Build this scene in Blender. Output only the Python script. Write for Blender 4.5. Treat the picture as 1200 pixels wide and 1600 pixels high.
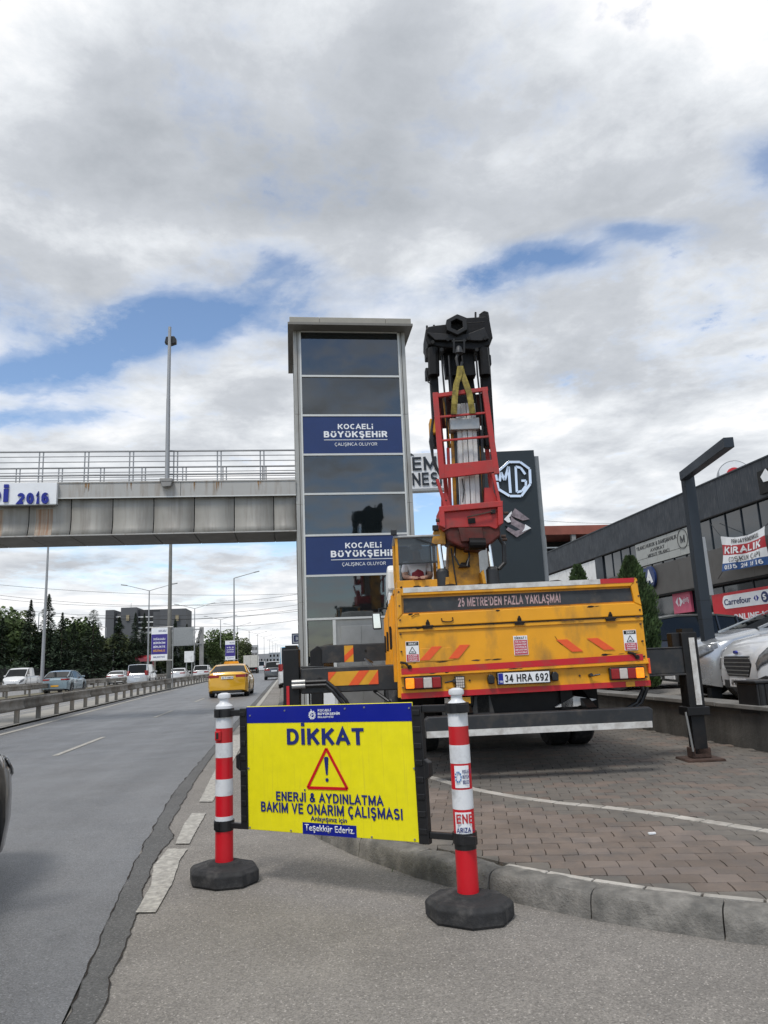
import bpy, bmesh, math, random
from mathutils import Vector, Matrix, noise as mnoise
R = math.radians
S = bpy.context.scene
for o in list(bpy.data.objects): bpy.data.objects.remove(o)
COL = S.collection
# ---------------------------------------------------------------- camera
EYE = Vector((0, 0, 1.3))
cd = bpy.data.cameras.new('camera'); cam = bpy.data.objects.new('camera', cd); COL.objects.link(cam)
cd.sensor_fit = 'VERTICAL'; cd.sensor_height = 36; cd.sensor_width = 27; cd.lens = 36*1155/1600
cd.clip_start = .05; cd.clip_end = 6000
CM = Matrix.Rotation(R(-7.45), 3, 'Z') @ Matrix.Rotation(math.pi/2+R(11.35), 3, 'X') @ Matrix.Rotation(R(-2.5), 3, 'Z')
cam.matrix_world = Matrix.Translation(EYE) @ CM.to_4x4()
S.camera = cam
S.render.resolution_x, S.render.resolution_y = 768, 1024
# ---------------------------------------------------------------- view, sky, sun
S.view_settings.view_transform = 'Standard'; S.view_settings.look = 'None'
S.view_settings.gamma = 1; S.view_settings.use_curve_mapping = False; S.view_settings.exposure = 0.12
SUN_EL, SUN_AZ = R(58), R(-150)      # high, behind the camera to the left
w = bpy.data.worlds.new('World'); S.world = w; w.use_nodes = True
nt = w.node_tree; nt.nodes.clear(); NN = nt.nodes.new; LK = nt.links.new
def wm(op, a, b=None, c=None):
    n = NN('ShaderNodeMath'); n.operation = op
    for i, x in enumerate((a, b, c)):
        if x is None: continue
        if isinstance(x, (int, float)): n.inputs[i].default_value = x
        else: LK(x, n.inputs[i])
    return n.outputs[0]
def wramp(x, stops):
    n = NN('ShaderNodeValToRGB'); LK(x, n.inputs[0]); e = n.color_ramp.elements
    while len(e) < len(stops): e.new(.5)
    for k, (p, c) in zip(e, stops): k.position = p; k.color = (*c, 1) if len(c) == 3 else c
    return n.outputs[0]
sky = NN('ShaderNodeTexSky'); sky.sky_type = 'NISHITA'; sky.sun_disc = False
sky.sun_elevation = SUN_EL; sky.sun_rotation = SUN_AZ; sky.air_density = 1.0; sky.dust_density = .3; sky.ozone_density = 2.2
tc = NN('ShaderNodeTexCoord'); sp = NN('ShaderNodeSeparateXYZ'); LK(tc.outputs['Generated'], sp.inputs[0])
dx, dy, dz = sp.outputs
zz = wm('ADD', wm('MAXIMUM', dz, 0.0), .13)
cx, cy = wm('DIVIDE', dx, zz), wm('DIVIDE', dy, zz)
cb = NN('ShaderNodeCombineXYZ'); LK(cx, cb.inputs[0]); LK(cy, cb.inputs[1])
def wnoise(scale, detail, rough, off=(0, 0, 0), dist=0.0):
    mp = NN('ShaderNodeMapping'); LK(cb.outputs[0], mp.inputs[0]); mp.inputs['Location'].default_value = off
    n = NN('ShaderNodeTexNoise'); LK(mp.outputs[0], n.inputs[0]); n.inputs['Scale'].default_value = scale
    n.inputs['Detail'].default_value = detail; n.inputs['Roughness'].default_value = rough; n.inputs['Distortion'].default_value = dist
    return n.outputs[0]
n1 = wnoise(2.1, 10, .58, (3.1, 1.7, 0), .25); n2 = wnoise(8.5, 9, .66, (0, 5, 2), .15); n3 = wnoise(1.15, 7, .52, (7.3, 2.2, 1), .4); n4 = wnoise(3.3, 8, .56, (1.3, 4.2, 6), .3)
cov = wm('ADD', wm('MULTIPLY', n1, .62), wm('MULTIPLY', n2, .42))
# breaks and thick parts of the cloud deck: (azimuth ratio x/y, elevation ratio z/y, widths, depth)
az, el = wm('DIVIDE', dx, wm('MAXIMUM', dy, .05)), wm('DIVIDE', dz, wm('MAXIMUM', dy, .05))
front = wm('GREATER_THAN', dy, .05)
def blobs(lst):
    hs = None
    for (a0, e0, sa, se, dpt) in lst:
        qa = wm('POWER', wm('DIVIDE', wm('SUBTRACT', az, a0), sa), 2); qe = wm('POWER', wm('DIVIDE', wm('SUBTRACT', el, e0), se), 2)
        g = wm('MULTIPLY', wm('POWER', 2.718, wm('MULTIPLY', wm('ADD', qa, qe), -.7)), dpt)
        hs = g if hs is None else wm('ADD', hs, g)
    return wm('MULTIPLY', hs, front)
holes = [(-.17, .485, .12, .045, .30), (-.33, .40, .09, .03, .24), (-.25, .44, .06, .03, .2), (.01, .575, .07, .03, .17), (.20, .53, .15, .045, .20), (.40, .605, .09, .028, .26), (.55, .655, .10, .026, .20), (.30, .565, .08, .03, .16),
         (-.36, .34, .12, .018, .22), (-.14, .185, .32, .028, .34), (.19, .20, .06, .05, .24), (-.10, .11, .3, .02, .10), (.70, .40, .12, .04, .10), (-.55, .50, .2, .05, .2), (.9, .8, .2, .06, .2)]
cov = wm('ADD', wm('SUBTRACT', cov, wm('MULTIPLY', blobs(holes), wm('SUBTRACT', wm('MULTIPLY', n2, 2.4), .22))), wm('ADD', .065, wm('MULTIPLY', wm('MAXIMUM', wm('MINIMUM', wm('MULTIPLY', dy, 2), 0), -1), .15)))
alpha = wramp(cov, [(.355, (.0, .0, .0)), (.41, (.20, .20, .20)), (.455, (.62, .62, .62)), (.53, (1, 1, 1))])
dark = [(-.05, .80, .45, .20, .19), (.45, .90, .30, .12, .17), (-.40, .56, .16, .07, .20), (.15, .68, .35, .06, .16), (-.42, 1.1, .12, .3, -.25), (.75, 1.25, .3, .3, -.30), (.05, .62, .10, .03, -.18), (-.22, .62, .12, .05, -.2),
        (.55, .42, .3, .05, .10), (-.2, .135, .3, .02, .12), (.30, .33, .2, .05, -.1), (.2, 1.3, .3, .15, .06)]
shade = wm('ADD', wm('ADD', wm('MULTIPLY', n3, .62), wm('SUBTRACT', wm('ADD', wm('MULTIPLY', n4, .62), wm('MULTIPLY', n2, wm('MULTIPLY', wm('MINIMUM', wm('MAXIMUM', dz, .05), .35), 1.0))), .22)), blobs(dark))
shade = wm('SUBTRACT', shade, wm('MULTIPLY', wm('SUBTRACT', 1, alpha), .22))
CK = 9.6
ccol = wramp(shade, [(.39, (1.02, 1.02, 1.03)), (.50, (.82, .85, .885)), (.66, (.58, .61, .655)), (1.0, (.36, .39, .43))])
cm = NN('ShaderNodeVectorMath'); cm.operation = 'SCALE'; LK(ccol, cm.inputs[0]); cm.inputs['Scale'].default_value = CK
sk2 = NN('ShaderNodeVectorMath'); sk2.operation = 'SCALE'; LK(sky.outputs[0], sk2.inputs[0]); sk2.inputs['Scale'].default_value = 1.6
mx = NN('ShaderNodeMix'); mx.data_type = 'RGBA'; LK(alpha, mx.inputs[0]); LK(sk2.outputs[0], mx.inputs[6]); LK(cm.outputs[0], mx.inputs[7])
bg = NN('ShaderNodeBackground'); bg.inputs[1].default_value = .10; LK(mx.outputs[2], bg.inputs[0])
wo = NN('ShaderNodeOutputWorld'); LK(bg.outputs[0], wo.inputs[0])
sd = bpy.data.lights.new('sun', 'SUN'); sd.energy = 2.0; sd.angle = R(14); sd.color = (1, .96, .90)
so = bpy.data.objects.new('sun', sd); COL.objects.link(so)
sv = Vector((math.sin(SUN_AZ)*math.cos(SUN_EL), math.cos(SUN_AZ)*math.cos(SUN_EL), math.sin(SUN_EL)))
so.rotation_euler = sv.to_track_quat('Z', 'Y').to_euler()
# ---------------------------------------------------------------- materials
MATS = {}
def mat(name, col, rough=.6, metal=0., var=.12, scale=3., bump=0., bscale=40., dirt=None, dirt_amt=.0, dscale=2., dstretch=(1, 1, 1), coat=0., emit=0., world=False, detail=6, spec=.5, rnd=0.):
    if name in MATS: return MATS[name]
    m = bpy.data.materials.new(name); m.use_nodes = True; t = m.node_tree; b = t.nodes['Principled BSDF']
    N = t.nodes.new; L = t.links.new
    if world: src = N('ShaderNodeNewGeometry').outputs['Position']
    else: src = N('ShaderNodeTexCoord').outputs['Object']
    def noise(sc, det=6, st=(1, 1, 1), off=0):
        mp = N('ShaderNodeMapping'); L(src, mp.inputs[0]); mp.inputs['Scale'].default_value = st; mp.inputs['Location'].default_value = (off, off*.7, off*.3)
        n = N('ShaderNodeTexNoise'); L(mp.outputs[0], n.inputs[0]); n.inputs['Scale'].default_value = sc; n.inputs['Detail'].default_value = det; n.inputs['Roughness'].default_value = .62
        return n.outputs[0]
    def mixc(f, a, c2):
        x = N('ShaderNodeMix'); x.data_type = 'RGBA'
        if isinstance(f, (int, float)): x.inputs[0].default_value = f
        else: L(f, x.inputs[0])
        for s, c in ((x.inputs[6], a), (x.inputs[7], c2)):
            if isinstance(c, tuple): s.default_value = (*c, 1)
            else: L(c, s)
        return x.outputs[2]
    def ramp(x, lo, hi):
        r = N('ShaderNodeMapRange'); L(x, r.inputs[0]); r.inputs[1].default_value = lo; r.inputs[2].default_value = hi; return r.outputs[0]
    lo = tuple(max(0, c*(1-var)) for c in col); hi = tuple(min(1, c*(1+var)) for c in col)
    c = mixc(ramp(noise(scale, detail), .3, .7), lo, hi)
    if rnd:
        oi = N('ShaderNodeObjectInfo'); hv = N('ShaderNodeHueSaturation'); L(c, hv.inputs['Color'])
        r = N('ShaderNodeMapRange'); L(oi.outputs['Random'], r.inputs[0]); r.inputs[3].default_value = 1-rnd; r.inputs[4].default_value = 1+rnd; L(r.outputs[0], hv.inputs['Value']); c = hv.outputs[0]
    if dirt is not None and dirt_amt > 0:
        f = ramp(noise(dscale, 8, dstretch, 4.3), .62-.25*dirt_amt, .80-.1*dirt_amt)
        c = mixc(f, c, dirt)
    L(c, b.inputs['Base Color'])
    rr = N('ShaderNodeMapRange'); L(noise(scale*2.3, 5, off=2.), rr.inputs[0]); rr.inputs[1].default_value = .3; rr.inputs[2].default_value = .7
    rr.inputs[3].default_value = max(.02, rough*.85); rr.inputs[4].default_value = min(1, rough*1.15); L(rr.outputs[0], b.inputs['Roughness'])
    b.inputs['Metallic'].default_value = metal; b.inputs['Specular IOR Level'].default_value = spec
    if coat: b.inputs['Coat Weight'].default_value = coat; b.inputs['Coat Roughness'].default_value = .06
    if emit: L(c, b.inputs['Emission Color']); b.inputs['Emission Strength'].default_value = emit
    if bump:
        bn = N('ShaderNodeBump'); bn.inputs['Strength'].default_value = min(1, bump); bn.inputs['Distance'].default_value = .01
        L(noise(bscale, 4, off=1.), bn.inputs['Height']); L(bn.outputs[0], b.inputs['Normal'])
    MATS[name] = m; return m
def asphalt(name, col, tint, rough, tracks=False):
    m = bpy.data.materials.new(name); m.use_nodes = True; t = m.node_tree; b = t.nodes['Principled BSDF']; N = t.nodes.new; L = t.links.new
    g = N('ShaderNodeNewGeometry')
    def noise(sc, det, rg=.6, st=(1, 1, 1)):
        mp = N('ShaderNodeMapping'); L(g.outputs['Position'], mp.inputs[0]); mp.inputs['Scale'].default_value = st
        n = N('ShaderNodeTexNoise'); L(mp.outputs[0], n.inputs[0]); n.inputs['Scale'].default_value = sc; n.inputs['Detail'].default_value = det; n.inputs['Roughness'].default_value = rg; return n.outputs[0]
    def rmp(x, a, b_, c=0, d=1):
        r = N('ShaderNodeMapRange'); L(x, r.inputs[0]); r.inputs[1].default_value = a; r.inputs[2].default_value = b_; r.inputs[3].default_value = c; r.inputs[4].default_value = d; return r.outputs[0]
    def mix(f, a, c, mode='MIX'):
        x = N('ShaderNodeMix'); x.data_type = 'RGBA'; x.blend_type = mode
        if isinstance(f, float): x.inputs[0].default_value = f
        else: L(f, x.inputs[0])
        for s, q in ((x.inputs[6], a), (x.inputs[7], c)):
            if isinstance(q, tuple): s.default_value = (*q, 1)
            else: L(q, s)
        return x.outputs[2]
    c = mix(rmp(noise(.55, 5), .3, .7), tuple(k*.88 for k in col), tuple(k*1.1 for k in col))
    c = mix(rmp(noise(2.2, 6, .7), .5, .8), c, tint)
    if tracks: c = mix(rmp(noise(.9, 4, .55, (1.6, .07, 1)), .35, .68), c, tuple(k*1.35 for k in col))
    c = mix(rmp(noise(.8, 8, .72), .47, .70, 0, .5), c, tuple(k*.68 for k in col)); c = mix(rmp(noise(3.1, 9, .75), .59, .72, 0, .55), c, tuple(k*.5 for k in col)); c = mix(rmp(noise(1.7, 9, .7, (1, .25, 1)), .60, .72, 0, .35), c, tuple(min(1, k*1.5) for k in col))      # stains
    vo = N('ShaderNodeTexVoronoi'); L(g.outputs['Position'], vo.inputs['Vector']); vo.inputs['Scale'].default_value = 150
    sp_ = N('ShaderNodeSeparateColor'); L(vo.outputs['Color'], sp_.inputs[0])
    agg = rmp(sp_.outputs[0], 0, 1, .72, 1.30)
    x = N('ShaderNodeMix'); x.data_type = 'RGBA'; x.blend_type = 'MULTIPLY'; x.inputs[0].default_value = 1
    L(c, x.inputs[6]); cc = N('ShaderNodeCombineColor'); [L(agg, cc.inputs[i]) for i in range(3)]; L(cc.outputs[0], x.inputs[7])
    peb = rmp(sp_.outputs[1], .955, .975)
    c2 = mix(peb, x.outputs[2], tuple(min(1, k*1.8) for k in col))
    L(c2, b.inputs['Base Color']); L(rmp(noise(1.2, 5), .3, .7, rough*.85, rough*1.15), b.inputs['Roughness'])
    bn = N('ShaderNodeBump'); bn.inputs['Strength'].default_value = .55; bn.inputs['Distance'].default_value = .006
    L(vo.outputs['Distance'], bn.inputs['Height']); L(bn.outputs[0], b.inputs['Normal'])
    MATS[name] = m; return m
def glass(name, tint, refl_rough=.03, clear=.25, body=(.015, .02, .022), ior=1.5):
    m = bpy.data.materials.new(name); m.use_nodes = True; t = m.node_tree; b = t.nodes['Principled BSDF']; N = t.nodes.new; L = t.links.new
    b.inputs['Base Color'].default_value = (*body, 1); b.inputs['Roughness'].default_value = refl_rough; b.inputs['IOR'].default_value = ior
    n = N('ShaderNodeTexNoise'); n.inputs['Scale'].default_value = .8; tcn = N('ShaderNodeTexCoord'); L(tcn.outputs['Object'], n.inputs[0])
    bn = N('ShaderNodeBump'); bn.inputs['Strength'].default_value = .12; bn.inputs['Distance'].default_value = .02; L(n.outputs[0], bn.inputs['Height']); L(bn.outputs[0], b.inputs['Normal'])
    tr = N('ShaderNodeBsdfTransparent'); tr.inputs[0].default_value = (*tint, 1)
    mxs = N('ShaderNodeMixShader'); mxs.inputs[0].default_value = clear
    L(b.outputs[0], mxs.inputs[1]); L(tr.outputs[0], mxs.inputs[2]); L(mxs.outputs[0], t.nodes['Material Output'].inputs[0])
    MATS[name] = m; return m
asph = asphalt('asphalt_road', (.138, .138, .140), (.170, .169, .168), .50, True)
asph2 = asphalt('asphalt_apron', (.215, .199, .179), (.258, .238, .213), .85)
asph3 = asphalt('asphalt_patch', (.112, .111, .108), (.14, .137, .132), .9)
asph4 = asphalt('asphalt_far', (.18, .176, .17), (.21, .206, .2), .7, True)
paint = mat('road_paint', (.47, .45, .40), .8, var=.22, scale=12, dirt=(.24, .225, .205), dirt_amt=1.0, dscale=26, world=True, bump=.3, bscale=120)
kerbm = mat('kerb_concrete', (.225, .212, .190), .92, var=.35, scale=9, dirt=(.095, .092, .084), dirt_amt=1.0, dscale=7, bump=1., bscale=70, world=True)
sandm = mat('joint_sand', (.075, .066, .055), .95, var=.3, scale=8, world=True)
pav_red = mat('paver_red', (.170, .134, .110), .85, var=.22, scale=2.2, dirt=(.12, .105, .095), dirt_amt=.7, dscale=5, bump=.6, bscale=130, world=True, rnd=.08)
pav_grey = mat('paver_grey', (.150, .135, .117), .88, var=.2, scale=2.2, dirt=(.10, .095, .088), dirt_amt=.6, dscale=5, bump=.5, bscale=130, world=True, rnd=.08)
pav_red2 = mat('paver_red_light', (.190, .153, .129), .85, var=.2, scale=2.2, dirt=(.14, .12, .11), dirt_amt=.6, dscale=5, bump=.5, bscale=130, world=True)
pav_white = mat('paver_white', (.42, .395, .355), .85, var=.15, scale=4, dirt=(.25, .23, .2), dirt_amt=.6, dscale=6, bump=.5, bscale=130, world=True, rnd=.1)
wallc = mat('wall_concrete', (.10, .096, .088), .92, var=.35, scale=2.5, dirt=(.05, .048, .045), dirt_amt=.9, dscale=2.2, dstretch=(1.5, 1.5, .35), bump=.7, bscale=30, world=True)
copem = mat('coping_stone', (.19, .185, .175), .9, var=.25, scale=3, dirt=(.1, .1, .09), dirt_amt=.6, world=True, bump=.5)
groundm = mat('ground_earth', (.10, .105, .075), .95, var=.4, scale=.4, world=True)
yel = mat('truck_yellow', (.78, .34, .004), .45, var=.10, scale=1.6, dirt=(.33, .17, .03), dirt_amt=.42, dscale=3.4, dstretch=(1, 1, .45), bump=.12, bscale=6, coat=.08)
yel2 = mat('crane_yellow', (.60, .28, .012), .5, var=.2, scale=3, dirt=(.10, .06, .03), dirt_amt=.8, dscale=4)
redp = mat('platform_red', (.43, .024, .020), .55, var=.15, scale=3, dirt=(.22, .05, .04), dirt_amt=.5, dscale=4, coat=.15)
redd = mat('platform_shaded_red', (.10, .014, .009), .7, var=.4, scale=5, dirt=(.05, .025, .018), dirt_amt=.8, dscale=6)  # platform red with the underside's shade put into the colour, brown rust blotches over
reds = mat('stripe_red', (.52, .010, .018), .45, var=.12, scale=3, dirt=(.3, .05, .04), dirt_amt=.5, dscale=6)
ored = mat('reflector_orange_red', (.80, .10, .02), .35, var=.06, scale=30)
oyel = mat('reflector_yellow', (.72, .36, .02), .4, var=.1, scale=8, dirt=(.4, .2, .03), dirt_amt=.3)
whr = mat('reflector_white', (.62, .61, .58), .5, var=.12, scale=8, dirt=(.33, .3, .27), dirt_amt=.7, dscale=9)
black = mat('black_steel', (.009, .009, .0095), .5, var=.4, scale=5, dirt=(.022, .018, .016), dirt_amt=.4, dscale=5, spec=.35)
blackg = mat('black_grease', (.005, .0045, .0045), .5, var=.5, scale=8, spec=.25)
dgrey = mat('dark_grey_paint', (.021, .023, .026), .5, var=.25, scale=4, dirt=(.07, .06, .05), dirt_amt=.5, dscale=5)
rubber = mat('rubber', (.022, .022, .023), .85, var=.3, scale=10, dirt=(.09, .085, .08), dirt_amt=.5, dscale=8, bump=.4, bscale=60)
seam = mat('grime_seam', (.02, .014, .01), .9, var=.5, scale=20)
rust = mat('rust', (.065, .038, .028), .9, var=.4, scale=9, bump=.4)
steel = mat('steel_galvanised', (.36, .36, .35), .45, .7, var=.15, scale=6)
chrome = mat('chrome', (.75, .75, .76), .12, 1., var=.04)
alu = mat('aluminium_cladding', (.36, .355, .33), .45, .25, var=.07, scale=1.5, dirt=(.22, .20, .17), dirt_amt=.5, dscale=1.6, dstretch=(2, 2, .3))
aluw = mat('aluminium_frame', (.58, .58, .55), .4, .2, var=.06)
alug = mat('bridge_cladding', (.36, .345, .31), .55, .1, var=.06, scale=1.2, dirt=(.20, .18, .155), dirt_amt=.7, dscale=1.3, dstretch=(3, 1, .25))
alug2 = mat('bridge_edge', (.40, .39, .365), .5, .1, var=.07, scale=1.2, dirt=(.25, .2, .15), dirt_amt=.5, dscale=2, dstretch=(3, 1, .3))
rustm = mat('rust_streak', (.26, .155, .075), .8, var=.35, scale=9)
ruststain = mat('rust_stain', (.33, .29, .235), .7, var=.1, scale=6, dirt=(.25, .10, .03), dirt_amt=1.0, dscale=5, dstretch=(6, 1, .12))
roofm = mat('tower_roof', (.17, .16, .14), .5, .3, var=.1, scale=2)
blue = mat('panel_blue', (.009, .028, .118), .4, var=.1, scale=1.5)
bluesign = mat('sign_blue', (.004, .012, .25), .35, var=.08, scale=2)
yelsign = mat('sign_yellow', (.86, .765, .010), .38, var=.05, scale=14, dirt=(.70, .61, .03), dirt_amt=.25, dscale=5, dstretch=(9, 1, .4))
txtblue = mat('text_blue', (.012, .022, .16), .5, var=.05)
white = mat('white_paint', (.78, .78, .76), .45, var=.05, scale=3, dirt=(.5, .48, .45), dirt_amt=.3)
whitet = mat('white_lettering', (.80, .81, .82), .5, var=.04)
pinkt = mat('faded_lettering', (.48, .33, .33), .6, var=.12, scale=14, dirt=(.15, .1, .1), dirt_amt=.5, dscale=16)
postred = mat('post_red', (.60, .008, .018), .35, var=.06, scale=4, dirt=(.40, .02, .02), dirt_amt=.4)
postwhite = mat('post_white', (.70, .71, .72), .35, var=.06, scale=6, dirt=(.45, .45, .45), dirt_amt=.4, dscale=10)
blackp = mat('black_plastic', (.012, .012, .013), .4, var=.3, scale=8)
anth = mat('anthracite_cladding', (.021, .028, .037), .45, .2, var=.12, scale=.8)
anth2 = mat('pylon_grey', (.018, .026, .031), .45, .2, var=.05, scale=.8)
stainm = mat('lime_streaks', (.020, .026, .035), .6, var=.12, scale=.8, dirt=(.12, .12, .12), dirt_amt=.35, dscale=3., dstretch=(1, 9, .55))
bandm = mat('facade_band', (.088, .083, .077), .6, var=.08, scale=.7)
concm = mat('concrete_grey', (.25, .245, .235), .9, var=.2, scale=1)
polem = mat('lamp_pole_steel', (.33, .335, .34), .5, .4, var=.08, scale=1.5)
concp = mat('concrete_pole', (.19, .185, .165), .8, var=.2, scale=1.5)
railm = mat('guardrail_steel', (.22, .205, .18), .65, .3, var=.25, scale=1.2, dirt=(.12, .09, .065), dirt_amt=.7, dscale=2.4)
brickr = mat('far_brick', (.26, .085, .06), .9, var=.25, scale=.6)
slingm = mat('sling_yellow', (.30, .235, .05), .9, var=.35, scale=12, dirt=(.10, .08, .03), dirt_amt=.8, dscale=10)
skin = mat('skin', (.42, .24, .17), .6, var=.05); vest = mat('vest_red', (.25, .02, .03), .8, var=.2); shirt = mat('shirt_white', (.65, .66, .7), .8, var=.05)
leafd = mat('foliage_dark', (.020, .038, .016), .9, var=.55, scale=1.6, world=True); leafm = mat('foliage_mid', (.055, .085, .022), .9, var=.5, scale=.5, world=True)
leafc = mat('foliage_cypress', (.045, .080, .022), .9, var=.55, scale=5, world=True); bark = mat('bark', (.07, .055, .04), .95, var=.3)
tglass = glass('tower_glass', (.45, .5, .5), .03, .42, (.012, .017, .019), 2.5)
cglass = glass('car_glass', (.2, .22, .22), .02, .12, (.006, .008, .009), 1.42)
fglass = glass('facade_glass', (.3, .35, .35), .05, .06, (.016, .026, .034), 1.7)
kglass = glass('cabin_glass', (.62, .66, .68), .15, .55, (.10, .11, .12))
darkin = mat('dark_interior', (.012, .012, .012), .9)
lampr = mat('tail_red', (.28, .006, .012), .15, coat=.8, var=.05, scale=40); lampw = mat('lamp_clear', (.55, .50, .46), .15, coat=.8, var=.1, scale=40)
lampo = mat('lamp_amber_lit', (1., .24, .008), .3, var=.25, scale=40, emit=.75); hl = mat('headlight_glass', (.14, .145, .15), .12, .1, var=.6, scale=18, coat=.7)
pinkm = mat('sign_pink', (.55, .10, .17), .5); carr = mat('market_red', (.55, .015, .025), .45, var=.05)
# ---------------------------------------------------------------- geometry helpers
class MB:
    def __init__(s): s.v = []; s.f = []; s.m = []
    def add(s, vs, fs, mi=0):
        o = len(s.v); s.v += [tuple(p) for p in vs]; s.f += [tuple(i+o for i in f) for f in fs]; s.m += [mi]*len(fs); return s
    def box(s, x0, x1, y0, y1, z0, z1, mi=0):
        if x0 > x1: x0, x1 = x1, x0
        if y0 > y1: y0, y1 = y1, y0
        if z0 > z1: z0, z1 = z1, z0
        return s.add([(x0, y0, z0), (x1, y0, z0), (x1, y1, z0), (x0, y1, z0), (x0, y0, z1), (x1, y0, z1), (x1, y1, z1), (x0, y1, z1)],
                     [(3, 2, 1, 0), (4, 5, 6, 7), (0, 1, 5, 4), (1, 2, 6, 5), (2, 3, 7, 6), (3, 0, 4, 7)], mi)
    def prism(s, pts, a, b, axis='y', mi=0):   # outline in the two other axes, extruded a..b
        f = {'y': lambda p, t: (p[0], t, p[1]), 'x': lambda p, t: (t, p[0], p[1]), 'z': lambda p, t: (p[0], p[1], t)}[axis]
        ar = sum(pts[i][0]*pts[(i+1) % len(pts)][1]-pts[(i+1) % len(pts)][0]*pts[i][1] for i in range(len(pts)))
        if ar < 0: pts = pts[::-1]
        n = len(pts); vs = [f(p, a) for p in pts]+[f(p, b) for p in pts]
        fs = [tuple(range(n)), tuple(range(2*n-1, n-1, -1))]+[(i, i+n, (i+1) % n+n, (i+1) % n) for i in range(n)]
        if (axis == 'y') != (a < b): pass
        return s.add(vs, fs, mi)
    def cyl(s, p0, p1, r0, r1=None, n=12, mi=0, caps=True):
        r1 = r0 if r1 is None else r1; p0 = Vector(p0); p1 = Vector(p1); d = (p1-p0).normalized()
        u = d.orthogonal().normalized(); w_ = d.cross(u)
        vs = [p+(u*math.cos(2*math.pi*i/n)+w_*math.sin(2*math.pi*i/n))*r for p, r in ((p0, r0), (p1, r1)) for i in range(n)]
        fs = [(i, (i+1) % n, (i+1) % n+n, i+n) for i in range(n)]
        if caps: fs += [tuple(range(n-1, -1, -1)), tuple(range(n, 2*n))]
        return s.add(vs, fs, mi)
    def tube(s, path, r, n=8, mi=0):
        path = [Vector(p) for p in path]; k = len(path); vs = []; u = None
        rr = r if isinstance(r, (list, tuple)) else [r]*k
        for i, p in enumerate(path):
            d = (path[min(i+1, k-1)]-path[max(i-1, 0)]).normalized()
            u = d.orthogonal().normalized() if u is None else (u-d*u.dot(d)).normalized()
            w_ = d.cross(u)
            vs += [p+(u*math.cos(2*math.pi*j/n)+w_*math.sin(2*math.pi*j/n))*rr[i] for j in range(n)]
        fs = [(i*n+j, i*n+(j+1) % n, (i+1)*n+(j+1) % n, (i+1)*n+j) for i in range(k-1) for j in range(n)]
        fs += [tuple(range(n-1, -1, -1)), tuple(range((k-1)*n, k*n))]
        return s.add(vs, fs, mi)
    def beam(s, p0, p1, wx, wz, mi=0, up=(0, 0, 1)):   # rectangular bar between two points
        p0 = Vector(p0); p1 = Vector(p1); d = (p1-p0).normalized(); up = Vector(up)
        if abs(d.dot(up)) > .98: up = Vector((0, 1, 0))
        a = d.cross(up).normalized(); b = a.cross(d)
        vs = [p+a*sx*wx/2+b*sz*wz/2 for p in (p0, p1) for sx, sz in ((-1, -1), (1, -1), (1, 1), (-1, 1))]
        return s.add(vs, [(3, 2, 1, 0), (4, 5, 6, 7), (0, 1, 5, 4), (1, 2, 6, 5), (2, 3, 7, 6), (3, 0, 4, 7)], mi)
    def lathe(s, prof, c=(0, 0, 0), n=24, mi=0):
        vs = [(c[0]+r*math.cos(2*math.pi*j/n), c[1]+r*math.sin(2*math.pi*j/n), c[2]+z) for r, z in prof for j in range(n)]
        fs = [(i*n+j, i*n+(j+1) % n, (i+1)*n+(j+1) % n, (i+1)*n+j) for i in range(len(prof)-1) for j in range(n)]
        fs += [tuple(range(n-1, -1, -1)), tuple(range((len(prof)-1)*n, len(prof)*n))]
        return s.add(vs, fs, mi)
    def mesh(s, name, mats, smooth=False, fix=True):
        me = bpy.data.meshes.new(name); me.from_pydata(s.v, [], s.f)
        for m in (mats if isinstance(mats, (list, tuple)) else [mats]): me.materials.append(m)
        if len(me.materials) > 1: me.polygons.foreach_set('material_index', s.m)
        if fix:
            b = bmesh.new(); b.from_mesh(me); bmesh.ops.recalc_face_normals(b, faces=b.faces); b.to_mesh(me); b.free()
        if smooth:
            me.polygons.foreach_set('use_smooth', [True]*len(me.polygons)); me.set_sharp_from_angle(angle=R(38))
        me.update(); return me
    def build(s, name, mats, parent=None, smooth=False, bevel=0, fix=True):
        o = bpy.data.objects.new(name, s.mesh(name, mats, smooth, fix)); COL.objects.link(o)
        if parent: o.parent = parent
        if bevel:
            md = o.modifiers.new('bevel', 'BEVEL'); md.width = bevel; md.segments = 2; md.limit_method = 'ANGLE'; md.angle_limit = R(40)
        return o
def BX(*a): return MB().box(*a)
def tag(o, label=None, cat=None, group=None, kind=None):
    if label: o['label'] = label
    if cat: o['category'] = cat
    if group: o['group'] = group
    if kind: o['kind'] = kind
    return o
def thing(name, label, cat, loc=(0, 0, 0), rz=0, group=None):
    o = bpy.data.objects.new(name, None); o.empty_display_size = .2; COL.objects.link(o); o.location = loc; o.rotation_euler = (0, 0, rz)
    return tag(o, label, cat, group)
def copy_tree(o, parent=None, kids=None):
    c = o.copy(); COL.objects.link(c)
    if parent: c.parent = parent
    for ch in [k for k in ALLKIDS(o)]: copy_tree(ch, c)
    return c
def ALLKIDS(o): return list(o.children)
def struct(name, mb, m, **k): return tag(mb.build(name, m, **k), kind='structure')
def _arc(cx, cy, rx, ry, a0, a1, n=10): return [(cx+rx*math.cos(R(a0+(a1-a0)*k/n)), cy+ry*math.sin(R(a0+(a1-a0)*k/n))) for k in range(n+1)]
_O = [_arc(.5, .5, .5, .5, 90, 450, 22)]
_C = [_arc(.5, .5, .5, .5, 48, 312, 16)]
_S = [_arc(.5, .755, .46, .245, 25, 255, 12)+_arc(.5, .255, .5, .255, 75, -155, 12)]
_U = [[(0, 1)]+_arc(.5, .36, .5, .36, 180, 360, 12)+[(1, 1)]]
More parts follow.
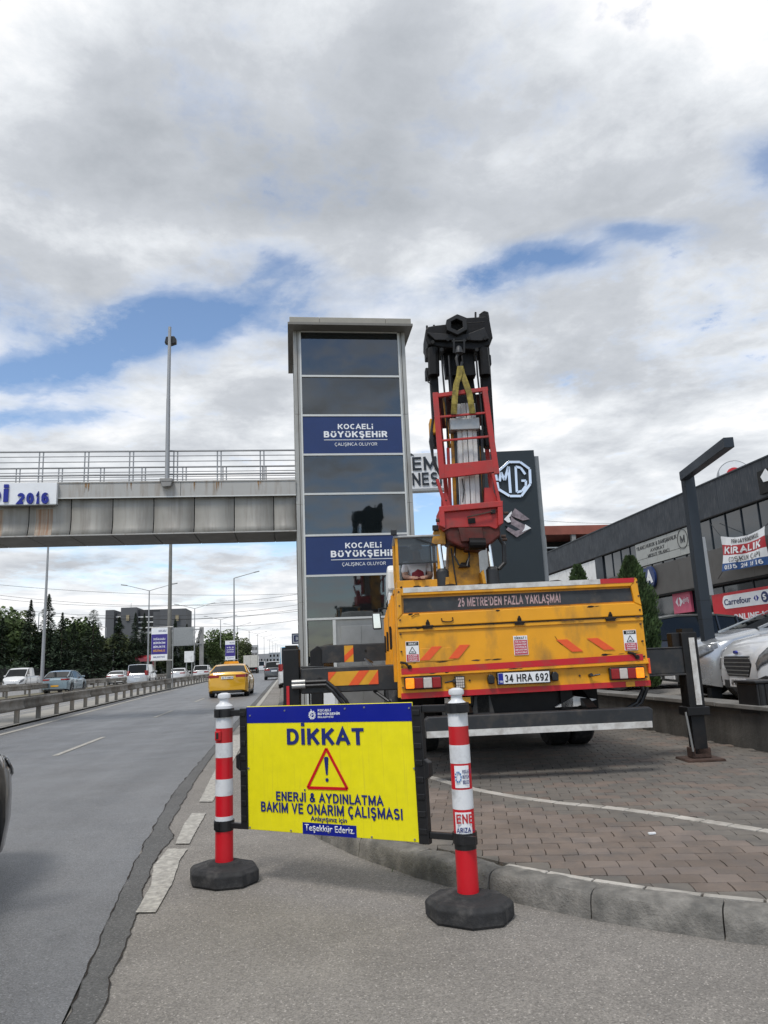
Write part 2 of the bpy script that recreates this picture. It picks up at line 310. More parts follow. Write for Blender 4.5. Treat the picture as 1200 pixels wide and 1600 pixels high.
_CED = [[(.5, -.10), (.5, -.2), (.62, -.24), (.42, -.33)]]
GL = {'A': (.80, [[(0, 0), (.5, 1), (1, 0)], [(.17, .30), (.83, .30)]]), 'B': (.66, [[(0, 0), (0, 1)], [(.05, 1), (.6, 1)]+_arc(.6, .77, .32, .23, 80, -80, 7)+[(.6, .54), (.05, .54)], [(.3, .54), (.6, .54)]+_arc(.64, .27, .36, .27, 80, -80, 7)+[(.6, 0), (.05, 0)]]),
 'C': (.74, _C), 'Ç': (.74, _C+_CED), 'D': (.72, [[(0, 0), (0, 1), (.4, 1)]+_arc(.4, .5, .6, .5, 80, -80, 10)+[(.4, 0), (0, 0)]]), 'E': (.60, [[(1, 1), (0, 1), (0, 0), (1, 0)], [(0, .52), (.92, .52)]]),
 'F': (.58, [[(1, 1), (0, 1), (0, 0)], [(0, .5), (.85, .5)]]), 'G': (.78, [_arc(.5, .5, .5, .5, 48, 325, 16)+[(1, .44), (.56, .44)]]), 'H': (.70, [[(0, 0), (0, 1)], [(1, 0), (1, 1)], [(0, .52), (1, .52)]]),
 'I': (0, [[(0, 0), (0, 1)]]), 'İ': (0, [[(0, 0), (0, 1)], [(0, 1.42), (0, 1.44)]]), 'J': (.5, [[(1, 1)]+_arc(.5, .33, .5, .33, 0, -170, 8)]), 'K': (.70, [[(0, 0), (0, 1)], [(1, 1), (0, .36)], [(.36, .60), (1, 0)]]), 'L': (.56, [[(0, 1), (0, 0), (1, 0)]]),
 'M': (.86, [[(0, 0), (0, 1)], [(0, 1), (.5, .12), (1, 1)], [(1, 1), (1, 0)]]), 'N': (.70, [[(0, 0), (0, 1)], [(0, 1), (1, 0)], [(1, 0), (1, 1)]]), 'O': (.80, _O), 'Ö': (.80, _O+[[(.2, 1.42), (.2, 1.44)], [(.8, 1.42), (.8, 1.44)]]),
 'P': (.64, [[(0, 0), (0, 1)], [(.05, 1), (.6, 1)]+_arc(.6, .74, .4, .26, 80, -80, 8)+[(.6, .48), (.05, .48)]]), 'R': (.68, [[(0, 0), (0, 1)], [(.05, 1), (.6, 1)]+_arc(.6, .75, .38, .25, 80, -80, 8)+[(.6, .5), (.05, .5)], [(.55, .5), (1, 0)]]),
 'S': (.66, _S), 'Ş': (.66, _S+_CED), 'T': (.66, [[(0, 1), (1, 1)], [(.5, 1), (.5, 0)]]), 'U': (.70, _U), 'Ü': (.70, _U+[[(.12, 1.42), (.12, 1.44)], [(.88, 1.42), (.88, 1.44)]]), 'V': (.74, [[(0, 1), (.5, 0), (1, 1)]]),
 'Y': (.74, [[(0, 1), (.5, .46), (1, 1)], [(.5, .46), (.5, 0)]]), 'Z': (.64, [[(0, 1), (1, 1), (0, 0), (1, 0)]]), 'Ğ': (.78, [_arc(.5, .5, .5, .5, 48, 325, 16)+[(1, .44), (.56, .44)], [(.25, 1.32), (.5, 1.2), (.75, 1.32)]]),
 'X': (.7, [[(0, 0), (1, 1)], [(0, 1), (1, 0)]]), '&': (.74, [[(1, 0), (.2, .72)]+_arc(.45, .82, .24, .18, 190, -20, 8)+[(.55, .6), (.1, .42)]+_arc(.36, .22, .36, .22, 140, 300, 8)+[(.95, .45)]]), '!': (0, [[(0, .32), (0, 1)], [(0, 0), (0, .08)]]), '.': (0, [[(0, 0), (0, .04)]]), "'": (0, [[(0, .72), (0, 1)]]), '-': (.3, [[(0, .42), (1, .42)]]),
 '0': (.56, _O), '1': (.3, [[(0, .74), (.75, 1), (.75, 0)]]), '2': (.56, [_arc(.5, .72, .48, .28, 170, -35, 10)+[(0, 0), (1, 0)]]), '3': (.56, [_arc(.48, .76, .44, .24, 160, -90, 10), _arc(.48, .26, .5, .26, 90, -160, 10)]),
 '4': (.6, [[(.75, 0), (.75, 1)], [(.7, .97), (0, .28), (1, .28)]]), '5': (.56, [[(.92, 1), (.16, 1), (.08, .52)]+_arc(.48, .32, .5, .32, 120, -160, 12)]), '6': (.56, [_arc(.5, .32, .5, .32, 90, 450, 16), [(.02, .36)]+_arc(.55, .55, .55, .45, 170, 55, 8)]), '7': (.54, [[(0, 1), (1, 1), (.35, 0)]]),
 '8': (.56, [_arc(.5, .76, .42, .24, 90, 450, 16), _arc(.5, .27, .5, .27, 90, 450, 16)]), '9': (.56, [_arc(.5, .68, .5, .32, 90, 450, 16), [(.98, .64)]+_arc(.45, .45, .55, .45, -10, -125, 8)]), ' ': (.22, []), 'i': (0, [[(0, 0), (0, .56)], [(0, .99), (0, 1.0)]]), 'ü': (.70, [[(0, .62)]+_arc(.5, .34, .5, .34, 180, 360, 12)+[(1, .62)], [(.22, .99), (.22, 1.0)], [(.78, .99), (.78, 1.0)]])}
def strokes(line, t):
    # thick centre lines of one line of capitals, cap height 1
    mb = MB(); x = 0; lay = 0
    for ci, ch in enumerate(line):
        w_, pp = GL.get(ch, GL['-']); gw = max(0, w_-t)
        for path in pp:
            P = [Vector((x+t/2+px*gw, t/2+py*(1-t))) for px, py in path]; closed = (P[0]-P[-1]).length < 1e-4 and len(P) > 3
            if closed: P = P[:-1]
            k = len(P); L_, R_ = [], []
            if not closed and len(P) > 1:
                for e, q in ((0, 1), (-1, -2)):
                    d = (P[e]-P[q]).normalized()
                    if abs(d.x) < .25 or abs(d.y) < .05: P[e] = P[e]+d*t/2*(.98 if (ch not in 'CGSÇŞĞ235690') else 0)
                    elif ch in 'AVYKXMNR': P[e] = P[e]+d*t*.42
            for i in range(k):
                a = P[i-1] if (i or closed) else None; b = P[(i+1) % k] if (i < k-1 or closed) else None
                d0 = (P[i]-a).normalized() if a is not None else (b-P[i]).normalized(); d1 = (b-P[i]).normalized() if b is not None else d0
                n0, n1 = Vector((-d0.y, d0.x)), Vector((-d1.y, d1.x)); n = (n0+n1); n = n.normalized() if n.length > 1e-3 else n0; m_ = t/2/max(.42, n.dot(n0)); L_.append(P[i]+n*m_); R_.append(P[i]-n*m_)
            z1 = 1+lay*.06; lay = (lay+1) % 6
            vs = [(p.x, p.y, 0) for p in L_]+[(p.x, p.y, 0) for p in R_]+[(p.x, p.y, z1) for p in L_]+[(p.x, p.y, z1) for p in R_]; fs = []
            for i in range(k if closed else k-1):
                q = (i+1) % k; fs += [(2*k+i, 2*k+q, 3*k+q, 3*k+i), (i, q, 2*k+q, 2*k+i), (k+q, k+i, 3*k+i, 3*k+q)]
            if not closed: fs += [(0, 2*k, 3*k, k), (k-1, 2*k-1, 4*k-1, 3*k-1)]
            mb.add(vs, fs)
        x += (w_ if ch != ' ' else w_) + (t if w_ == 0 else 0) + .15 - (.06 if ch in 'CÇLFT' and line[ci+1:ci+2] in list('AOCÇ') else 0) - (.05 if ch == 'A' or line[ci+1:ci+2] == 'A' else 0)
    return mb, x-.15
def text(s, x0, x1, z0, z1, y, m, parent, mx=None, bold=0., depth=.003, name='lettering', shear=0., t=None):
    if all(c in GL or c == '\n' for c in s):
        lines = s.split('\n'); n = len(lines); H_ = (z1-z0)/(n+(n-1)*.45); allm = MB(); th = t or (.13+bold*2.4)
        for li, ln in enumerate(lines):
            mb, wd = strokes(ln, th); zb = z0+(n-1-li)*H_*1.45
            mw = max(strokes(q, th)[1] for q in lines) if n > 1 else wd
            allm.add([(x0+px/mw*(x1-x0), y-pz*depth, zb+py*H_) for px, py, pz in mb.v], mb.f)
        for q in range(len(allm.v)):
            p = allm.v[q]; allm.v[q] = (p[0]+shear*(p[2]-z0), p[1], p[2])
        me = allm.mesh(name, m)
        if mx is not None: me.transform(mx)
        o = bpy.data.objects.new(name, me); COL.objects.link(o); o.parent = parent; return o
    cu = bpy.data.curves.new('t', 'FONT'); cu.body = s; cu.size = 1; cu.offset = min(bold, .01); cu.resolution_u = 3; cu.align_x = 'CENTER'
    ob = bpy.data.objects.new('t', cu); COL.objects.link(ob)
    dg = bpy.context.evaluated_depsgraph_get(); me = bpy.data.meshes.new_from_object(ob.evaluated_get(dg))
    bpy.data.objects.remove(ob)
    xs = [v.co.x for v in me.vertices]; zs = [v.co.y for v in me.vertices]
    if not xs: return None
    a, b, c, d = min(xs), max(xs), min(zs), max(zs)
    bm = bmesh.new(); bm.from_mesh(me)
    g = bmesh.ops.extrude_face_region(bm, geom=bm.faces[:]); 
    for v in [q for q in g['geom'] if isinstance(q, bmesh.types.BMVert)]: v.co.z = 1
    for v in bm.verts:
        X = x0+(v.co.x-a)/(b-a)*(x1-x0); Z = z0+(v.co.y-c)/(d-c)*(z1-z0); Y = y-v.co.z*depth
        X += shear*(Z-z0)
        v.co = (X, Y, Z)
    bmesh.ops.recalc_face_normals(bm, faces=bm.faces)
    if mx is not None: bm.transform(mx)
    bm.to_mesh(me); bm.free(); me.name = name; me.materials.clear(); me.materials.append(m)
    o = bpy.data.objects.new(name, me); COL.objects.link(o); o.parent = parent; return o
# directions from the camera, to turn the places measured in the photograph into metres
def ray(px, py): return CM @ Vector(((px-600)/1155, -(py-800)/1155, -1))
def gz(px, py, z=0.): d = ray(px, py); return EYE+d*((z-EYE.z)/d.z)
def onX(px, py, X): d = ray(px, py); return EYE+d*(X/d.x)
def onY(px, py, Y): d = ray(px, py); return EYE+d*(Y/d.y)
def at(px, py, D): return EYE+ray(px, py)*D
def foot(px, D, z=0.):   # ground point straight below a direction at depth D
    p = at(px, 1040, D); return Vector((p.x, p.y, z))
def interp(pts, t):
    if t <= pts[0][0]: return pts[0][1]
    for (a, b), (c, d) in zip(pts, pts[1:]):
        if t <= c: return b+(d-b)*(t-a)/(c-a)
    return pts[-1][1]
rnd = random.Random(7)
# ================================================================ SETTING
MED = [(-20, -7.0), (18, -7.35), (42, -8.2), (54, -8.4), (75, -8.6), (130, -8.8), (900, -12)]
SEAM = [(-6, -.55), (3.27, -.88), (4.34, -.99), (6.0, -1.13), (8.6, -1.29), (12.9, -1.34), (30, -1.42), (60, -1.6), (900, -3)]
YS = [-8, -4, 0, 1, 2, 3, 4, 5, 6, 7, 8, 9, 10, 12, 14, 17, 20, 25, 30, 36, 42, 50, 60, 75, 100, 130, 180, 260, 400, 600, 900]
def strip(fa, fb, z, ys=YS):
    m = MB(); vs = []
    for y in ys: vs += [(fa(y), y, z), (fb(y), y, z)]
    return m.add(vs, [(2*i, 2*i+1, 2*i+3, 2*i+2) for i in range(len(ys)-1)])
med = lambda y: interp(MED, y); sea = lambda y: interp(SEAM, y)
struct('ground', MB().add([(-2500, -400, -.04), (2500, -400, -.04), (2500, 3500, -.04), (-2500, 3500, -.04)], [(0, 1, 2, 3)]), groundm)
struct('road', strip(lambda y: med(y)+.15, sea, 0), asph)
struct('slip_road', strip(sea, lambda y: interp([(-8, 12), (2.9, 12), (3.4, 2.6), (6, .6), (8, .1), (12, 0), (900, 2)], y), 0, [-8, -4, 0, 1, 2, 2.9, 3.4, 4, 5, 6, 7, 8, 9, 10, 12, 14, 17, 20, 30, 60, 100, 260, 900]), asph2)
struct('median_strip', strip(lambda y: med(y)-1.3, lambda y: med(y)+.15, .05), mat('median_concrete', (.30, .285, .255), .9, var=.2, scale=1.2, world=True))
struct('far_carriageway', strip(lambda y: -16.6, lambda y: med(y)-1.3, 0), asph4)
struct('far_median', strip(lambda y: -18.9, lambda y: -16.6, .04), mat('dry_verge', (.17, .15, .10), .95, var=.3, scale=1, world=True))
struct('opposite_carriageway', strip(lambda y: -28, lambda y: -18.9, 0), asph4)
# ragged dark patch of asphalt along the joint of the two surfaces
PR = [(-6, -.30), (gz(147, 1600).y, gz(147, 1600).x), (gz(172, 1540).y, gz(172, 1540).x)] + [(gz(x, y).y, gz(x, y).x) for x, y in ((213, 1433), (238, 1350), (272, 1307), (263, 1293), (307, 1217), (333, 1180))] + [(20, -1.22), (45, -1.3), (900, -2.7)]
ys = [-6+i*.06 for i in range(0, 500)]+[24+i for i in range(0, 60, 2)]
def rag(y, k): return .022*mnoise.noise(Vector((y*3.1, k, 0)))+.012*mnoise.noise(Vector((y*13, k, 3)))
struct('asphalt_patch', strip(lambda y: sea(y)+rag(y, 1), lambda y: interp(PR, y)+rag(y, 9)*1.1, .004, ys), asph3)
struct('asphalt_crack', strip(lambda y: sea(y)+rag(y, 1)+.002-.022*max(0, mnoise.noise(Vector((y*4, 2, 7)))+.12), lambda y: sea(y)+rag(y, 1)+.003+.012*max(0, mnoise.noise(Vector((y*9, 6, 7)))), .008, ys), seam)
struct('asphalt_crack', strip(lambda y: interp(PR, y)+rag(y, 9)*1.1-.001-.010*max(0, mnoise.noise(Vector((y*11, 3, 7)))), lambda y: interp(PR, y)+rag(y, 9)*1.1+.002+.016*max(0, mnoise.noise(Vector((y*6, 5, 7)))-.05), .008, ys), seam)
# markings
def mark(name, pts, z=.009):
    ps = [gz(x, y) for x, y in pts]; out = []
    for i, p in enumerate(ps):
        q = ps[(i+1) % len(ps)]; n = max(1, int((q-p).length/.06))
        for k in range(n):
            r_ = p.lerp(q, k/n); j = .0035
            out.append((r_.x+mnoise.noise(r_*17)*j*1.5, r_.y+mnoise.noise(r_*13)*j, z))
    return struct(name, MB().add(out, [tuple(range(len(out)))]), paint)
mark('edge_line_dash', [(212, 1428), (243, 1428), (270, 1380), (281, 1345), (293, 1328), (262, 1328), (240, 1355), (236, 1385)])
mark('edge_line_dash', [(274, 1320), (296, 1320), (309, 1295), (322, 1272), (300, 1272), (287, 1290)])
mark('edge_line_dash', [(311, 1254), (332, 1254), (380, 1160), (376, 1148), (363, 1150)])
m = MB(); vs = []
for y in range(17, 140, 3): vs += [(-1.13-y*.0035, y, .012), (-.98-y*.0035, y, .012)]
m.add(vs, [(2*i, 2*i+1, 2*i+3, 2*i+2) for i in range(len(vs)//2-1)]); struct('edge_line', m, paint)
m = MB(); vs = []
for y in YS: vs += [(med(y)+.62, y, .008), (med(y)+.78, y, .008)]
m.add(vs, [(2*i, 2*i+1, 2*i+3, 2*i+2) for i in range(len(YS)-1)]); struct('edge_line', m, paint)
for k in range(12):
    y = 4.2+9.0*k+(0 if k else -.5); struct('lane_line_dash', BX(-3.92, -3.82, y, y+3.2, .004, .008), paint)
for X in (-12.6, -9.9, -16.2, -19.2, -23.4):
    m = MB()
    for k in range(26):
        y = 20+k*9; m.box(X-.06, X+.06, y, y+(3 if X in (-12.6, -23.4) else 9), .002, .006)
    struct('lane_line', m, paint)
# kerb
KB = [Vector(p) for p in ((-.62, 40), (-.50, 30), (-.42, 20), (-.36, 14), (-.33, 10), (-.27, 8.4), (-.12, 7.2), (.14, 6.05), (.34, 5.52), (.56, 5.07), (.87, 4.52), (1.29, 4.0), (1.53, 3.72), (1.81, 3.48), (2.10, 3.28), (2.5, 3.06), (3.1, 2.85), (4.0, 2.68), (5.0, 2.6), (7, 2.5))]
def resample(P, step):
    out = [P[0].copy()]; acc = 0
    for a, b in zip(P, P[1:]):
        L = (b-a).length; t = step-acc
        while t <= L: out.append(a.lerp(b, t/L)); t += step
        acc = L-(t-step)
    return out
def smoothp(P, n=3):
    for _ in range(n):
        Q = [P[0]]
        for a, b in zip(P, P[1:]): Q += [a.lerp(b, .25), a.lerp(b, .75)]
        P = Q+[P[-1]]
    return P
KS = smoothp(KB); KR = resample(KS, .62)
kerb = tag(bpy.data.objects.new('kerb', None), kind='structure'); COL.objects.link(kerb)
def nrm(P, i):
    d = (P[min(i+1, len(P)-1)]-P[max(i-1, 0)]).normalized(); return Vector((-d.y, d.x))*1   # to the left of travel (plaza side when travelling back to front)
prof = [(0, -.03), (.008, .04), (.016, .085), (.026, .112), (.045, .126), (.075, .131), (.12, .133), (.158, .132), (.158, -.03)]
for i in range(len(KR)-1):
    a, b = KR[i], KR[i+1]; na, nb = nrm(KR, i), nrm(KR, i+1); vs = []; jz = rnd.uniform(-.006, .004); jn = rnd.uniform(-.006, .006); seg = 18
    for k in range(seg+1):
        t = .006+k/seg*.988; p = a.lerp(b, t); n = na.lerp(nb, t)
        e = .006 if k in (0, seg) else 0
        for (u, z) in prof:
            wob = .008*mnoise.noise(Vector((p.x*9, p.y*9, z*20+i)))+.005*mnoise.noise(Vector((p.x*31, p.y*31, z*60+i)))
            q = p+n*(u+jn+wob+(e if u < .07 else 0)); vs.append((q.x, q.y, z+(jz+wob-(e*.8) if z > .06 else 0)))
    n6 = len(prof); fs = [(k*n6+j, k*n6+(j+1) % n6, (k+1)*n6+(j+1) % n6, (k+1)*n6+j) for k in range(seg) for j in range(n6)]+[tuple(range(n6)), tuple(range(seg*n6, (seg+1)*n6))]
    MB().add(vs, fs).build('kerb_stone', kerbm, kerb, smooth=True)
# plaza paving
inner = [KR[i]+nrm(KR, i)*.158 for i in range(len(KR))]
poly = [(p.x, p.y) for p in inner]+[(7, 2.6), (7, 2.9), (5.25, 2.9), (5.25, 40)]
bz = .112
plaza = struct('plaza_paving', MB().add([(x, y, bz) for x, y in poly], [tuple(range(len(poly)))]), sandm)
def inside(x, y, P=poly):
    c = False
    for i in range(len(P)):
        x1, y1 = P[i]; x2, y2 = P[i-1]
        if (y1 > y) != (y2 > y) and x < (x2-x1)*(y-y1)/(y2-y1)+x1: c = not c
    return c
# the two rows of pale stones
L1 = [Vector((gz(x, y, .13).x, gz(x, y, .13).y)) for x, y in ((560, 1195), (610, 1202), (670, 1213), (715, 1227), (760, 1237), (820, 1247), (880, 1255), (960, 1262), (1050, 1275), (1125, 1287), (1200, 1299))]; L1.append(L1[-1]+(L1[-1]-L1[-2])*2.5)
L2 = [p for p in (KR[i]+nrm(KR, i)*.183 for i in range(len(KR))) if 2 < p.y < 30]
def dist_line(p, L):
    return min(((p-(a+(b-a)*max(0, min(1, (p-a).dot(b-a)/(b-a).length_squared)))).length) for a, b in zip(L, L[1:]))
def stones(L, step, wd, first=True):
    P = resample(smoothp(L, 2), step)
    for i, (a, b) in enumerate(zip(P, P[1:])):
        d = (b-a).normalized(); n = Vector((-d.y, d.x)); g = .006; mb = MB(); q = []
        for z, ins in ((bz-.01, 0), (.130, 0), (.1335, .004)):
            for s_, t_ in ((0, -1), (1, -1), (1, 1), (0, 1)):
                p = (a if s_ == 0 else b)+d*((g+ins)*(1 if s_ == 0 else -1))+n*t_*(wd/2-ins); q.append((p.x, p.y, z+rz_(i)))
        mb.add(q, [(0, 1, 5, 4), (1, 2, 6, 5), (2, 3, 7, 6), (3, 0, 4, 7), (4, 5, 9, 8), (5, 6, 10, 9), (6, 7, 11, 10), (7, 4, 8, 11), (8, 9, 10, 11)])
        mb.build('white_stone', pav_white, plaza)
def rz_(i): return .002*math.sin(i*12.9)
stones(L1, .20, .085); stones([p for p in L2 if p.y < 4.75], .27, .04)
# pavers: staggered courses, each its own block
BL, BW = .188, .142; ang = R(-14); ca, sa_ = math.cos(ang), math.sin(ang)
def pmesh(name, m_, k):
    r2 = random.Random(k); hx, hy = BL/2-.0024, BW/2-.0022; zz_ = .012
    # interlocking outline: ends stepped
    o = [(-hx, -hy), (-hx*.45, -hy), (-hx*.38, -hy+.012), (hx*.38, -hy+.012), (hx*.45, -hy), (hx, -hy), (hx, hy), (hx*.45, hy), (hx*.38, hy-.012), (-hx*.38, hy-.012), (-hx*.45, hy), (-hx, hy)]
    o = [(-hx, -hy), (0, -hy+.003), (hx, -hy), (hx+.004, 0), (hx, hy), (0, hy+.003), (-hx, hy), (-hx+.004, 0)]
    n = len(o); vs = [(x, y, -.02) for x, y in o]+[(x, y, .014+r2.uniform(-.001, .001)) for x, y in o]+[(x*.985, y*.975, .0165) for x, y in o]
    fs = [(i, (i+1) % n, (i+1) % n+n, i+n) for i in range(n)]+[(i+n, (i+1) % n+n, (i+1) % n+2*n, i+2*n) for i in range(n)]+[tuple(range(2*n, 3*n))]
    return MB().add(vs, fs), m_
PM = [pmesh('paver', pav_red, 1), pmesh('paver', pav_grey, 2), pmesh('paver', pav_red2, 3)]
PMESH = [a.mesh('paver', b_) for a, b_ in PM]
cand = []
def near_seg(p, L, rng=.16):
    best = None
    for a, b in zip(L, L[1:]):
        t = max(0, min(1, (p-a).dot(b-a)/(b-a).length_squared)); d = (p-(a+(b-a)*t)).length
        if best is None or d < best[0]: best = (d, a, b)
    return best if best[0] < rng else None
def clip(P, a, n):   # keep the side where (p-a).n > 0
    out = []
    for i in range(len(P)):
        p, q = P[i-1], P[i]; dp, dq = (p-a).dot(n), (q-a).dot(n)
        if (dp > 0) != (dq > 0): out.append(p.lerp(q, dp/(dp-dq)))
        if dq > 0: out.append(q)
    return out
INN = [q for q in inner if 2.2 < q.y < 12]; L2c = [p for p in (KR[i]+nrm(KR, i)*.24 for i in range(len(KR))) if 2.5 < p.y < 4.9]
for j in range(-24, 290):
    for i in range(-30, 60):
        u = (i+.5*(j % 2))*BL; v = j*BW; x = 2+u*ca-v*sa_; y = 2.0+u*sa_+v*ca
        if y > 26 or x > 5.15 or x < -.6 or y < 2.4: continue
        p = Vector((x, y)); e = near_seg(p, INN) if y < 9 else None
        if not inside(x, y) and not e: continue
        cl_ = []
        if e: n_ = (e[2]-e[1]).normalized(); cl_.append((e[1], Vector((-n_.y, n_.x)), .004 if not (2.5 < y < 4.9) else .052))
        e = near_seg(p, L1) if y < 12 else None
        if e:
            n_ = (e[2]-e[1]).normalized(); n_ = Vector((-n_.y, n_.x)); n_ = n_ if (p-e[1]).dot(n_) > 0 else -n_; cl_.append((e[1], n_, .047))
        q = CM.transposed() @ (Vector((x, y, .13))-EYE); vis = q.z < 0 and abs(q.x/-q.z) < .53 and q.y/-q.z > -.70
        dl = dist_line(p, L1) if y < 12 else 9
        lowz = (p-L1[5]).length and y < interp([(a.x, a.y) for a in L1], x)     # camera side of the pale row
        h = mnoise.noise(Vector((x*.9, y*.9, 3)))
        k = (1 if (dl < .30 or dist_line(p, [Vector(z) for z in L2[:]]) < .12) and not (dl < .3 and not lowz) else (0 if rnd.random() < .7 else 2)) if lowz else (1 if rnd.random() < .62+.5*h+(.2 if y > 7 else 0) else 0)
        cand.append((-(q.z) if vis else 900+y, x, y, k, cl_))
cand.sort(key=lambda c: c[0])
stuffs = [MB(), MB(), MB()]
for n_, (dd, x, y, k, cl_) in enumerate(cand):
    tz = bz+.001+rnd.uniform(-.0015, .0025); rot = ang+rnd.uniform(-.008, .008); tx, ty = rnd.uniform(-.006, .006), rnd.uniform(-.006, .006)
    if cl_:
        rc, rs = math.cos(rot), math.sin(rot); P_ = [Vector((x+a_*rc-b_*rs, y+a_*rs+b_*rc)) for a_, b_, z_ in PM[k][0].v[:8]]
        for (a_, nn_, of_) in cl_:
            P_ = clip(P_, a_+nn_*of_, nn_)
            if len(P_) < 3: break
        if len(P_) < 3: continue
        ar_ = abs(sum(P_[i-1].x*P_[i].y-P_[i].x*P_[i-1].y for i in range(len(P_))))/2
        if ar_ < .0012: continue
        m_ = MB().prism([(a_.x, a_.y) for a_ in P_], tz-.03, tz+.0155, 'z')
        if n_ < 285: m_.build('paver', (pav_red, pav_grey, pav_red2)[k], plaza)
        else: stuffs[k].add(m_.v, m_.f)
        continue
    if n_ < 285:
        o = bpy.data.objects.new('paver', PMESH[k]); COL.objects.link(o); o.parent = plaza; o.location = (x, y, tz); o.rotation_euler = (tx, ty, rot)
    else:
        M4 = Matrix.Translation((x, y, tz)) @ Matrix.Rotation(rot, 4, 'Z') @ Matrix.Rotation(tx, 4, 'X')
        stuffs[k].add([M4 @ Vector(v) for v in PM[k][0].v], PM[k][0].f)
for k, s_ in enumerate(stuffs):
    o = s_.build('pavers', (pav_red, pav_grey, pav_red2)[k], plaza, fix=False); tag(o, kind='stuff')
# litter and weeds at the kerb
g = MB()
for k in range(420):
    t = rnd.random(); i = int(t*(len(KR)-2)); p = KR[i].lerp(KR[i+1], rnd.random())
    if p.y > 8 or p.y < 3: continue
    off = rnd.choice((-.012, -.02, .2, .205, -.03)); p = p+nrm(KR, i)*off
    z0 = 0 if off < 0 else .13; a = rnd.random()*6.28; h = rnd.uniform(.01, .035); d = Vector((math.cos(a), math.sin(a), 0))*.006
    if mnoise.noise(Vector((p.x*2.2, p.y*2.2, 5))) < .12: continue
    b = Vector((p.x, p.y, z0)); g.add([b-d, b+d, b+Vector((rnd.uniform(-.02, .02), rnd.uniform(-.02, .02), h))], [(0, 1, 2)])
tag(g.build('kerb_weeds', leafc, fix=False), 'sparse tiny weeds growing in the kerb joints', 'weeds', kind='stuff')
g = MB()
for k in range(900):
    x, y = rnd.uniform(-.6, 3), rnd.uniform(2.2, 6.5)
    if inside(x, y) or min((Vector((x, y))-q).length for q in KR) > rnd.random()**2*1.6: continue
    s_ = rnd.uniform(.002, .006); g.add([(x-s_, y, .001), (x+s_*.4, y-s_, .001), (x+s_, y+s_*.5, .001), (x-s_*.2, y+s_, .001), (x, y, s_*1.3)], [(0, 1, 4), (1, 2, 4), (2, 3, 4), (3, 0, 4)])
tag(g.build('loose_grit', concm, fix=False), 'loose grit scattered on the apron along the kerb', 'grit', kind='stuff')
tag(BX(2.56, 2.605, 5.49, 5.51, .135, .145).build('litter_scrap', whitet), 'tiny white scrap of litter lying on the reddish pavers', 'litter').location = (gz(1018, 1302, .14).x-2.58, gz(1018, 1302, .14).y-5.5, 0)
# raised parking behind the low wall
struct('parking_surface', BX(5.5, 17.2, 2.2, 60, .2, .5), asph2)
lw = thing('low_wall', 'low stained concrete wall with stone coping at right edge of paved plaza', 'wall')
BX(5.25, 5.5, 2.5, 26, 0, .565).build('wall', wallc, lw, bevel=.01)
y = 2.5
while y < 26:
    BX(5.19, 5.56, y+.006, y+1.6-.006, .566, .62+rnd.uniform(-.006, .006)).build('coping_slab', copem, lw, bevel=.008); y += 1.6
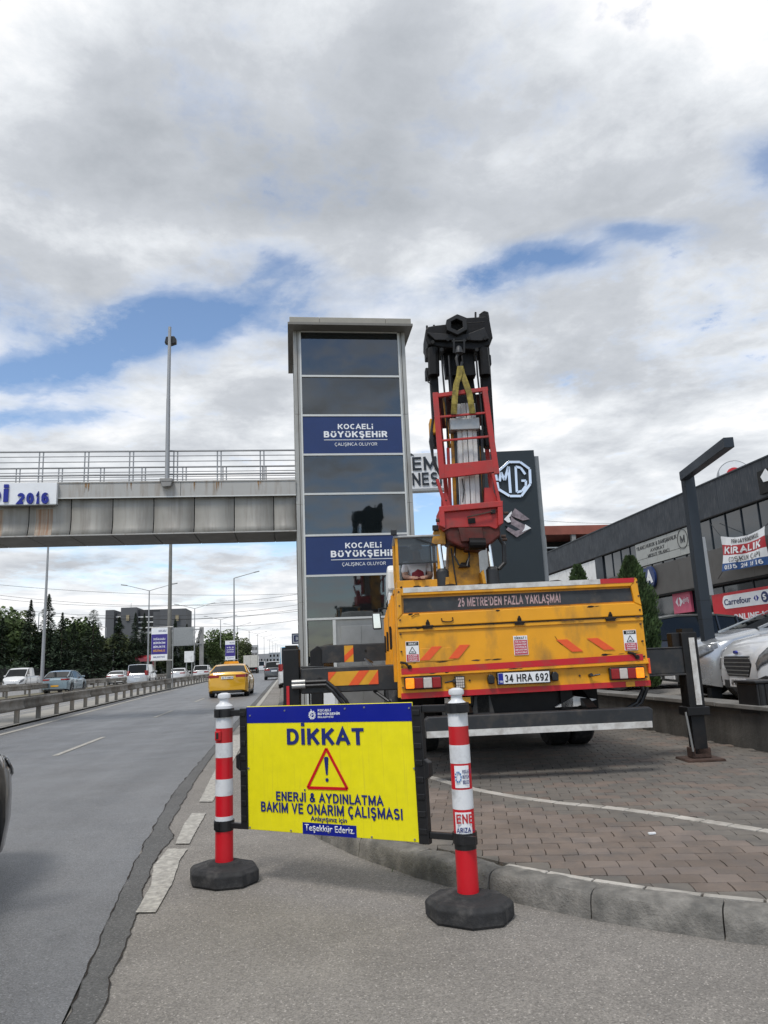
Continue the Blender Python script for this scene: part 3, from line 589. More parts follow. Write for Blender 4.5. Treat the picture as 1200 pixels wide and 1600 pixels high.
# ================================================================ WARNING BOARD AND POSTS
PL, PRt = Vector((-.44, 5.03)), Vector((.875, 4.02))
def deline(base, name, label, sticker):
    t = thing(name, label, 'marker post', (base.x, base.y, 0), math.atan2(PRt.y-PL.y, PRt.x-PL.x)); 
    # octagonal rubber foot, wider across
    def oct_(rx, ry, z): return [(rx*c, ry*s_, z) for c, s_ in ((1, .42), (.45, 1), (-.45, 1), (-1, .42), (-1, -.42), (-.45, -1), (.45, -1), (1, -.42))]
    rings = [oct_(.205, .17, 0), oct_(.215, .18, .015), oct_(.215, .18, .075), oct_(.195, .16, .095), oct_(.115, .095, .105), oct_(.10, .085, .122)]
    vs = [p for r_ in rings for p in r_]; fs = [(i*8+j, i*8+(j+1) % 8, (i+1)*8+(j+1) % 8, (i+1)*8+j) for i in range(5) for j in range(8)]+[tuple(range(7, -1, -1)), tuple(range(40, 48))]
    MB().add(vs, fs).build('rubber_foot', rubber, t, bevel=.006)
    MB().lathe([(.056, .10), (.0555, .30), (.053, 1.02), (.053, 1.055), (.030, 1.075), (.028, 1.085), (.028, 1.10), (.0385, 1.105), (.040, 1.118), (.037, 1.130), (.02, 1.136)], n=28).build('tube', postred, t, smooth=True)
    for a, b in (((.35, .388), (.51, .61), (.74, .83), (.92, 1.02)) if sticker == 0 else ((.37, .40), (.527, .625), (.754, .847), (.942, 1.02))):
        MB().lathe([(.0566-(a-.3)*.0045, a), (.0566-(b-.3)*.0045, b)], n=28).build('white_band', postwhite, t, smooth=True)
    MB().lathe([(.0545, 1.005), (.0545, 1.057), (.032, 1.077), (.0300, 1.087), (.030, 1.10), (.0402, 1.105), (.042, 1.118), (.039, 1.131), (.018, 1.139)], n=28).build('cap', postwhite, t, smooth=True)
    MB().lathe([(.0568, .30), (.0568, .362)] if sticker == 0 else [(.0568, .33), (.0568, .392)], n=28).build('lower_collar', blackp, t, smooth=True)
    if sticker == 0:
        m = MB().box(-.024, .024, -.064, -.045, .845, .905); m.build('hole_frame', postred, t, bevel=.006); BX(-.011, .011, -.0655, -.06, .855, .895).build('hole', darkin, t, bevel=.003)
    else:
        # curved stickers facing the road
        def cyst(z0, z1, a0, a1, m_, r=.0585):
            n = 10; vs = []
            for z in (z0, z1):
                for k in range(n+1):
                    a = a0+(a1-a0)*k/n; vs.append((r*math.cos(a), r*math.sin(a), z))
            return MB().add(vs, [(k, k+1, k+n+2, k+n+1) for k in range(n)]).build('sticker', m_, t, fix=False)
        view = math.atan2(-base.y, -base.x)-t.rotation_euler.z
        cyst(.635, .745, view-.62, view+.75, whitet); cyst(.452, .515, view-.85, view+.75, whitet); cyst(.408, .452, view-.85, view+.75, whitet)
        rot = Matrix.Rotation(view+math.pi/2+.08, 4, 'Z')
        text('KOCAELİ\nBÜYÜK\nBELEDİ', .002, .045, .655, .725, -.0592, txtblue, t, rot, .01, .001)
        mm = MB(); 
        for k in range(10):
            a = k*math.pi/5; mm.box(-.021+math.cos(a)*.015-.003, -.021+math.cos(a)*.015+.003, -.0625, -.058, .69+math.sin(a)*.024-.004, .69+math.sin(a)*.024+.004)
        mm.lathe([(.0, 0)], n=3) if 0 else None
        o = mm.build('emblem', mat('emblem_blue', (.02, .16, .42), .5), t); o.matrix_local = rot
        text('ENE', -.043, .045, .462, .507, -.0592, reds, t, rot, .02, .001); text('ARIZA -', -.045, .045, .418, .442, -.0592, txtblue, t, rot, .02, .001)
    return t
dl_ = deline(PL, 'delineator_post', 'red and white striped post on octagonal rubber foot, left of yellow board, near the road', 0)
dr_ = deline(PRt, 'delineator_post', 'red and white striped post bearing stickers, on rubber foot beside the kerb', 1)
d2 = (PRt-PL); Ltot = d2.length; bd = thing('warning_board', 'yellow and blue roadworks warning board reading DİKKAT hung between two striped posts', 'sign', (PL.x, PL.y, 0), math.atan2(d2.y, d2.x))
X0, X1 = .205, 1.395; TILT = .0135; bd.rotation_euler.y = -TILT
def zb(x): return .315+(x-X0)*.018
def bp(px, py):   # photo point -> board plane (s, z)
    n = Vector((d2.y, -d2.x)); d = ray(px, py); t = (PL.x*n.x+PL.y*n.y)/(d.x*n.x+d.y*n.y); p = EYE+d*t
    q_ = (Vector((p.x, p.y))-PL).dot(d2.normalized()); return (q_+TILT*p.z, p.z-TILT*q_)
c4 = [bp(*p) for p in ((391, 1297), (657, 1314), (646, 1098), (386, 1103))]
bx0, bx1 = (c4[0][0]+c4[3][0])/2, (c4[1][0]+c4[2][0])/2; bz0, bz1 = (c4[0][1]+c4[1][1])/2, (c4[2][1]+c4[3][1])/2
BYF = -.012
BX(bx0, bx1, BYF, 0, bz0, bz1).build('board_face', yelsign, bd, bevel=.003)
hdr = bp(520, 1128)[1]
BX(bx0+.001, bx1-.001, BYF-.002, BYF+.001, hdr, bz1-.003).build('blue_header', bluesign, bd)
def btext(s, p0, p1, m_, bold=.02, **k):
    a, b = bp(*p0), bp(*p1); return text(s, min(a[0], b[0]), max(a[0], b[0]), min(a[1], b[1]), max(a[1], b[1]), BYF-.0025, m_, bd, None, bold, .0015, **k)
btext('DİKKAT', (451, 1163), (570, 1137), txtblue, .03)
btext('ENERJİ & AYDINLATMA', (434, 1250), (600, 1243), txtblue, .02)
btext('BAKIM VE ONARIM ÇALIŞMASI', (410.5, 1267), (630.5, 1263), txtblue, .02)
btext('Anlayışınız için', (488, 1284), (544, 1277), txtblue, .01)
a, b = bp(475.5, 1302), bp(558.6, 1289.6); BX(a[0], b[0], BYF-.0025, BYF+.001, a[1], b[1]).build('thanks_plate', bluesign, bd)
a, b = bp(479, 1299.5), bp(555.6, 1292); text('Teşekkür Ederiz.', a[0], b[0], a[1], b[1], BYF-.0035, whitet, bd, None, .02, .001)
btext('KOCAELİ', (499, 1111.4), (519, 1107.5), whitet, .01); btext('BÜYÜKŞEHİR', (499, 1117), (533, 1112.6), whitet, .02); btext('BELEDİYESİ', (499, 1121.5), (523, 1118.5), whitet, .01)
cx_, cz_ = bp(490, 1117); mm = MB()
for k in range(12):
    a = k*math.pi/6; mm.beam((cx_+.017*math.cos(a), BYF-.003, cz_+.017*math.sin(a)), (cx_+.026*math.cos(a), BYF-.003, cz_+.026*math.sin(a)), .003, .007)
for k in range(16):
    a, b_ = k*math.pi/8, (k+1)*math.pi/8; mm.beam((cx_+.017*math.cos(a), BYF-.003, cz_+.017*math.sin(a)), (cx_+.017*math.cos(b_), BYF-.003, cz_+.017*math.sin(b_)), .003, .006)
mm.beam((cx_-.006, BYF-.003, cz_-.012), (cx_-.006, BYF-.003, cz_+.034), .003, .004); mm.beam((cx_-.006, BYF-.003, cz_), (cx_+.01, BYF-.003, cz_+.002), .003, .004)
mm.build('emblem', whitet, bd)
tri = [bp(512, 1169), bp(545, 1232), bp(483, 1230)]; mm = MB()
for i in range(3):
    a, b = tri[i], tri[(i+1) % 3]; mm.beam((a[0], BYF-.003, a[1]), (b[0], BYF-.003, b[1]), .003, .016)
mm.build('warning_triangle', ored if 0 else postred, bd)
ex, ez = bp(512, 1186)[0], bp(512, 1186)[1]; zt, zl = bp(512, 1182)[1], bp(512, 1210)[1]
mm = MB().prism([(ex-.015, zt-.008), (ex-.009, zt), (ex+.009, zt), (ex+.015, zt-.008), (ex+.006, zl), (ex-.006, zl)], BYF-.004, BYF-.001); 
zd = bp(512, 1218)[1]; mm.prism([(ex+.011*math.cos(k*.785), zd+.011*math.sin(k*.785)) for k in range(8)], BYF-.004, BYF-.001); mm.build('exclamation_mark', txtblue, bd)
for px, py in ((393, 1118), (447, 1110), (541, 1107), (571, 1105), (641, 1106), (391, 1200), (649, 1200), (393, 1292), (457, 1297), (583, 1307), (650, 1311), (516, 1300)):
    x, z = bp(px, py); MB().cyl((x, BYF-.001, z), (x, BYF-.006, z), .006, .005, 10).build('bolt', steel, bd)
for sd_, xa, xb, zlo, zhi in ((-1, bx0-.052, bx0+.004, bz0+.0, bz1-.01), (1, bx1-.004, bx1+.058, bz0-.005, bz1-.02)):
    m = MB().box(xa, xb, -.02, .018, zlo, zhi)
    for k in range(8):
        z = zlo+.05+k*(zhi-zlo-.1)/7; m.box(xa+.008, xb-.008, -.027, -.02, z, z+.03)
    m.build('side_bracket', blackp, bd, bevel=.004)
    zc = .72 if sd_ < 0 else .70; xo = xa if sd_ < 0 else xb
    MB().prism([(xo, zc-.06), (xo+sd_*.03, zc-.04), (xo+sd_*.03, zc+.03), (xo, zc+.05)], -.025, .02).build('latch', blackp, bd, bevel=.004)
    for zz_, dz_ in ((bz1-.035, .035), (.335 if sd_ < 0 else .362, .03)):
        x_ = (0 if sd_ < 0 else Ltot)+TILT*zz_
        MB().box(min(xo, x_), max(xo, x_), -.014, .014, zz_-dz_/2-.004, zz_+dz_/2).build('clamp_arm', blackp, bd, bevel=.005)
        m = MB().lathe([(.064, zz_-.026), (.064, zz_+.026)], c=(x_, 0, 0), n=24); m.box(x_+.03 if sd_ > 0 else x_-.02, x_+.09 if sd_ > 0 else x_+.02, -.072, -.045, zz_-.02, zz_+.02)
        m.build('clamp', blackp, bd)
# ================================================================ CRANE TRUCK
TA = R(6.0); TO = Vector((2.29, 7.28, .13))
UXv = Vector((math.cos(TA), -math.sin(TA), 0)); VXv = Vector((math.sin(TA), math.cos(TA), 0))
def tl(px, py, v):
    d = ray(px, py); t = (v-(EYE-TO).dot(VXv))/d.dot(VXv); p = EYE+d*t-TO; return (p.dot(UXv), p.z)
ct = thing('crane_truck', 'yellow crane truck with red rear stripes and outriggers parked on the paving', 'truck', TO, -TA)
LW, RW = -1.235, 1.235
# tailgate boards (outline, recessed panel, lip)
def framed(x0, x1, z0, z1, y, fr, depth, m_, name):
    mb = MB(); mb.box(x0, x1, y+.012, y+.05, z0, z1)
    mb.box(x0, x1, y, y+.013, z1-fr, z1); mb.box(x0, x1, y, y+.013, z0, z0+fr); mb.box(x0, x0+fr, y, y+.013, z0+fr, z1-fr); mb.box(x1-fr, x1, y, y+.013, z0+fr, z1-fr)
    return mb.build(name, m_, ct, bevel=.006)
up_ = MB().prism([(-1.24, 1.485), (1.235, 1.505), (1.20, 1.885), (-1.19, 1.88), (-1.24, 1.80)], .012, .06)
up_.prism([(-1.24, 1.485), (1.235, 1.505), (1.23, 1.60), (1.16, 1.635), (-1.19, 1.615), (-1.24, 1.56)], -.025, .012)
up_.prism([(-1.24, 1.56), (-1.19, 1.615), (-1.19, 1.80), (-1.19, 1.88), (-1.24, 1.80)], -.03, .012); up_.prism([(1.23, 1.60), (1.16, 1.635), (1.14, 1.80), (1.20, 1.885)], -.03, .012)
up_.prism([(-1.19, 1.80), (1.14, 1.80), (1.20, 1.885), (-1.19, 1.88)], -.035, .012)
up_.build('upper_tailgate', yel, ct, bevel=.008)
lo_ = MB().prism([(-1.235, 1.01), (1.24, 1.04), (1.235, 1.495), (-1.235, 1.475)], .005, .055)
lo_.prism([(-1.235, 1.44), (1.235, 1.455), (1.235, 1.495), (-1.235, 1.475)], -.012, .006); lo_.prism([(-1.235, 1.01), (1.24, 1.035), (1.24, 1.075), (-1.235, 1.05)], -.012, .006)
lo_.prism([(-1.05, 1.14), (-.70, 1.145), (-.72, 1.27), (-1.03, 1.27)], -.001, .006)
lo_.build('lower_tailgate', yel, ct, bevel=.006)
MB().prism([(-1.24, .79), (1.25, .815), (1.245, 1.035), (-1.235, 1.005)], .03, .10).build('rear_beam', yel, ct, bevel=.008)
MB().prism([(-1.235, 1.005), (1.24, 1.03), (1.24, 1.045), (-1.235, 1.015)], -.02, .04).build('beam_lip', yel, ct)
for pts in ([(-1.225, 1.025), (1.19, 1.062), (1.19, 1.125), (-1.225, 1.083)],): MB().prism(pts, -.016, -.0125).build('red_stripe', reds, ct)
MB().prism([(-1.235, .79), (1.25, .812), (1.25, .865), (-1.235, .845)], .018, .029).build('red_stripe', reds, ct)
MB().prism([(1.00, .812), (1.09, .813), (1.09, .862), (1.00, .861)], .012, .017).build('stripe_gap', yel, ct)
MB().prism([(-1.175, 1.63), (1.155, 1.655), (1.15, 1.785), (-1.17, 1.775)], .004, .011).build('dark_banner', mat('banner_dark', (.032, .036, .04), .6, var=.3, scale=5, dirt=(.10, .08, .06), dirt_amt=.35, dscale=7), ct)
text("25 METRE'DEN FAZLA YAKLAŞMA!", -.62, .42, 1.668, 1.758, .003, pinkt, ct, None, .02, .002)
MB().prism([(-1.17, 1.828), (.83, 1.836), (.83, 1.885), (-1.17, 1.878)], -.039, -.0355).build('reflective_strip', whr, ct); MB().prism([(.83, 1.836), (1.17, 1.838), (1.18, 1.884), (.83, 1.885)], -.039, -.0355).build('reflective_strip', reds, ct)
MB().prism([(-1.24, 1.472), (1.235, 1.492), (1.235, 1.502), (-1.24, 1.486)], -.018, .012).build('hinge_seam', seam, ct)
for u in (-.94, -.02, .90):
    m = MB().box(u-.045, u+.045, -.035, -.012, 1.462, 1.482).box(u-.02, u+.02, -.035, -.02, 1.48, 1.525).cyl((u-.055, -.03, 1.487), (u+.055, -.03, 1.487), .010, n=8); m.prism([(u-.018, 1.52), (u+.018, 1.52), (u+.006, 1.552), (u-.006, 1.552)], -.04, -.024); m.build('hinge', seam, ct)
for pts in ([(-1.04, 1.155), (-.94, 1.155), (-.81, 1.285), (-.91, 1.285)], [(-.75, 1.16), (-.65, 1.16), (-.53, 1.29), (-.63, 1.29)], [(.34, 1.30), (.45, 1.30), (.60, 1.175), (.49, 1.175)], [(.65, 1.30), (.76, 1.30), (.92, 1.18), (.81, 1.18)]):
    MB().prism(pts, -.005, .0).build('chevron', ored, ct)
for (u0, u1, z0, z1, k) in ((-1.17, -1.04, 1.145, 1.345, 0), (1.02, 1.15, 1.165, 1.365, 0), (-.09, .05, 1.165, 1.355, 1)):
    p_ = BX(u0, u1, -.0045, .004, z0, z1).build('warning_sticker', whitet, ct)
    BX(u0+.005, u1-.005, -.0065, -.0048, z0+.005, z0+(z1-z0)*(.36 if k == 0 else .78)).build('red_field', mat('sticker_red', (.48, .05, .08), .5), p_)
    if k == 0:
        BX(u0+.005, u1-.005, -.0065, -.0048, z1-.04, z1-.005).build('black_field', blackp, p_)
        text('DİKKAT', u0+.03, u1-.02, z1-.034, z1-.012, -.0066, whitet, p_, None, .02, .001)
        uc = (u0+u1)/2; zc = z0+(z1-z0)*.55; m = MB(); T = [(uc-.036, zc-.027), (uc+.036, zc-.027), (uc, zc+.035)]
        for i in range(3): m.beam((T[i][0], -.006, T[i][1]), (T[(i+1) % 3][0], -.006, T[(i+1) % 3][1]), .002, .006)
        m.beam((uc-.012, -.006, zc-.012), (uc+.012, -.006, zc-.012), .002, .008); m.build('triangle', blackp, p_)
        for r_, s_ in enumerate(('ÇALIŞMA', 'SAHASI', 'YAKLAŞMA')): text(s_, u0+.02, u1-.02, z0+.052-r_*.021, z0+.066-r_*.021, -.0066, whitet, p_, None, .01, .001)
    else:
        text('DİKKAT !', u0+.012, u1-.012, z1-.035, z1-.010, -.0050, blackp, p_, None, .03, .001)
        for r_, s_ in enumerate(('YÜK ALTINDA', 'DURMAYINIZ', 'GÜVENLİK', 'MESAFESİNİ', 'KORUYUNUZ')): text(s_, u0+.014, u1-.014, z0+.122-r_*.026, z0+.138-r_*.026, -.0066, whitet, p_, None, .01, .001)
gr = random.Random(11)
for k in range(46):      # chipped paint and caked grime along the seam and edges
    u = gr.uniform(-1.2, 1.2); z = gr.choice((1.487+.008*u, 1.487+.008*u, 1.615, 1.885, 1.03, 1.135)); w_ = gr.uniform(.012, .07); h_ = gr.uniform(.004, .012)
    yv = {1.615: -.0265, 1.885: -.0365, 1.03: -.0125, 1.135: .0035}.get(z, -.0135 if z < 1.49 else -.0262)
    MB().prism([(u-w_, z+h_*gr.uniform(-1, 0)), (u-w_*.3, z-h_*gr.uniform(.4, 1.6)), (u+w_*.5, z-h_*gr.uniform(.2, 1.2)), (u+w_, z+h_*.2), (u+w_*.2, z+h_*gr.uniform(.4, 1.3)), (u-w_*.6, z+h_*gr.uniform(.2, 1))], yv-.0012, yv+.004).build('paint_chip', seam if k % 3 else rust, ct)
for u in (-.74,):
    MB().tube([(u-.06, -.03, 1.56), (u-.055, -.034, 1.53), (u-.02, -.036, 1.522), (u+.03, -.036, 1.522), (u+.055, -.034, 1.535), (u+.05, -.03, 1.565)], .0055, 6).build('handle_loop', seam, ct)
MB().tube([(-1.10, -.034, 1.585), (-1.06, -.036, 1.61), (-1.02, -.034, 1.612)], .004, 6).build('scratch_mark', seam, ct)
MB().tube([(.33, .0, 1.335), (.37, -.0, 1.27), (.40, 0, 1.245)], .002, 5).build('scratch_mark', seam, ct)
for u in (1.10, -1.17): MB().tube([(u-.06, -.012, 1.145), (u-.01, -.03, 1.135), (u+.02, -.03, 1.10)], .012, 8).cyl((u+.03, -.03, 1.095), (u+.03, .0, 1.095), .022, n=12).build('rope_hook', seam, ct)
for u in (-1.215, 1.205):
    for z in (.90, 1.10, 1.25, 1.42, 1.56, 1.70, 1.84): MB().cyl((u, -.018 if z < 1.48 else -.036, z), (u, .02, z), .009, n=8).build('bolt', rust, ct)
for u in (-.55, .15, .55): MB().cyl((u, .018, .94), (u, .04, .94), .010, n=8).build('bolt', rust, ct)
# rear lamps
def rearlamp(u0, u1, z0, z1, flip):
    b = BX(u0, u1, -.02, .03, z0, z1).build('tail_light', blackp, ct, bevel=.012)
    w_ = (u1-u0-.02)/4; order = [lampo, lampr, lampw, lampr]; order = order[::-1] if flip else order
    for i, m_ in enumerate(order):
        e = .004; BX(u0+.01+i*w_+e*.3, u0+.01+(i+1)*w_-e*.3, -.04, -.018, z0+.012, z1-.012).build('lens', m_, b, bevel=.008)
rearlamp(-1.20, -.83, .875, 1.0, False); rearlamp(.84, 1.19, .88, 1.005, True)
for u in (-.73, .72): MB().cyl((u-.07, -.0, .93), (u+.02, -.03, .945), .008).cyl((u+(.02 if u < 0 else -.07), -.04, .945), (u+(.02 if u < 0 else -.07), .03, .935), .016).build('cable_plug', blackp, ct)
b = BX(-.70, -.605, -.03, .03, .868, .988).build('work_lamp', blackp, ct, bevel=.008)
m = MB()
for i in range(4):
    for j in range(4): m.box(-.692+i*.0205, -.675+i*.0205, -.036, -.029, .878+j*.026, .899+j*.026)
m.build('led', lampw, b)
pl = BX(-.285, .245, -.028, .028, .885, 1.005).build('plate_holder', blackp, ct, bevel=.006)
BX(-.275, .235, -.033, -.027, .892, .998).build('number_plate', whitet, pl, bevel=.004)
BX(-.273, -.225, -.0355, -.0328, .894, .996).build('plate_band', bluesign, pl)
text('TR', -.265, -.232, .905, .925, -.0355, whitet, pl, None, .02, .001)
text('34 HRA 692', -.21, .222, .908, .982, -.0335, blackp, pl, None, .02, .002)
for u in (-.345, .29): MB().prism([(u-.03, .90), (u+.03, .90), (u+.035, .96), (u+.015, .99), (u-.02, .99), (u-.035, .95)], -.045, .03).build('plate_lamp', blackp, ct, bevel=.01)
BX(1.238, 1.262, .0, .06, .93, 1.08).build('side_marker', ored, ct, bevel=.004)
# corner posts, sides with ribs, floor
for s_, u in ((-1, LW), (1, RW)):
    MB().prism([(u-.03, .80), (u+.03, .80), (u-s_*.02+.03, 1.885), (u-s_*.02-.03, 1.885)], .06, .14).build('corner_post', yel, ct, bevel=.005)
    sb = MB().box(u-.02, u+.02, .14, 5.0, 1.0, 1.84).build('side_board', yel, ct, bevel=.004)
    for k in range(9):
        v = .25+k*.55; BX(u+s_*.021, u+s_*.055, v, v+.08, .95, 1.83).build('rib', yel, ct)
    BX(u-.03, u+.03, .14, 5.0, 1.84, 1.88).build('top_rail', yel2, ct)
    for k in range(3): MB().box(u+s_*.055, u+s_*.08, .4+k*1.5, .46+k*1.5, 1.3, 1.5).cyl((u+s_*.07, .43+k*1.5, 1.28), (u+s_*.07, .43+k*1.5, 1.52), .012).build('side_latch', seam, ct)
BX(-1.2, 1.2, .05, 5.0, .93, .99).build('bed_floor', dgrey, ct)
BX(-1.2, 1.2, 4.95, 5.0, .99, 1.86).build('headboard', yel2, ct)
for u in (-.42, .42): BX(u-.06, u+.06, .1, 8.0, .62, .86).build('chassis_rail', blackg, ct)
MB().box(-.45, .45, .15, .25, .5, .85).prism([(-.5, .42), (.5, .42), (.35, .78), (-.35, .78)], .3, .5).build('tow_beam', blackg, ct)
MB().prism([(-.55, .55), (-.3, .55), (-.35, .78), (-.5, .78)], .1, .16).build('bracket', dgrey, ct)
# under-run bumper
MB().prism([(-1.03, .43), (1.15, .435), (1.165, .60), (1.13, .625), (-1.0, .625), (-1.03, .60)], -.20, -.08).build('bumper', dgrey, ct, bevel=.012)
MB().prism([(-1.02, .432), (1.14, .436), (1.14, .495), (-1.02, .492)], -.206, -.201).build('bumper_strip', whr, ct)
for u in (-.6, .6): MB().beam((u, -.12, .6), (u, .5, .8), .09, .09).build('bumper_bracket', blackg, ct)
for u in (.30, ): MB().prism([(u, .64), (u+.22, .64), (u+.42, .70), (u+.2, .74)], .1, .35).build('reflective_bracket', whr, ct)
MB().prism([(-.75, .72), (-.55, .72), (-.55, .78), (-.75, .78)], .05, .1).build('yellow_bracket', oyel, ct)
MB().prism([(-.8, .50), (-.5, .50), (-.5, .68), (-.8, .64)], .12, .5).build('battery_box', dgrey, ct)
for s_ in (-1, 1): BX(s_*.78, s_*1.22, 1.75, 1.79, .35, .9).build('mudflap', blackg, ct)
def wheel(parent, c, r, wd, side, rimm, name='wheel', rimr=.62):
    x, y, z = c
    pr = [(rimr*r, -wd/2), (.93*r, -wd/2), (r, -wd*.36), (r, wd*.36), (.93*r, wd/2), (rimr*r, wd/2)]
    n = 28; vs = [(x+h, y+q*math.cos(2*math.pi*j/n), z+q*math.sin(2*math.pi*j/n)) for q, h in pr for j in range(n)]
    fs = [(i*n+j, i*n+(j+1) % n, (i+1)*n+(j+1) % n, (i+1)*n+j) for i in range(len(pr)-1) for j in range(n)]
    wh = MB().add(vs, fs).build(name, rubber, parent, smooth=True)
    m = MB().cyl((x-wd*.3, y, z), (x+wd*.3, y, z), rimr*r, n=24)
    for k in range(5):
        a = k*2*math.pi/5; m.beam((x+side*wd*.36, y, z), (x+side*wd*.36, y+rimr*r*.98*math.cos(a), z+rimr*r*.98*math.sin(a)), .03*r/.33, .09*r/.33, 1, up=(1, 0, 0))
    m.cyl((x+side*wd*.3, y, z), (x+side*wd*.42, y, z), rimr*r*.28, n=12, mi=1)
    m.build('rim', [darkin if r < .45 else dgrey, rimm], wh); return wh
for v in (2.55, 6.95):
    for s_ in (-1, 1):
        wheel(ct, (s_*1.14, v, .49), .49, .27, s_, dgrey)
        if v < 3: wheel(ct, (s_*.84, v, .49), .49, .27, s_, dgrey, 'inner_wheel')
MB().cyl((-1.2, 2.55, .49), (1.2, 2.55, .49), .09).build('axle', blackg, ct); MB().cyl((-1.2, 6.95, .49), (1.2, 6.95, .49), .07).build('axle', blackg, ct)
MB().prism([(u*.24, .5+w_*.22) for u, w_ in ((math.cos(k*.785), math.sin(k*.785)) for k in range(8))], 2.35, 2.75).build('differential', blackg, ct)
BX(-1.1, -.5, 3.3, 4.4, .4, .85).build('fuel_tank', dgrey, ct, bevel=.03); BX(.5, 1.1, 3.3, 4.4, .4, .85).build('tool_box', dgrey, ct, bevel=.02)
# cab
cabp = [(6.0, .75), (8.25, .75), (8.3, 1.5), (8.05, 2.3), (7.9, 2.42), (6.05, 2.42)]
MB().prism([(6.0, 2.41), (7.9, 2.41), (7.6, 2.85), (6.25, 2.9), (6.0, 2.8)], -1.16, -.30, 'x').build('roof_cabinet', white, ct, bevel=.05)
MB().prism([(y_, z_) for y_, z_ in cabp], -1.16, 1.16, 'x').build('cab', white, ct, bevel=.06)
for s_ in (-1, 1):
    MB().prism([(6.7, 1.75), (7.75, 1.75), (7.9, 1.9), (7.75, 2.3), (6.7, 2.3)], s_*1.162, s_*1.17, 'x').build('cab_window', cglass, ct)
    arm = MB().tube([(s_*1.16, 7.6, 2.2), (s_*1.32, 7.55, 2.2), (s_*1.36, 7.5, 1.9)], .015).build('mirror_arm', blackp, ct)
    MB().prism([(s_*1.28, 1.78), (s_*1.46, 1.78), (s_*1.47, 2.12), (s_*1.30, 2.12)], 7.42, 7.5).build('mirror', blackp, arm, bevel=.03)
    MB().prism([(s_*1.30, 1.81), (s_*1.44, 1.81), (s_*1.45, 2.09), (s_*1.32, 2.09)], 7.412, 7.418).build('mirror_glass', chrome, arm)
BX(-1.0, 1.0, 8.0, 8.22, 1.7, 2.3).build('windscreen', cglass, ct); BX(-1.18, 1.18, 8.2, 8.4, .45, .9).build('front_bumper', dgrey, ct, bevel=.03)
# operator cabin
OC = [-1.03, -.35, 4.55, 5.35]
cab2 = MB()
for u in OC[:2]:
    for v in OC[2:]: cab2.box(u-.025, u+.025, v-.025, v+.025, 2.40, 3.13)
cab2.box(OC[0]-.03, OC[1]+.03, OC[2]-.035, OC[2]+.01, 1.9, 2.43); cab2.box(OC[0]-.03, OC[0]+.01, OC[2], OC[3], 1.9, 2.43); cab2.box(OC[1]-.01, OC[1]+.03, OC[2], OC[3], 1.9, 2.43); cab2.box(OC[0], OC[1], OC[3]-.03, OC[3], 1.9, 2.43)
cab2.build('operator_cabin', yel, ct, bevel=.006)
MB().box(OC[0]-.05, OC[1]+.05, OC[2]-.05, OC[3]+.05, 3.13, 3.17).build('cabin_roof', steel, ct, bevel=.01)
BX(OC[0]+.02, OC[1]-.02, OC[2]-.03, OC[2]-.02, 2.70, 3.12).build('cabin_window', kglass, ct)
MB().beam((OC[0]+.02, OC[2]-.035, 2.70), (OC[1]-.02, OC[2]-.035, 2.71), .02, .02).box(OC[1]-.14, OC[1]-.12, OC[2]-.05, OC[2]-.035, 2.55, 3.0).beam((OC[1]-.36, OC[2]-.05, 3.12), (OC[1]-.06, OC[2]-.05, 3.0), .015, .02).build('wiper', blackp, ct)
BX(OC[0]+.06, OC[1]-.06, OC[3]-.06, OC[3]-.05, 2.45, 3.1).build('cabin_window', kglass, ct)
for u, z in ((-1.07, 3.22), (-.38, 3.27)): MB().box(u-.05, u+.05, 4.45, 4.5, z-.045, z+.045).beam((u, 4.5, z-.04), (u, 4.55, 3.15), .02, .02).build('cabin_work_light', blackp, ct, bevel=.008)
MB().box(-.95, -.45, 5.0, 5.1, 2.3, 2.75).box(-.95, -.45, 4.75, 5.1, 2.2, 2.3).build('seat', blackp, ct, bevel=.02)
MB().tube([(-1.06, 4.5, 1.9), (-1.09, 4.5, 2.4), (-1.09, 4.5, 3.0)], .014).build('grab_rail', yel2, ct)
# slewing column
MB().prism([(-.30, 1.8), (.42, 1.8), (.34, 2.35), (.34, 2.95), (-.14, 3.05), (-.20, 2.4)], 4.7, 5.2).build('crane_column', yel2, ct, bevel=.02)
MB().prism([(-.34, 1.85), (-.26, 1.85), (-.2, 2.45), (-.26, 2.45)], 4.45, 4.7).prism([(.40, 1.85), (.46, 1.85), (.36, 2.55), (.32, 2.5)], 4.45, 4.7).build('column_web', yel2, ct)
BX(-.28, .38, 4.5, 4.7, 1.85, 2.08).build('column_base', yel2, ct, bevel=.01)
for i in range(11): 
    u = -.18+i*.043; BX(u, u+(.02 if i % 3 else .03), 4.688, 4.698, 2.19, 2.19+.05+(i % 2)*.01).build('fitting', whitet if i % 3 else chrome, ct)
MB().tube([(-.05, 4.6, 3.0), (-.09, 4.52, 2.8), (-.03, 4.5, 2.65), (.10, 4.5, 2.62), (.16, 4.55, 2.8), (.15, 4.6, 3.0)], .016).tube([(-.12, 4.66, 2.95), (-.10, 4.62, 2.6), (-.06, 4.62, 2.2), (-.08, 4.64, 1.9)], .012).build('hydraulic_hose', blackp, ct)
MB().prism([(-.02, 2.62), (.17, 2.62), (.15, 2.78), (.10, 2.70), (.03, 2.70)], 4.6, 4.69).build('dark_bracket', seam, ct)
for u in (-.30, .52):
    MB().cyl((u, 4.55, 1.9), (u, 4.55, 2.55), .105, n=20).cyl((u, 4.55, 2.55), (u, 4.55, 2.60), .105, .07, 20).build('cylinder_barrel', dgrey, ct, smooth=True)
    MB().cyl((u, 4.55, 2.58), (u-.04, 4.55, 3.15), .042, n=16).build('cylinder_rod', chrome, ct, smooth=True)
MB().prism([(-.46, 3.0), (-.22, 3.0), (-.22, 3.25), (-.40, 3.25)], 4.5, 4.7).build('yellow_knuckle', yel2, ct, bevel=.01)
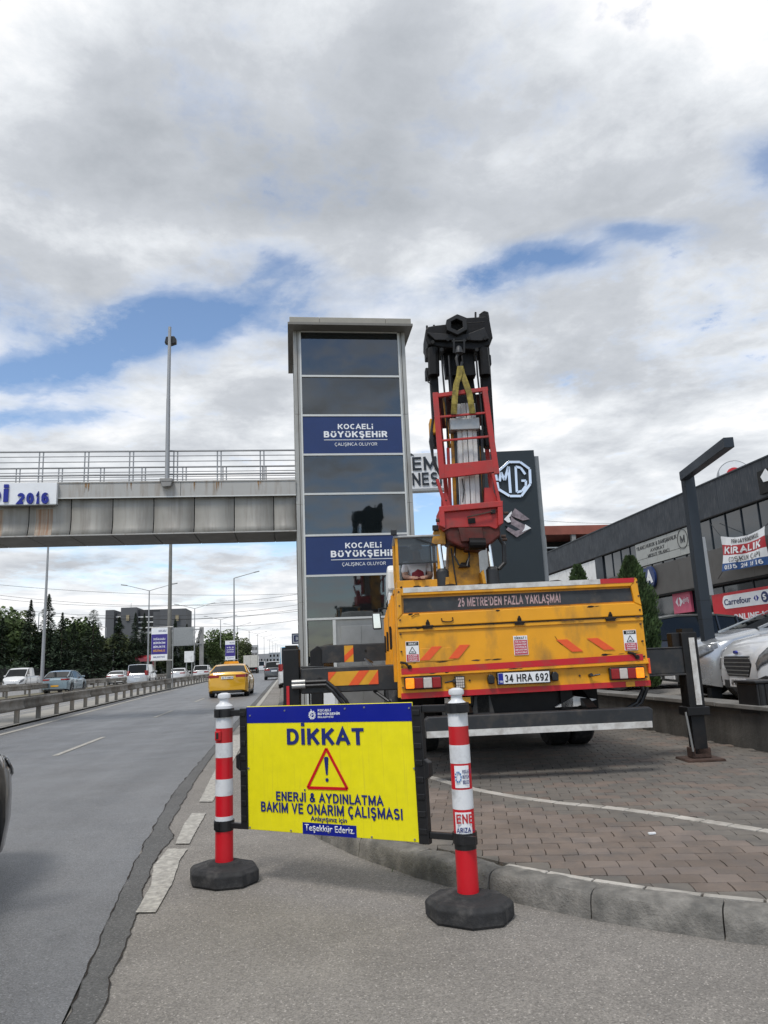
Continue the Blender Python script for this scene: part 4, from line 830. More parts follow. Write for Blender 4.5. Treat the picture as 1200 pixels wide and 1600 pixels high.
MB().tube([(.62, 4.5, 2.55), (.72, 4.5, 2.65), (.73, 4.5, 2.95), (.66, 4.5, 3.08)], .035).build('hydraulic_hose', blackp, ct)
# boom: black arms up to the head
def V(px, py, v): u, z = tl(px, py, v); return (u, v, z)
VB = 4.75
MB().beam(V(716, 560, 5.0), V(735, 700, 5.0), .40, .30, up=(0, 1, 0)).build('main_boom', blackg, ct, bevel=.02)
MB().beam(V(735, 700, 5.0), V(745, 850, 5.0), .34, .26, up=(0, 1, 0)).build('lower_boom', yel2, ct, bevel=.02)
for (xa, ya, xb, yb, w_) in ((675, 545, 684, 700, .14), (756, 545, 765, 700, .17)):
    MB().beam(V(xa, ya, VB), V(xb, yb, VB), w_, .2, up=(0, 1, 0)).build('boom_cylinder', blackg, ct, bevel=.02)
    MB().cyl(V(xa+(2 if xa < 700 else -2), ya, VB-.16), V(xa+(3 if xa < 700 else 2), ya+42, VB-.16), .10, n=12).build('cylinder_head', blackg, ct)
MB().beam(V(700, 545, VB), V(706, 625, VB), .07, .08, up=(0, 1, 0)).beam(V(728, 545, VB), V(733, 590, VB), .22, .2, up=(0, 1, 0)).beam(V(704, 545, VB+.1), V(709, 590, VB+.1), .30, .2, up=(0, 1, 0)).build('inner_cylinder', blackg, ct, bevel=.01)
H1 = [(664, 520), (668, 516), (679, 514), (697, 512), (700, 503), (713, 496), (728, 502), (745, 501), (757, 500), (763, 505), (768, 533), (763, 545), (740, 552), (712, 550), (690, 548), (668, 544), (664, 536)]
MB().prism([tl(x, y, VB-.1) for x, y in H1], VB-.25, VB+.35).build('boom_head', blackg, ct, bevel=.02)
hc = tl(713, 511, VB-.3); hexo = [(hc[0]+.205*math.cos(k*math.pi/3+.52), hc[1]+.19*math.sin(k*math.pi/3+.52)) for k in range(6)]; hexi = [(hc[0]+.115*math.cos(k*math.pi/3+.52), hc[1]+.11*math.sin(k*math.pi/3+.52)) for k in range(6)]
m = MB(); y0, y1 = VB-.40, VB-.25
vs = [(p[0], y, p[1]) for y in (y0, y1) for p in hexo]+[(p[0], y, p[1]) for y in (y0, y1) for p in hexi]
fs = [(i, (i+1) % 6, (i+1) % 6+12, i+12) for i in range(6)]+[(i, (i+1) % 6, (i+1) % 6+6, i+6) for i in range(6)]+[(i+12, (i+1) % 6+12, (i+1) % 6+18, i+18) for i in range(6)]
m.add(vs, fs).build('hexagon_socket', black, ct, bevel=.01); MB().prism(hexi, y1-.004, y1-.002).build('socket_back', darkin, ct)
MB().prism([tl(x, y, VB-.3) for x, y in ((667, 520), (699, 522), (731, 522), (757, 512), (764, 530), (752, 533), (715, 532), (680, 532))], VB-.32, VB-.25).build('head_plate', black, ct, bevel=.01)
for px, py in ((667, 509), (678, 508), (743, 488)): MB().cyl(V(px, py+9, VB-.1), V(px, py, VB-.1), .018, n=8).build('stud', black, ct)
MB().prism([tl(x, y, VB) for x, y in ((747, 502), (748, 494), (755, 489), (762, 491), (764, 503))], VB-.1, VB+.2).build('valve_block', black, ct, bevel=.015)
MB().tube([V(749, 492, VB-.15), V(754, 488, VB-.15), V(761, 489, VB-.15), V(763, 500, VB-.15), V(765, 512, VB-.15)], .012).tube([V(680, 512, VB-.2), V(696, 508, VB-.2)], .012).tube([V(683, 516, VB-.2), V(696, 513, VB-.2)], .01).tube([V(730, 505, VB-.33), V(745, 504, VB-.33), V(757, 503, VB-.33)], .008).tube([V(762, 570, VB-.1), V(764, 578, VB-.1), V(757, 587, VB-.1)], .012).tube([V(667, 580, VB-.1), V(669, 597, VB-.1), V(674, 600, VB-.1)], .012).build('hydraulic_hose', steel if 0 else black, ct)
for (px, py, a_) in ((668, 585, .06), (762, 565, .07), (667, 555, .05)): u, z = tl(px, py, VB); BX(u-a_*.7, u+a_*.7, VB-.1, VB+.1, z-.1, z+.09).build('valve_block', black, ct, bevel=.015)
# shackle and hook
hy = VB-.42
m = MB()
for px in (709, 725): m.beam(V(px, 530, hy), V(px, 552, hy), .03, .05, up=(0, 1, 0))
m.cyl(V(706, 534, hy), V(728, 533, hy), .022).build('hook_yoke', black, ct)
MB().lathe([(.04, -.07), (.075, -.05), (.07, 0), (.05, .06), (.02, .09)], c=(*V(717, 548, hy)[:2], V(717, 548, hy)[2]), n=14).build('hook_swivel', dgrey, ct, smooth=True)
MB().tube([V(716, 552, hy), V(713, 560, hy), V(715, 572, hy), V(720, 574, hy), V(722, 566, hy)], .025).build('hook', dgrey, ct)
# white ribbed telescopic mast with grey clamp, dark rods
wv = 4.55
m = MB(); a0, a1 = V(731, 640, wv), V(735, 795, wv)
a0 = V(727, 632, wv)
for k, off in enumerate((-.125, -.045, .045, .125)):
    m.beam((a0[0]+off, wv-(0 if k in (0, 3) else .025), a0[2]), (a1[0]+off, wv-(0 if k in (0, 3) else .025), a1[2]), .078, .10, up=(0, 1, 0))
m.build('ribbed_mast', mat('mast_white', (.56, .56, .545), .5, var=.08, scale=4, dirt=(.3, .29, .27), dirt_amt=.5, dscale=5, dstretch=(4, 1, .4)), ct, bevel=.008)
cl = tl(726, 663, wv-.1); BX(cl[0]-.25, cl[0]+.25, wv-.14, wv+.1, cl[1]-.10, cl[1]+.10).build('grey_clamp', steel, ct, bevel=.01)
for xa, xb in ((745, 752), (711, 716), (752, 757)): MB().beam(V(xa, 672, wv+.05), V(xb, 790, wv+.05), .045, .05, up=(0, 1, 0)).build('rod', dgrey, ct)
MB().beam(V(706, 672, wv+.12), V(711, 790, wv+.12), .05, .07, up=(0, 1, 0)).build('yellow_rod', yel2, ct)
MB().tube([V(722, 748, wv-.1), V(725, 765, wv-.12), V(723, 785, wv-.1)], .009).build('cable', blackp, ct)
MB().tube([V(677, 650, wv), V(672, 690, wv), V(678, 725, wv), V(690, 747, wv)], .022).tube([V(675, 675, wv), V(676, 715, wv), V(690, 748, wv)], .02).build('hydraulic_hose', blackp, ct)
u, z = tl(677, 668, VB-.1); BX(u-.06, u+.10, VB-.2, VB+.1, z-.13, z+.13).build('yellow_bracket', yel2, ct, bevel=.01)
MB().beam(V(676, 675, VB), V(681, 700, VB), .06, .08, up=(0, 1, 0)).build('boom_pin', blackg, ct)
for k, (xa, xb, off) in enumerate(((701, 708, .0), (722, 729, -.02), (744, 752, .03), (690, 697, .05))):
    MB().tube([V(xa, 556, VB-.18+off), V(xa+2, 585, VB-.2+off), V(xb, 640, VB-.16+off), V(xb+3, 700, VB-.1+off)], .016, 6).build('hydraulic_hose', blackp, ct)
for px, py in ((676, 534), (758, 528), (690, 546), (745, 546), (700, 530), (732, 528)): MB().cyl(V(px, py, VB-.36), V(px, py, VB-.2), .032, n=10).build('pin', dgrey, ct)
# outriggers
def zz2(u0, u1, z0, z1, y, n, name='striped_plate'):
    b = BX(u0, u1, y-.004, y, z0, z1).build(name, oyel, ct); w_ = (u1-u0)/n; h = z1-z0
    for k in range(0, n):
        if k % 2: continue
        a_ = u0+k*w_; pts = [(a_, z0), (min(a_+w_, u1), z0), (min(a_+w_+h*.8, u1), z1), (min(a_+h*.8, u1), z1)]
        if k == 0: pts = [(u0, z0+.3*h), (u0, z1), (min(u0+h*.6, u1), z1)]
        if k == 0 and n == 1: pts = [(u0, z0), (u1, z0+.5*h), (u1, z0+.9*h), (u0, z0+.4*h)]
        MB().prism(pts, y-.007, y-.0042).build('red_stripe', ored, b)
def leg(u, v, strip, s_, red):
    lg = MB().box(u-.085, u+.085, v-.09, v+.11, .50, 1.33).build('outrigger_leg', black, ct, bevel=.01)
    BX(u-.12, u+.12, v-.11, v+.13, .46, .55).build('leg_collar', black, lg, bevel=.008)
    MB().box(u-.07, u+.07, v-.06, v+.08, .07, .47).build('inner_leg', black, lg)
    m = MB().prism([(u-.2, .0), (u+.2, .0), (u+.19, .025), (u-.19, .025)], v-.17, v+.18); m.build('foot_plate', rust, lg, bevel=.005)
    MB().box(u-.10, u+.10, v-.06, v+.09, .026, .13).build('foot_block', rust, lg, bevel=.01)
    MB().cyl((u-.10*s_, v-.08, .1), (u-.13*s_, v-.08, .5), .012).build('leg_rod', steel, lg)
    if strip: BX(u-.03+s_*.02, u+.03+s_*.02, v-.097, v-.091, .57, 1.27).build('reflective_strip', whr if not red else reds, lg)
    if red:
        BX(u-.05, u-.02, v-.102, v-.098, .68, .95).build('reflective_strip', reds, lg)
    BX(u-.06, u+.06, v-.07, v+.09, 1.33, 1.37).build('leg_cap', black, lg)
leg(-2.37, .62, False, -1, True); leg(1.91, .62, True, 1, False)
m = MB().box(-2.27, -1.15, .55, .75, .86, 1.125); m.prism([(-2.27, 1.125), (-1.9, 1.125), (-2.27, 1.15)], .56, .74); m.build('outrigger_beam', dgrey, ct, bevel=.012)
zz2(-1.98, -1.45, .93, 1.075, .548, 5)
MB().cyl((-2.07, .553, 1.0), (-2.07, .535, 1.0), .025, n=12).build('beam_pin', black, ct)
MB().tube([(-2.30, .52, .985), (-2.0, .5, .985), (-1.90, .48, .90), (-1.80, .47, .78), (-1.7, .5, .60)], .02).tube([(-2.30, .52, .945), (-2.0, .5, .945), (-1.93, .48, .88), (-1.84, .47, .76), (-1.74, .5, .60)], .02).build('hydraulic_hose', blackp, ct)
MB().cyl((-2.36, .51, .985), (-2.22, .51, .985), .028).cyl((-2.36, .51, .945), (-2.22, .51, .945), .028).build('hose_fitting', steel, ct)
MB().box(1.22, 1.84, .55, .75, .90, 1.165).box(1.25, 1.84, .54, .76, 1.165, 1.18).box(1.25, 1.84, .53, .77, .88, .90).build('outrigger_beam', dgrey, ct, bevel=.01)
BX(1.74, 1.83, .58, .72, 1.165, 1.33).build('beam_block', black, ct, bevel=.01)
MB().tube([(1.30, .5, .9), (1.33, .48, .75), (1.25, .48, .62), (1.1, .5, .55)], .02).tube([(1.38, .5, .88), (1.37, .48, .75), (1.3, .48, .62), (1.2, .5, .55)], .02).build('hydraulic_hose', blackp, ct)
MB().tube([(-1.5, .6, .86), (-1.35, .5, .75), (-1.25, .5, .62)], .018).build('hydraulic_hose', blackp, ct)
# second pair, behind the cargo bed
MB().box(-2.30, -1.1, 4.15, 4.35, 1.17, 1.43).box(-2.24, -1.3, 4.16, 4.34, 1.43, 1.44).build('outrigger_beam', dgrey, ct, bevel=.012)
lg = MB().prism([(-2.46, .50), (-2.28, .50), (-2.26, 1.38), (-2.34, 1.44), (-2.46, 1.36)], 4.15, 4.35).build('outrigger_leg', black, ct, bevel=.01)
BX(-2.44, -2.30, 4.17, 4.33, .06, .5).build('inner_leg', black, lg); BX(-2.56, -2.18, 4.08, 4.42, 0, .03).build('foot_plate', rust, lg)
zz2(-1.93, -1.79, 1.17, 1.42, 4.148, 1, 'striped_plate')
MB().cyl((-1.6, 4.14, 1.33), (-1.6, 4.15, 1.33), .02).build('beam_pin', black, ct)
MB().tube([(-1.3, .9, 1.1), (-1.45, 1.2, 1.06), (-1.6, 2.6, 1.2), (-1.5, 4.0, 1.15)], .014).build('hydraulic_hose', blackp, ct)
# ---- red work platform hung from the boom, and its sling
wp = thing('work_platform', 'red steel work platform cage hanging upright below the black boom head', 'work platform', TO, -TA)
pv = 4.35
def W(px, py, v=pv): u, z = tl(px, py, v); return (u, v, z)
def bar(name, p, q, a=.07, b_=.07, m_=redp): return MB().beam(p, q, a, b_, up=(0, 1, 0)).build(name, m_, wp, bevel=.006)
bar('upright', W(680, 614), W(691, 748), .09); bar('upright', W(757, 609), W(776, 741), .09)
bar('upright', W(684, 622, pv+.75), W(700, 800, pv+.6)); bar('upright', W(752, 618, pv+.75), W(770, 790, pv+.6))
bar('rail', W(678, 619), W(762, 608), .07, .06); bar('rail', W(683, 652), W(761, 645), .035, .04); bar('rail', W(687, 689), W(766, 682), .035, .04)
MB().prism([tl(*p, pv) for p in ((688, 727), (770, 719), (773, 738), (691, 748))], pv-.03, pv+.03).build('kick_plate', redp, wp, bevel=.006)
for (a, b) in (((680, 617), (682, 622)), ((757, 611), (751, 617)), ((691, 746), (694, 742)), ((774, 738), (770, 735))):
    bar('side_rail', W(*a), W(*b, pv+.75), .05, .05)
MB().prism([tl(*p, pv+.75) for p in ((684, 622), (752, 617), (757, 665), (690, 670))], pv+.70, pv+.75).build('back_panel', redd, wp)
MB().box(*[0]*6) if 0 else None
bar('side_arm', W(683, 749), W(697, 795), .05, .05); bar('side_arm', W(700, 700, pv+.3), W(704, 795, pv+.3), .05, .05); bar('side_arm', W(770, 740), W(781, 790), .05, .05)
bar('yellow_strut', W(693, 622, pv+.5), W(703, 700, pv+.5), .04, .04, yel2)
tray = MB().prism([tl(*p, pv) for p in ((686, 796), (785, 785), (786, 818), (775, 826), (765, 822), (704, 824), (694, 829), (687, 822))], pv+.03, pv+.55)
tray.prism([tl(*p, pv) for p in ((686, 792), (785, 783), (785, 792), (686, 801))], pv-.04, pv+.03); tray.prism([tl(*p, pv) for p in ((686, 800), (694, 800), (696, 826), (687, 822))], pv-.04, pv+.03); tray.prism([tl(*p, pv) for p in ((777, 793), (785, 792), (786, 818), (778, 822))], pv-.04, pv+.03)
tray.build('tray', redp, wp, bevel=.008)
MB().prism([tl(*p, pv+.1) for p in ((690, 770), (698, 770), (706, 796), (690, 797))], pv+.1, pv+.2).build('gusset', redp, wp); MB().prism([tl(*p, pv+.1) for p in ((757, 762), (768, 762), (780, 786), (757, 790))], pv+.1, pv+.2).build('gusset', redp, wp)
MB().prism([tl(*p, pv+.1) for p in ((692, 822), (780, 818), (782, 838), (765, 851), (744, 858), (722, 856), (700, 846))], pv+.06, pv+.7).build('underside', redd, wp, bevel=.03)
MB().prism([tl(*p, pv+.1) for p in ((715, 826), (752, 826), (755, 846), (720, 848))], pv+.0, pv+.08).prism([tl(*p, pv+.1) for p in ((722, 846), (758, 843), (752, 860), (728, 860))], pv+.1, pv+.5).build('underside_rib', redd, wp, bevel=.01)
MB().cyl(W(733, 850, pv+.0), W(758, 850, pv+.0), .10, n=14).build('pivot_drum', blackg, wp)
MB().beam(W(730, 808, pv-.05), W(769, 799, pv-.05), .02, .03, up=(0, 1, 0)).build('latch_bar', rust, wp)
MB().prism([tl(*p, pv) for p in ((731, 810), (742, 809), (743, 817), (732, 818))], pv+.0, pv+.028).build('opening', darkin, wp); MB().prism([tl(*p, pv) for p in ((767, 797), (774, 796), (774, 802), (767, 803))], pv-.02, pv+.028).build('opening', darkin, wp)
for px, py in ((684, 813), (790, 802), (786, 838), (788, 843)): MB().cyl(W(px-3, py), W(px+4, py), .028, n=10).build('side_pin', rust, wp)
for px, py in ((686, 758), (694, 782), (776, 752), (779, 776)): MB().cyl(W(px-4, py), W(px+4, py), .014, n=8).build('bolt', black, wp)
sl = MB()
def band(pts, wd, m_=sl):
    for a, b in zip(pts, pts[1:]): m_.beam(a, b, .02, wd, up=(1, 0, 0))
sg = thing('lifting_sling', 'worn yellow webbing sling between the crane hook and the red cage', 'sling', TO, -TA)
def ribbon(pts, w_):
    m = MB(); vs = []
    for (x, y, v) in pts: u, z = tl(x, y, v); vs += [(u-w_/2, v, z), (u+w_/2, v, z)]
    o = m.add(vs, [(2*i, 2*i+1, 2*i+3, 2*i+2) for i in range(len(pts)-1)]).build('strap', slingm, sg, fix=False); s_ = o.modifiers.new('s', 'SOLIDIFY'); s_.thickness = .03
ribbon([(719, 573, hy-.02), (722, 585, 4.32), (727, 598, 4.30), (733, 615, 4.29), (736, 632, 4.29), (738, 646, 4.33)], .10)
ribbon([(719, 573, hy-.03), (717, 588, 4.29), (713, 600, 4.28), (711, 615, 4.27), (710, 632, 4.27), (709, 647, 4.32)], .10)
# ---- operator
op = thing('person', 'crane operator in white shirt and dark red vest seated in the yellow cabin', 'person', TO+UXv*-.69+VXv*4.86+Vector((0, 0, 2.20)), -TA)
def skinned(name, verts, edges, radii, m_, parent, lvl=1):
    me = bpy.data.meshes.new(name); me.from_pydata(verts, edges, []); me.materials.append(m_)
    o = bpy.data.objects.new(name, me); COL.objects.link(o); o.parent = parent
    md = o.modifiers.new('skin', 'SKIN'); md.use_smooth_shade = True
    for d, r_ in zip(me.skin_vertices[0].data, radii): d.radius = r_ if isinstance(r_, tuple) else (r_, r_)
    me.skin_vertices[0].data[0].use_root = True
    s_ = o.modifiers.new('sub', 'SUBSURF'); s_.levels = s_.render_levels = lvl
    return o
bv = [(0, 0, .12), (0, 0, .30), (0, -.01, .50), (0, -.02, .60), (0, -.03, .68), (0, -.05, .76),
      (-.17, -.01, .52), (-.22, -.05, .32), (-.10, -.27, .27), (.17, -.01, .52), (.22, -.05, .32), (.10, -.27, .27), (-.10, -.04, .12), (-.12, -.30, .14), (.10, -.04, .12), (.12, -.30, .14), (-.06, -.33, .27), (.06, -.33, .27)]
be = [(0, 1), (1, 2), (2, 3), (3, 4), (4, 5), (2, 6), (6, 7), (7, 8), (2, 9), (9, 10), (10, 11), (0, 12), (12, 13), (0, 14), (14, 15), (8, 16), (11, 17)]
br = [.13, .12, .13, .055, .07, .085, .07, .05, .035, .07, .05, .035, .09, .07, .09, .07, .03, .03]
skinned('body', bv, be, br, skin, op, 2)
skinned('shirt', [(0, 0, .12), (0, 0, .30), (0, -.01, .51), (-.18, -.01, .53), (-.225, -.04, .36), (.18, -.01, .53), (.225, -.04, .36)], [(0, 1), (1, 2), (2, 3), (3, 4), (2, 5), (5, 6)], [.145, .14, .14, .085, .065, .085, .065], shirt, op)
skinned('vest', [(0, -.005, .12), (0, -.005, .30), (0, -.015, .49)], [(0, 1), (1, 2)], [(.17, .15), (.165, .15), (.13, .155)], vest, op)
MB().lathe([(.105, 0), (.104, .03), (.085, .07), (.045, .095), (.01, .10)], c=(0, -.045, .78), n=16).build('hard_hat', whitet, op, smooth=True)
MB().box(-.035, .035, -.155, -.125, .72, .735).box(-.012, .012, -.148, -.12, .745, .775).build('face_detail', skin, op)
for s_ in (-1, 1):
    m = MB(); m.box(s_*.06-.035, s_*.06+.035, -.375, -.335, .26, .285)
    for k in range(4): m.tube([(s_*.06-.028+k*.018, -.37, .272), (s_*.06-.028+k*.018, -.40, .262), (s_*.06-.028+k*.018, -.405, .24)], .008, 6)
    m.tube([(s_*.06-s_*.035, -.35, .272), (s_*.06-s_*.055, -.38, .26)], .009, 6); m.build('hand', skin, op)
# ================================================================ ELEVATOR TOWER
tw = thing('elevator_tower', 'tall glazed elevator tower with blue panels at the end of the footbridge', 'tower', (0, 20, 0))
TX0, TX1, TD = .20, 3.45, 2.7
fr = [(11.0-.24, 10.71), (10.71, None)]
bands = [(9.39, 10.69, 'g'), (8.21, 9.31, 'g'), (7.06, 8.13, 'b'), (5.93, 6.98, 'g'), (4.77, 5.86, 'g'), (3.66, 4.72, 'b'), (2.50, 3.59, 'g')]
for u0, u1 in ((TX0, TX0+.17), (TX1-.17, TX1)):
    for k in range(4):
        z0, z1 = [(0.13, 2.9), (2.905, 5.6), (5.605, 8.2), (8.205, 10.72)][k]
        BX(u0, u1, .0, .25, z0, z1).build('column_panel', alu, tw, bevel=.006)
        BX(u0+(.10 if u0 < 1 else .05), u0+(.115 if u0 < 1 else .065), -.004, 0, z0, z1).build('joint', seam, tw)
        BX(u0, u1, TD-.25, TD, z0, z1).build('column_panel', alu, tw, bevel=.006)
gx0, gx1 = TX0+.17, TX1-.17
BX(gx0, gx0+.05, -.012, .12, .13, 10.70).build('mullion', aluw, tw); BX(gx1-.05, gx1, -.012, .12, .13, 10.70).build('mullion', aluw, tw)
zs = [(10.69, 10.75)]+[(b[0]-.08, b[0]) for b in bands]
for z0, z1 in zs: BX(gx0+.05, gx1-.05, -.010, .12, z0+.012, z1-.012).build('transom', aluw, tw)
for i, (z0, z1, k) in enumerate(bands):
    if k == 'g': BX(gx0+.052, gx1-.052, .03, .045, z0-.01, z1+.01).build('window', tglass, tw)
    else:
        b = BX(gx0+.052, gx1-.052, .01, .045, z0-.008, z1+.008).build('blue_panel', blue, tw)
        h = z1-z0; cxm = (gx0+gx1)/2+(.08 if i == 2 else .18)
        text('KOCAELi', cxm-.50, cxm+.50, z0+h*.655, z0+h*.80, .008, whitet, b, None, .02, .006)
        text('BüYüKŞEHiR', cxm-.90, cxm+.90, z0+h*.43, z0+h*.60, .008, whitet, b, None, .03, .006)
        BX(cxm-.90, cxm+.90, .003, .009, z0+h*.355, z0+h*.37).build('rule', whitet, b)
        text('ÇALIŞINCA OLUYOR', cxm-.60, cxm+.60, z0+h*.20, z0+h*.285, .008, whitet, b, None, .0, .006, t=.11)
for z0, z1, k in bands:
    if k != 'g': continue
    for a_ in ((gx0+.06, gx0+.24, z0, z1), (gx1-.24, gx1-.06, z0, z1), (gx0+.25, gx1-.25, z1-.14, z1), (gx0+.25, gx1-.25, z0, z0+.13)): BX(a_[0], a_[1], .14, .17, a_[2], a_[3]).build('inner_frame', aluw, tw)
# sides, back, inner shaft
for x in (TX0+.02, TX1-.04):
    for z0, z1, k in bands+[(.13, 2.42, 'g')]:
        if x < 1 and 4.7 < z0 < 8.2: continue
        BX(x, x+.02, .26, TD-.26, z0, z1).build('side_window', tglass, tw)
    for z0, z1 in zs: BX(x-.01, x+.04, .25, TD-.25, z0, z1).build('transom', aluw, tw)
BX(gx0, gx1, TD-.1, TD-.05, .13, 10.7).build('back_wall', concm, tw)
m = MB()
for x in (gx0+.3, gx1-.35): m.box(x, x+.09, 1.0, 1.1, .2, 10.5)
for x in (gx0+.75, gx0+1.15, gx1-1.0): m.box(x, x+.03, .9, .93, 8.2, 9.35)
m.build('guide_rail', steel, tw)
for z in (2.46, 4.74, 7.02, 9.35): BX(gx0+.1, gx1-.1, .5, TD-.2, z-.12, z).build('floor_beam', concm, tw)
BX(gx0+.22, gx0+.62, .40, .42, 6.35, 6.85).build('notice', whitet, tw)
BX(TX0-.15, TX1+.18, -.45, TD+.5, 10.72, 10.79).build('roof_soffit', roofm, tw)
for x0, x1 in ((TX0-.10, .95), (.955, 2.85), (2.855, TX1+.14)): BX(x0, x1, -.40, TD+.4, 10.79, 10.97).build('roof_fascia', mat('roof_fascia', (.30, .28, .235), .5, .2, var=.06), tw, bevel=.01)
# entrance
dx0, dx1 = 1.20, 2.50
BX(gx0+.075, dx0-.10, .03, .045, .2, 2.42).build('window', tglass, tw)
BX(dx0-.10, dx0-.02, -.01, .1, .13, 2.42).build('mullion', aluw, tw); BX(dx1+.05, dx1+.15, -.01, .1, .13, 2.42).build('mullion', aluw, tw)
inox = mat('stainless_steel', (.42, .41, .39), .32, .85, var=.12, scale=2)
dr = BX(dx0-.02, dx1+.05, .10, .16, .13, 2.42).build('door_surround', inox, tw)
for k in range(2): BX(dx0+.12+k*.55, dx0+.66+k*.55, .06, .09, .15, 2.25).build('door_leaf', inox, dr, bevel=.004)
BX(dx1+.15, gx1-.07, .03, .06, .13, 2.42).build('window', tglass, tw)
BX(dx1+.2, dx1+.5, -.01, .02, 1.45, 1.75).build('notice', whitet, tw)
BX(gx0+.1, dx0-.1, -.02, .0, .13, .95).build('white_cabinet', white, tw)
# ================================================================ FOOTBRIDGE
fb = thing('footbridge', 'steel footbridge with stained grey cladding and railings crossing the road', 'footbridge', (0, 20, 0))
XL = -22
BX(XL, .19, .25, 1.5, 4.9, 6.15).build('girder', concm, fb)
y0b, y1b = 0.0, 1.75
joints = [XL]+[-.42-1.063*k for k in range(20, -1, -1)]+[.19]
arc = [(0.0, 5.86), (.02, 5.6), (.05, 5.3), (.10, 5.05), (.12, 4.86)]
arc = [(.06, 5.86), (.075, 5.6), (.10, 5.3), (.06, 5.05), (.0, 4.88)]
for a, b in zip(joints, joints[1:]):
    if b-a < .05: continue
    vs = [(x, y, z) for x in (a+.012, b-.012) for y, z in arc]+[(x, y+.05, z) for x in (a+.012, b-.012) for y, z in arc]; n = len(arc)
    fs = [(i, i+1, i+1+n, i+n) for i in range(n-1)]
    o = MB().add([v for v in vs[:2*n]], fs).build('cladding_panel', alug, fb, smooth=True, fix=False); sm = o.modifiers.new('s', 'SOLIDIFY'); sm.thickness = .01; sm.offset = 1
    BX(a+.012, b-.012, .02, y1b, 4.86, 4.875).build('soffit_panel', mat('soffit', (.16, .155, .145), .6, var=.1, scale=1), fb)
BX(XL, .19, -.02, .02, 4.855, 4.885).build('bottom_lip', alug2, fb)
BX(XL, .19, .13, .16, 4.87, 5.88).build('joint_shadow_gap', darkin, fb)
for a, b in ((XL, -12), (-11.99, -6.1), (-6.09, -2.9), (-2.89, .19)): BX(a, b, -.06, .06, 5.86, 6.27).build('edge_fascia', alug2, fb, bevel=.006)
BX(XL, .19, -.08, -.0, 6.265, 6.30).build('edge_cap', alug2, fb); BX(XL, .19, -.075, -.055, 5.845, 5.875).build('edge_trim', aluw, fb)
BX(XL, .19, -.02, y1b, 6.2, 6.26).build('deck', concm, fb); BX(XL, .19, y1b-.1, y1b, 4.87, 6.3).build('rear_fascia', alug2, fb)
for yy, big in ((.02, 1), (y1b-.05, 0)):
    for z, r_ in ((7.16, .026), (7.02, .013), (6.87, .013), (6.71, .013), (6.50, .026), (6.36, .013)):
        MB().cyl((XL, yy, z), (.19, yy, z), r_, n=10).build('rail', polem, fb)
    x = -.72
    while x > XL:
        for d in (-.05, .05): MB().cyl((x+d, yy+.01, 6.28), (x+d+(0 if big else .6), yy+.01, 7.15) if big else (x+d, yy+.01, 7.15), .018, n=8).build('rail_post', polem, fb)
        x -= 1.165
for px, wpx, z0, z1, yy in ((133, .27, 5.87, 6.26, -.0625), (0, .2, 4.95, 5.6, 0), (70, .42, 4.90, 5.6, 0), (205, .2, 5.95, 6.26, -.0625), (262, .08, 5.95, 6.26, -.0625), (304, .08, 5.9, 6.26, -.0625), (342, .16, 5.95, 6.26, -.0625), (404, .14, 6.0, 6.26, -.0625)):
    x = onY(px, 765, 20).x; 
    if yy < 0:
        for q in range(max(2, int(wpx/.04))):
            xx = x-wpx/2+rnd.random()*wpx; zl_ = z1-(z1-z0)*rnd.uniform(.3, 1.); w_ = rnd.uniform(.006, .022)
            MB().prism([(xx-w_*.8, z1), (xx+w_, z1), (xx+w_*.5, (z1+zl_)/2), (xx+.002, zl_), (xx-w_*.5, (z1+zl_)/2)], yy-.003-.0003*q, yy).build('rust_stain', rustm, fb)
    else:
        sub = [(y, z) for y, z in arc if z0-.1 <= z <= 5.62]
        vs = [(xx, y-.014, z) for xx in (x-wpx/2, x+wpx/2) for y, z in sub]; n = len(sub); MB().add(vs, [(i, i+1, i+1+n, i+n) for i in range(n-1)]).build('rust_stain', ruststain, fb, fix=False)
for X in (-12.4,): BX(X-.4, X+.4, .3, 1.3, 0, 4.86).build('pier', concm, fb)
sb = thing('bridge_sign', 'white board with blue raised letters and 2016 fixed to the footbridge side', 'sign', (0, 20, 0))
sx = onY(92, 775, 20).x
BX(-14, sx, -.20, -.07, 5.68, 6.26).build('board', whitet, sb, bevel=.008); BX(-14, sx, -.21, -.06, 5.66, 5.685).build('bottom_edge', steel, sb)
a, b = onY(27, 788, 19.8), onY(77, 770, 19.8); text('2016', a.x, b.x, a.z, b.z, -.2, bluesign, sb, None, .04, .04)
a, b = onY(-12, 785, 19.8), onY(14, 764, 19.8); text('Dİ', a.x-.12, b.x, a.z, b.z, -.2, bluesign, sb, None, .05, .04)
text('KOCAELİ BÜYÜKŞEHİR BELEDİYESİ', -13.6, a.x-.5, 5.78, 6.15, -.2, bluesign, sb, None, .05, .04)
# mast with floodlight on the bridge edge
mp_ = thing('light_mast', 'slim pale mast with small black floodlight standing on the footbridge edge', 'mast', (-3.24, 19.85, 6.3))
MB().cyl((0, 0, .02), (0, 0, 2.3), .062, .055, 14).cyl((0, 0, 2.3), (.01, 0, 4.42), .050, .042, 14).build('mast', polem, mp_, smooth=True)
MB().box(-.18, .15, -.10, .10, -.06, .03).prism([(-.16, -.06), (.14, -.06), (.1, -.18), (-.10, -.2)], -.09, .05).build('bracket', concm, mp_, bevel=.01)
MB().prism([(-.14, 3.98), (.02, 3.92), (.18, 3.98), (.18, 4.10), (.12, 4.18), (-.10, 4.16)], .04, .2).build('floodlight', blackp, mp_, bevel=.015)
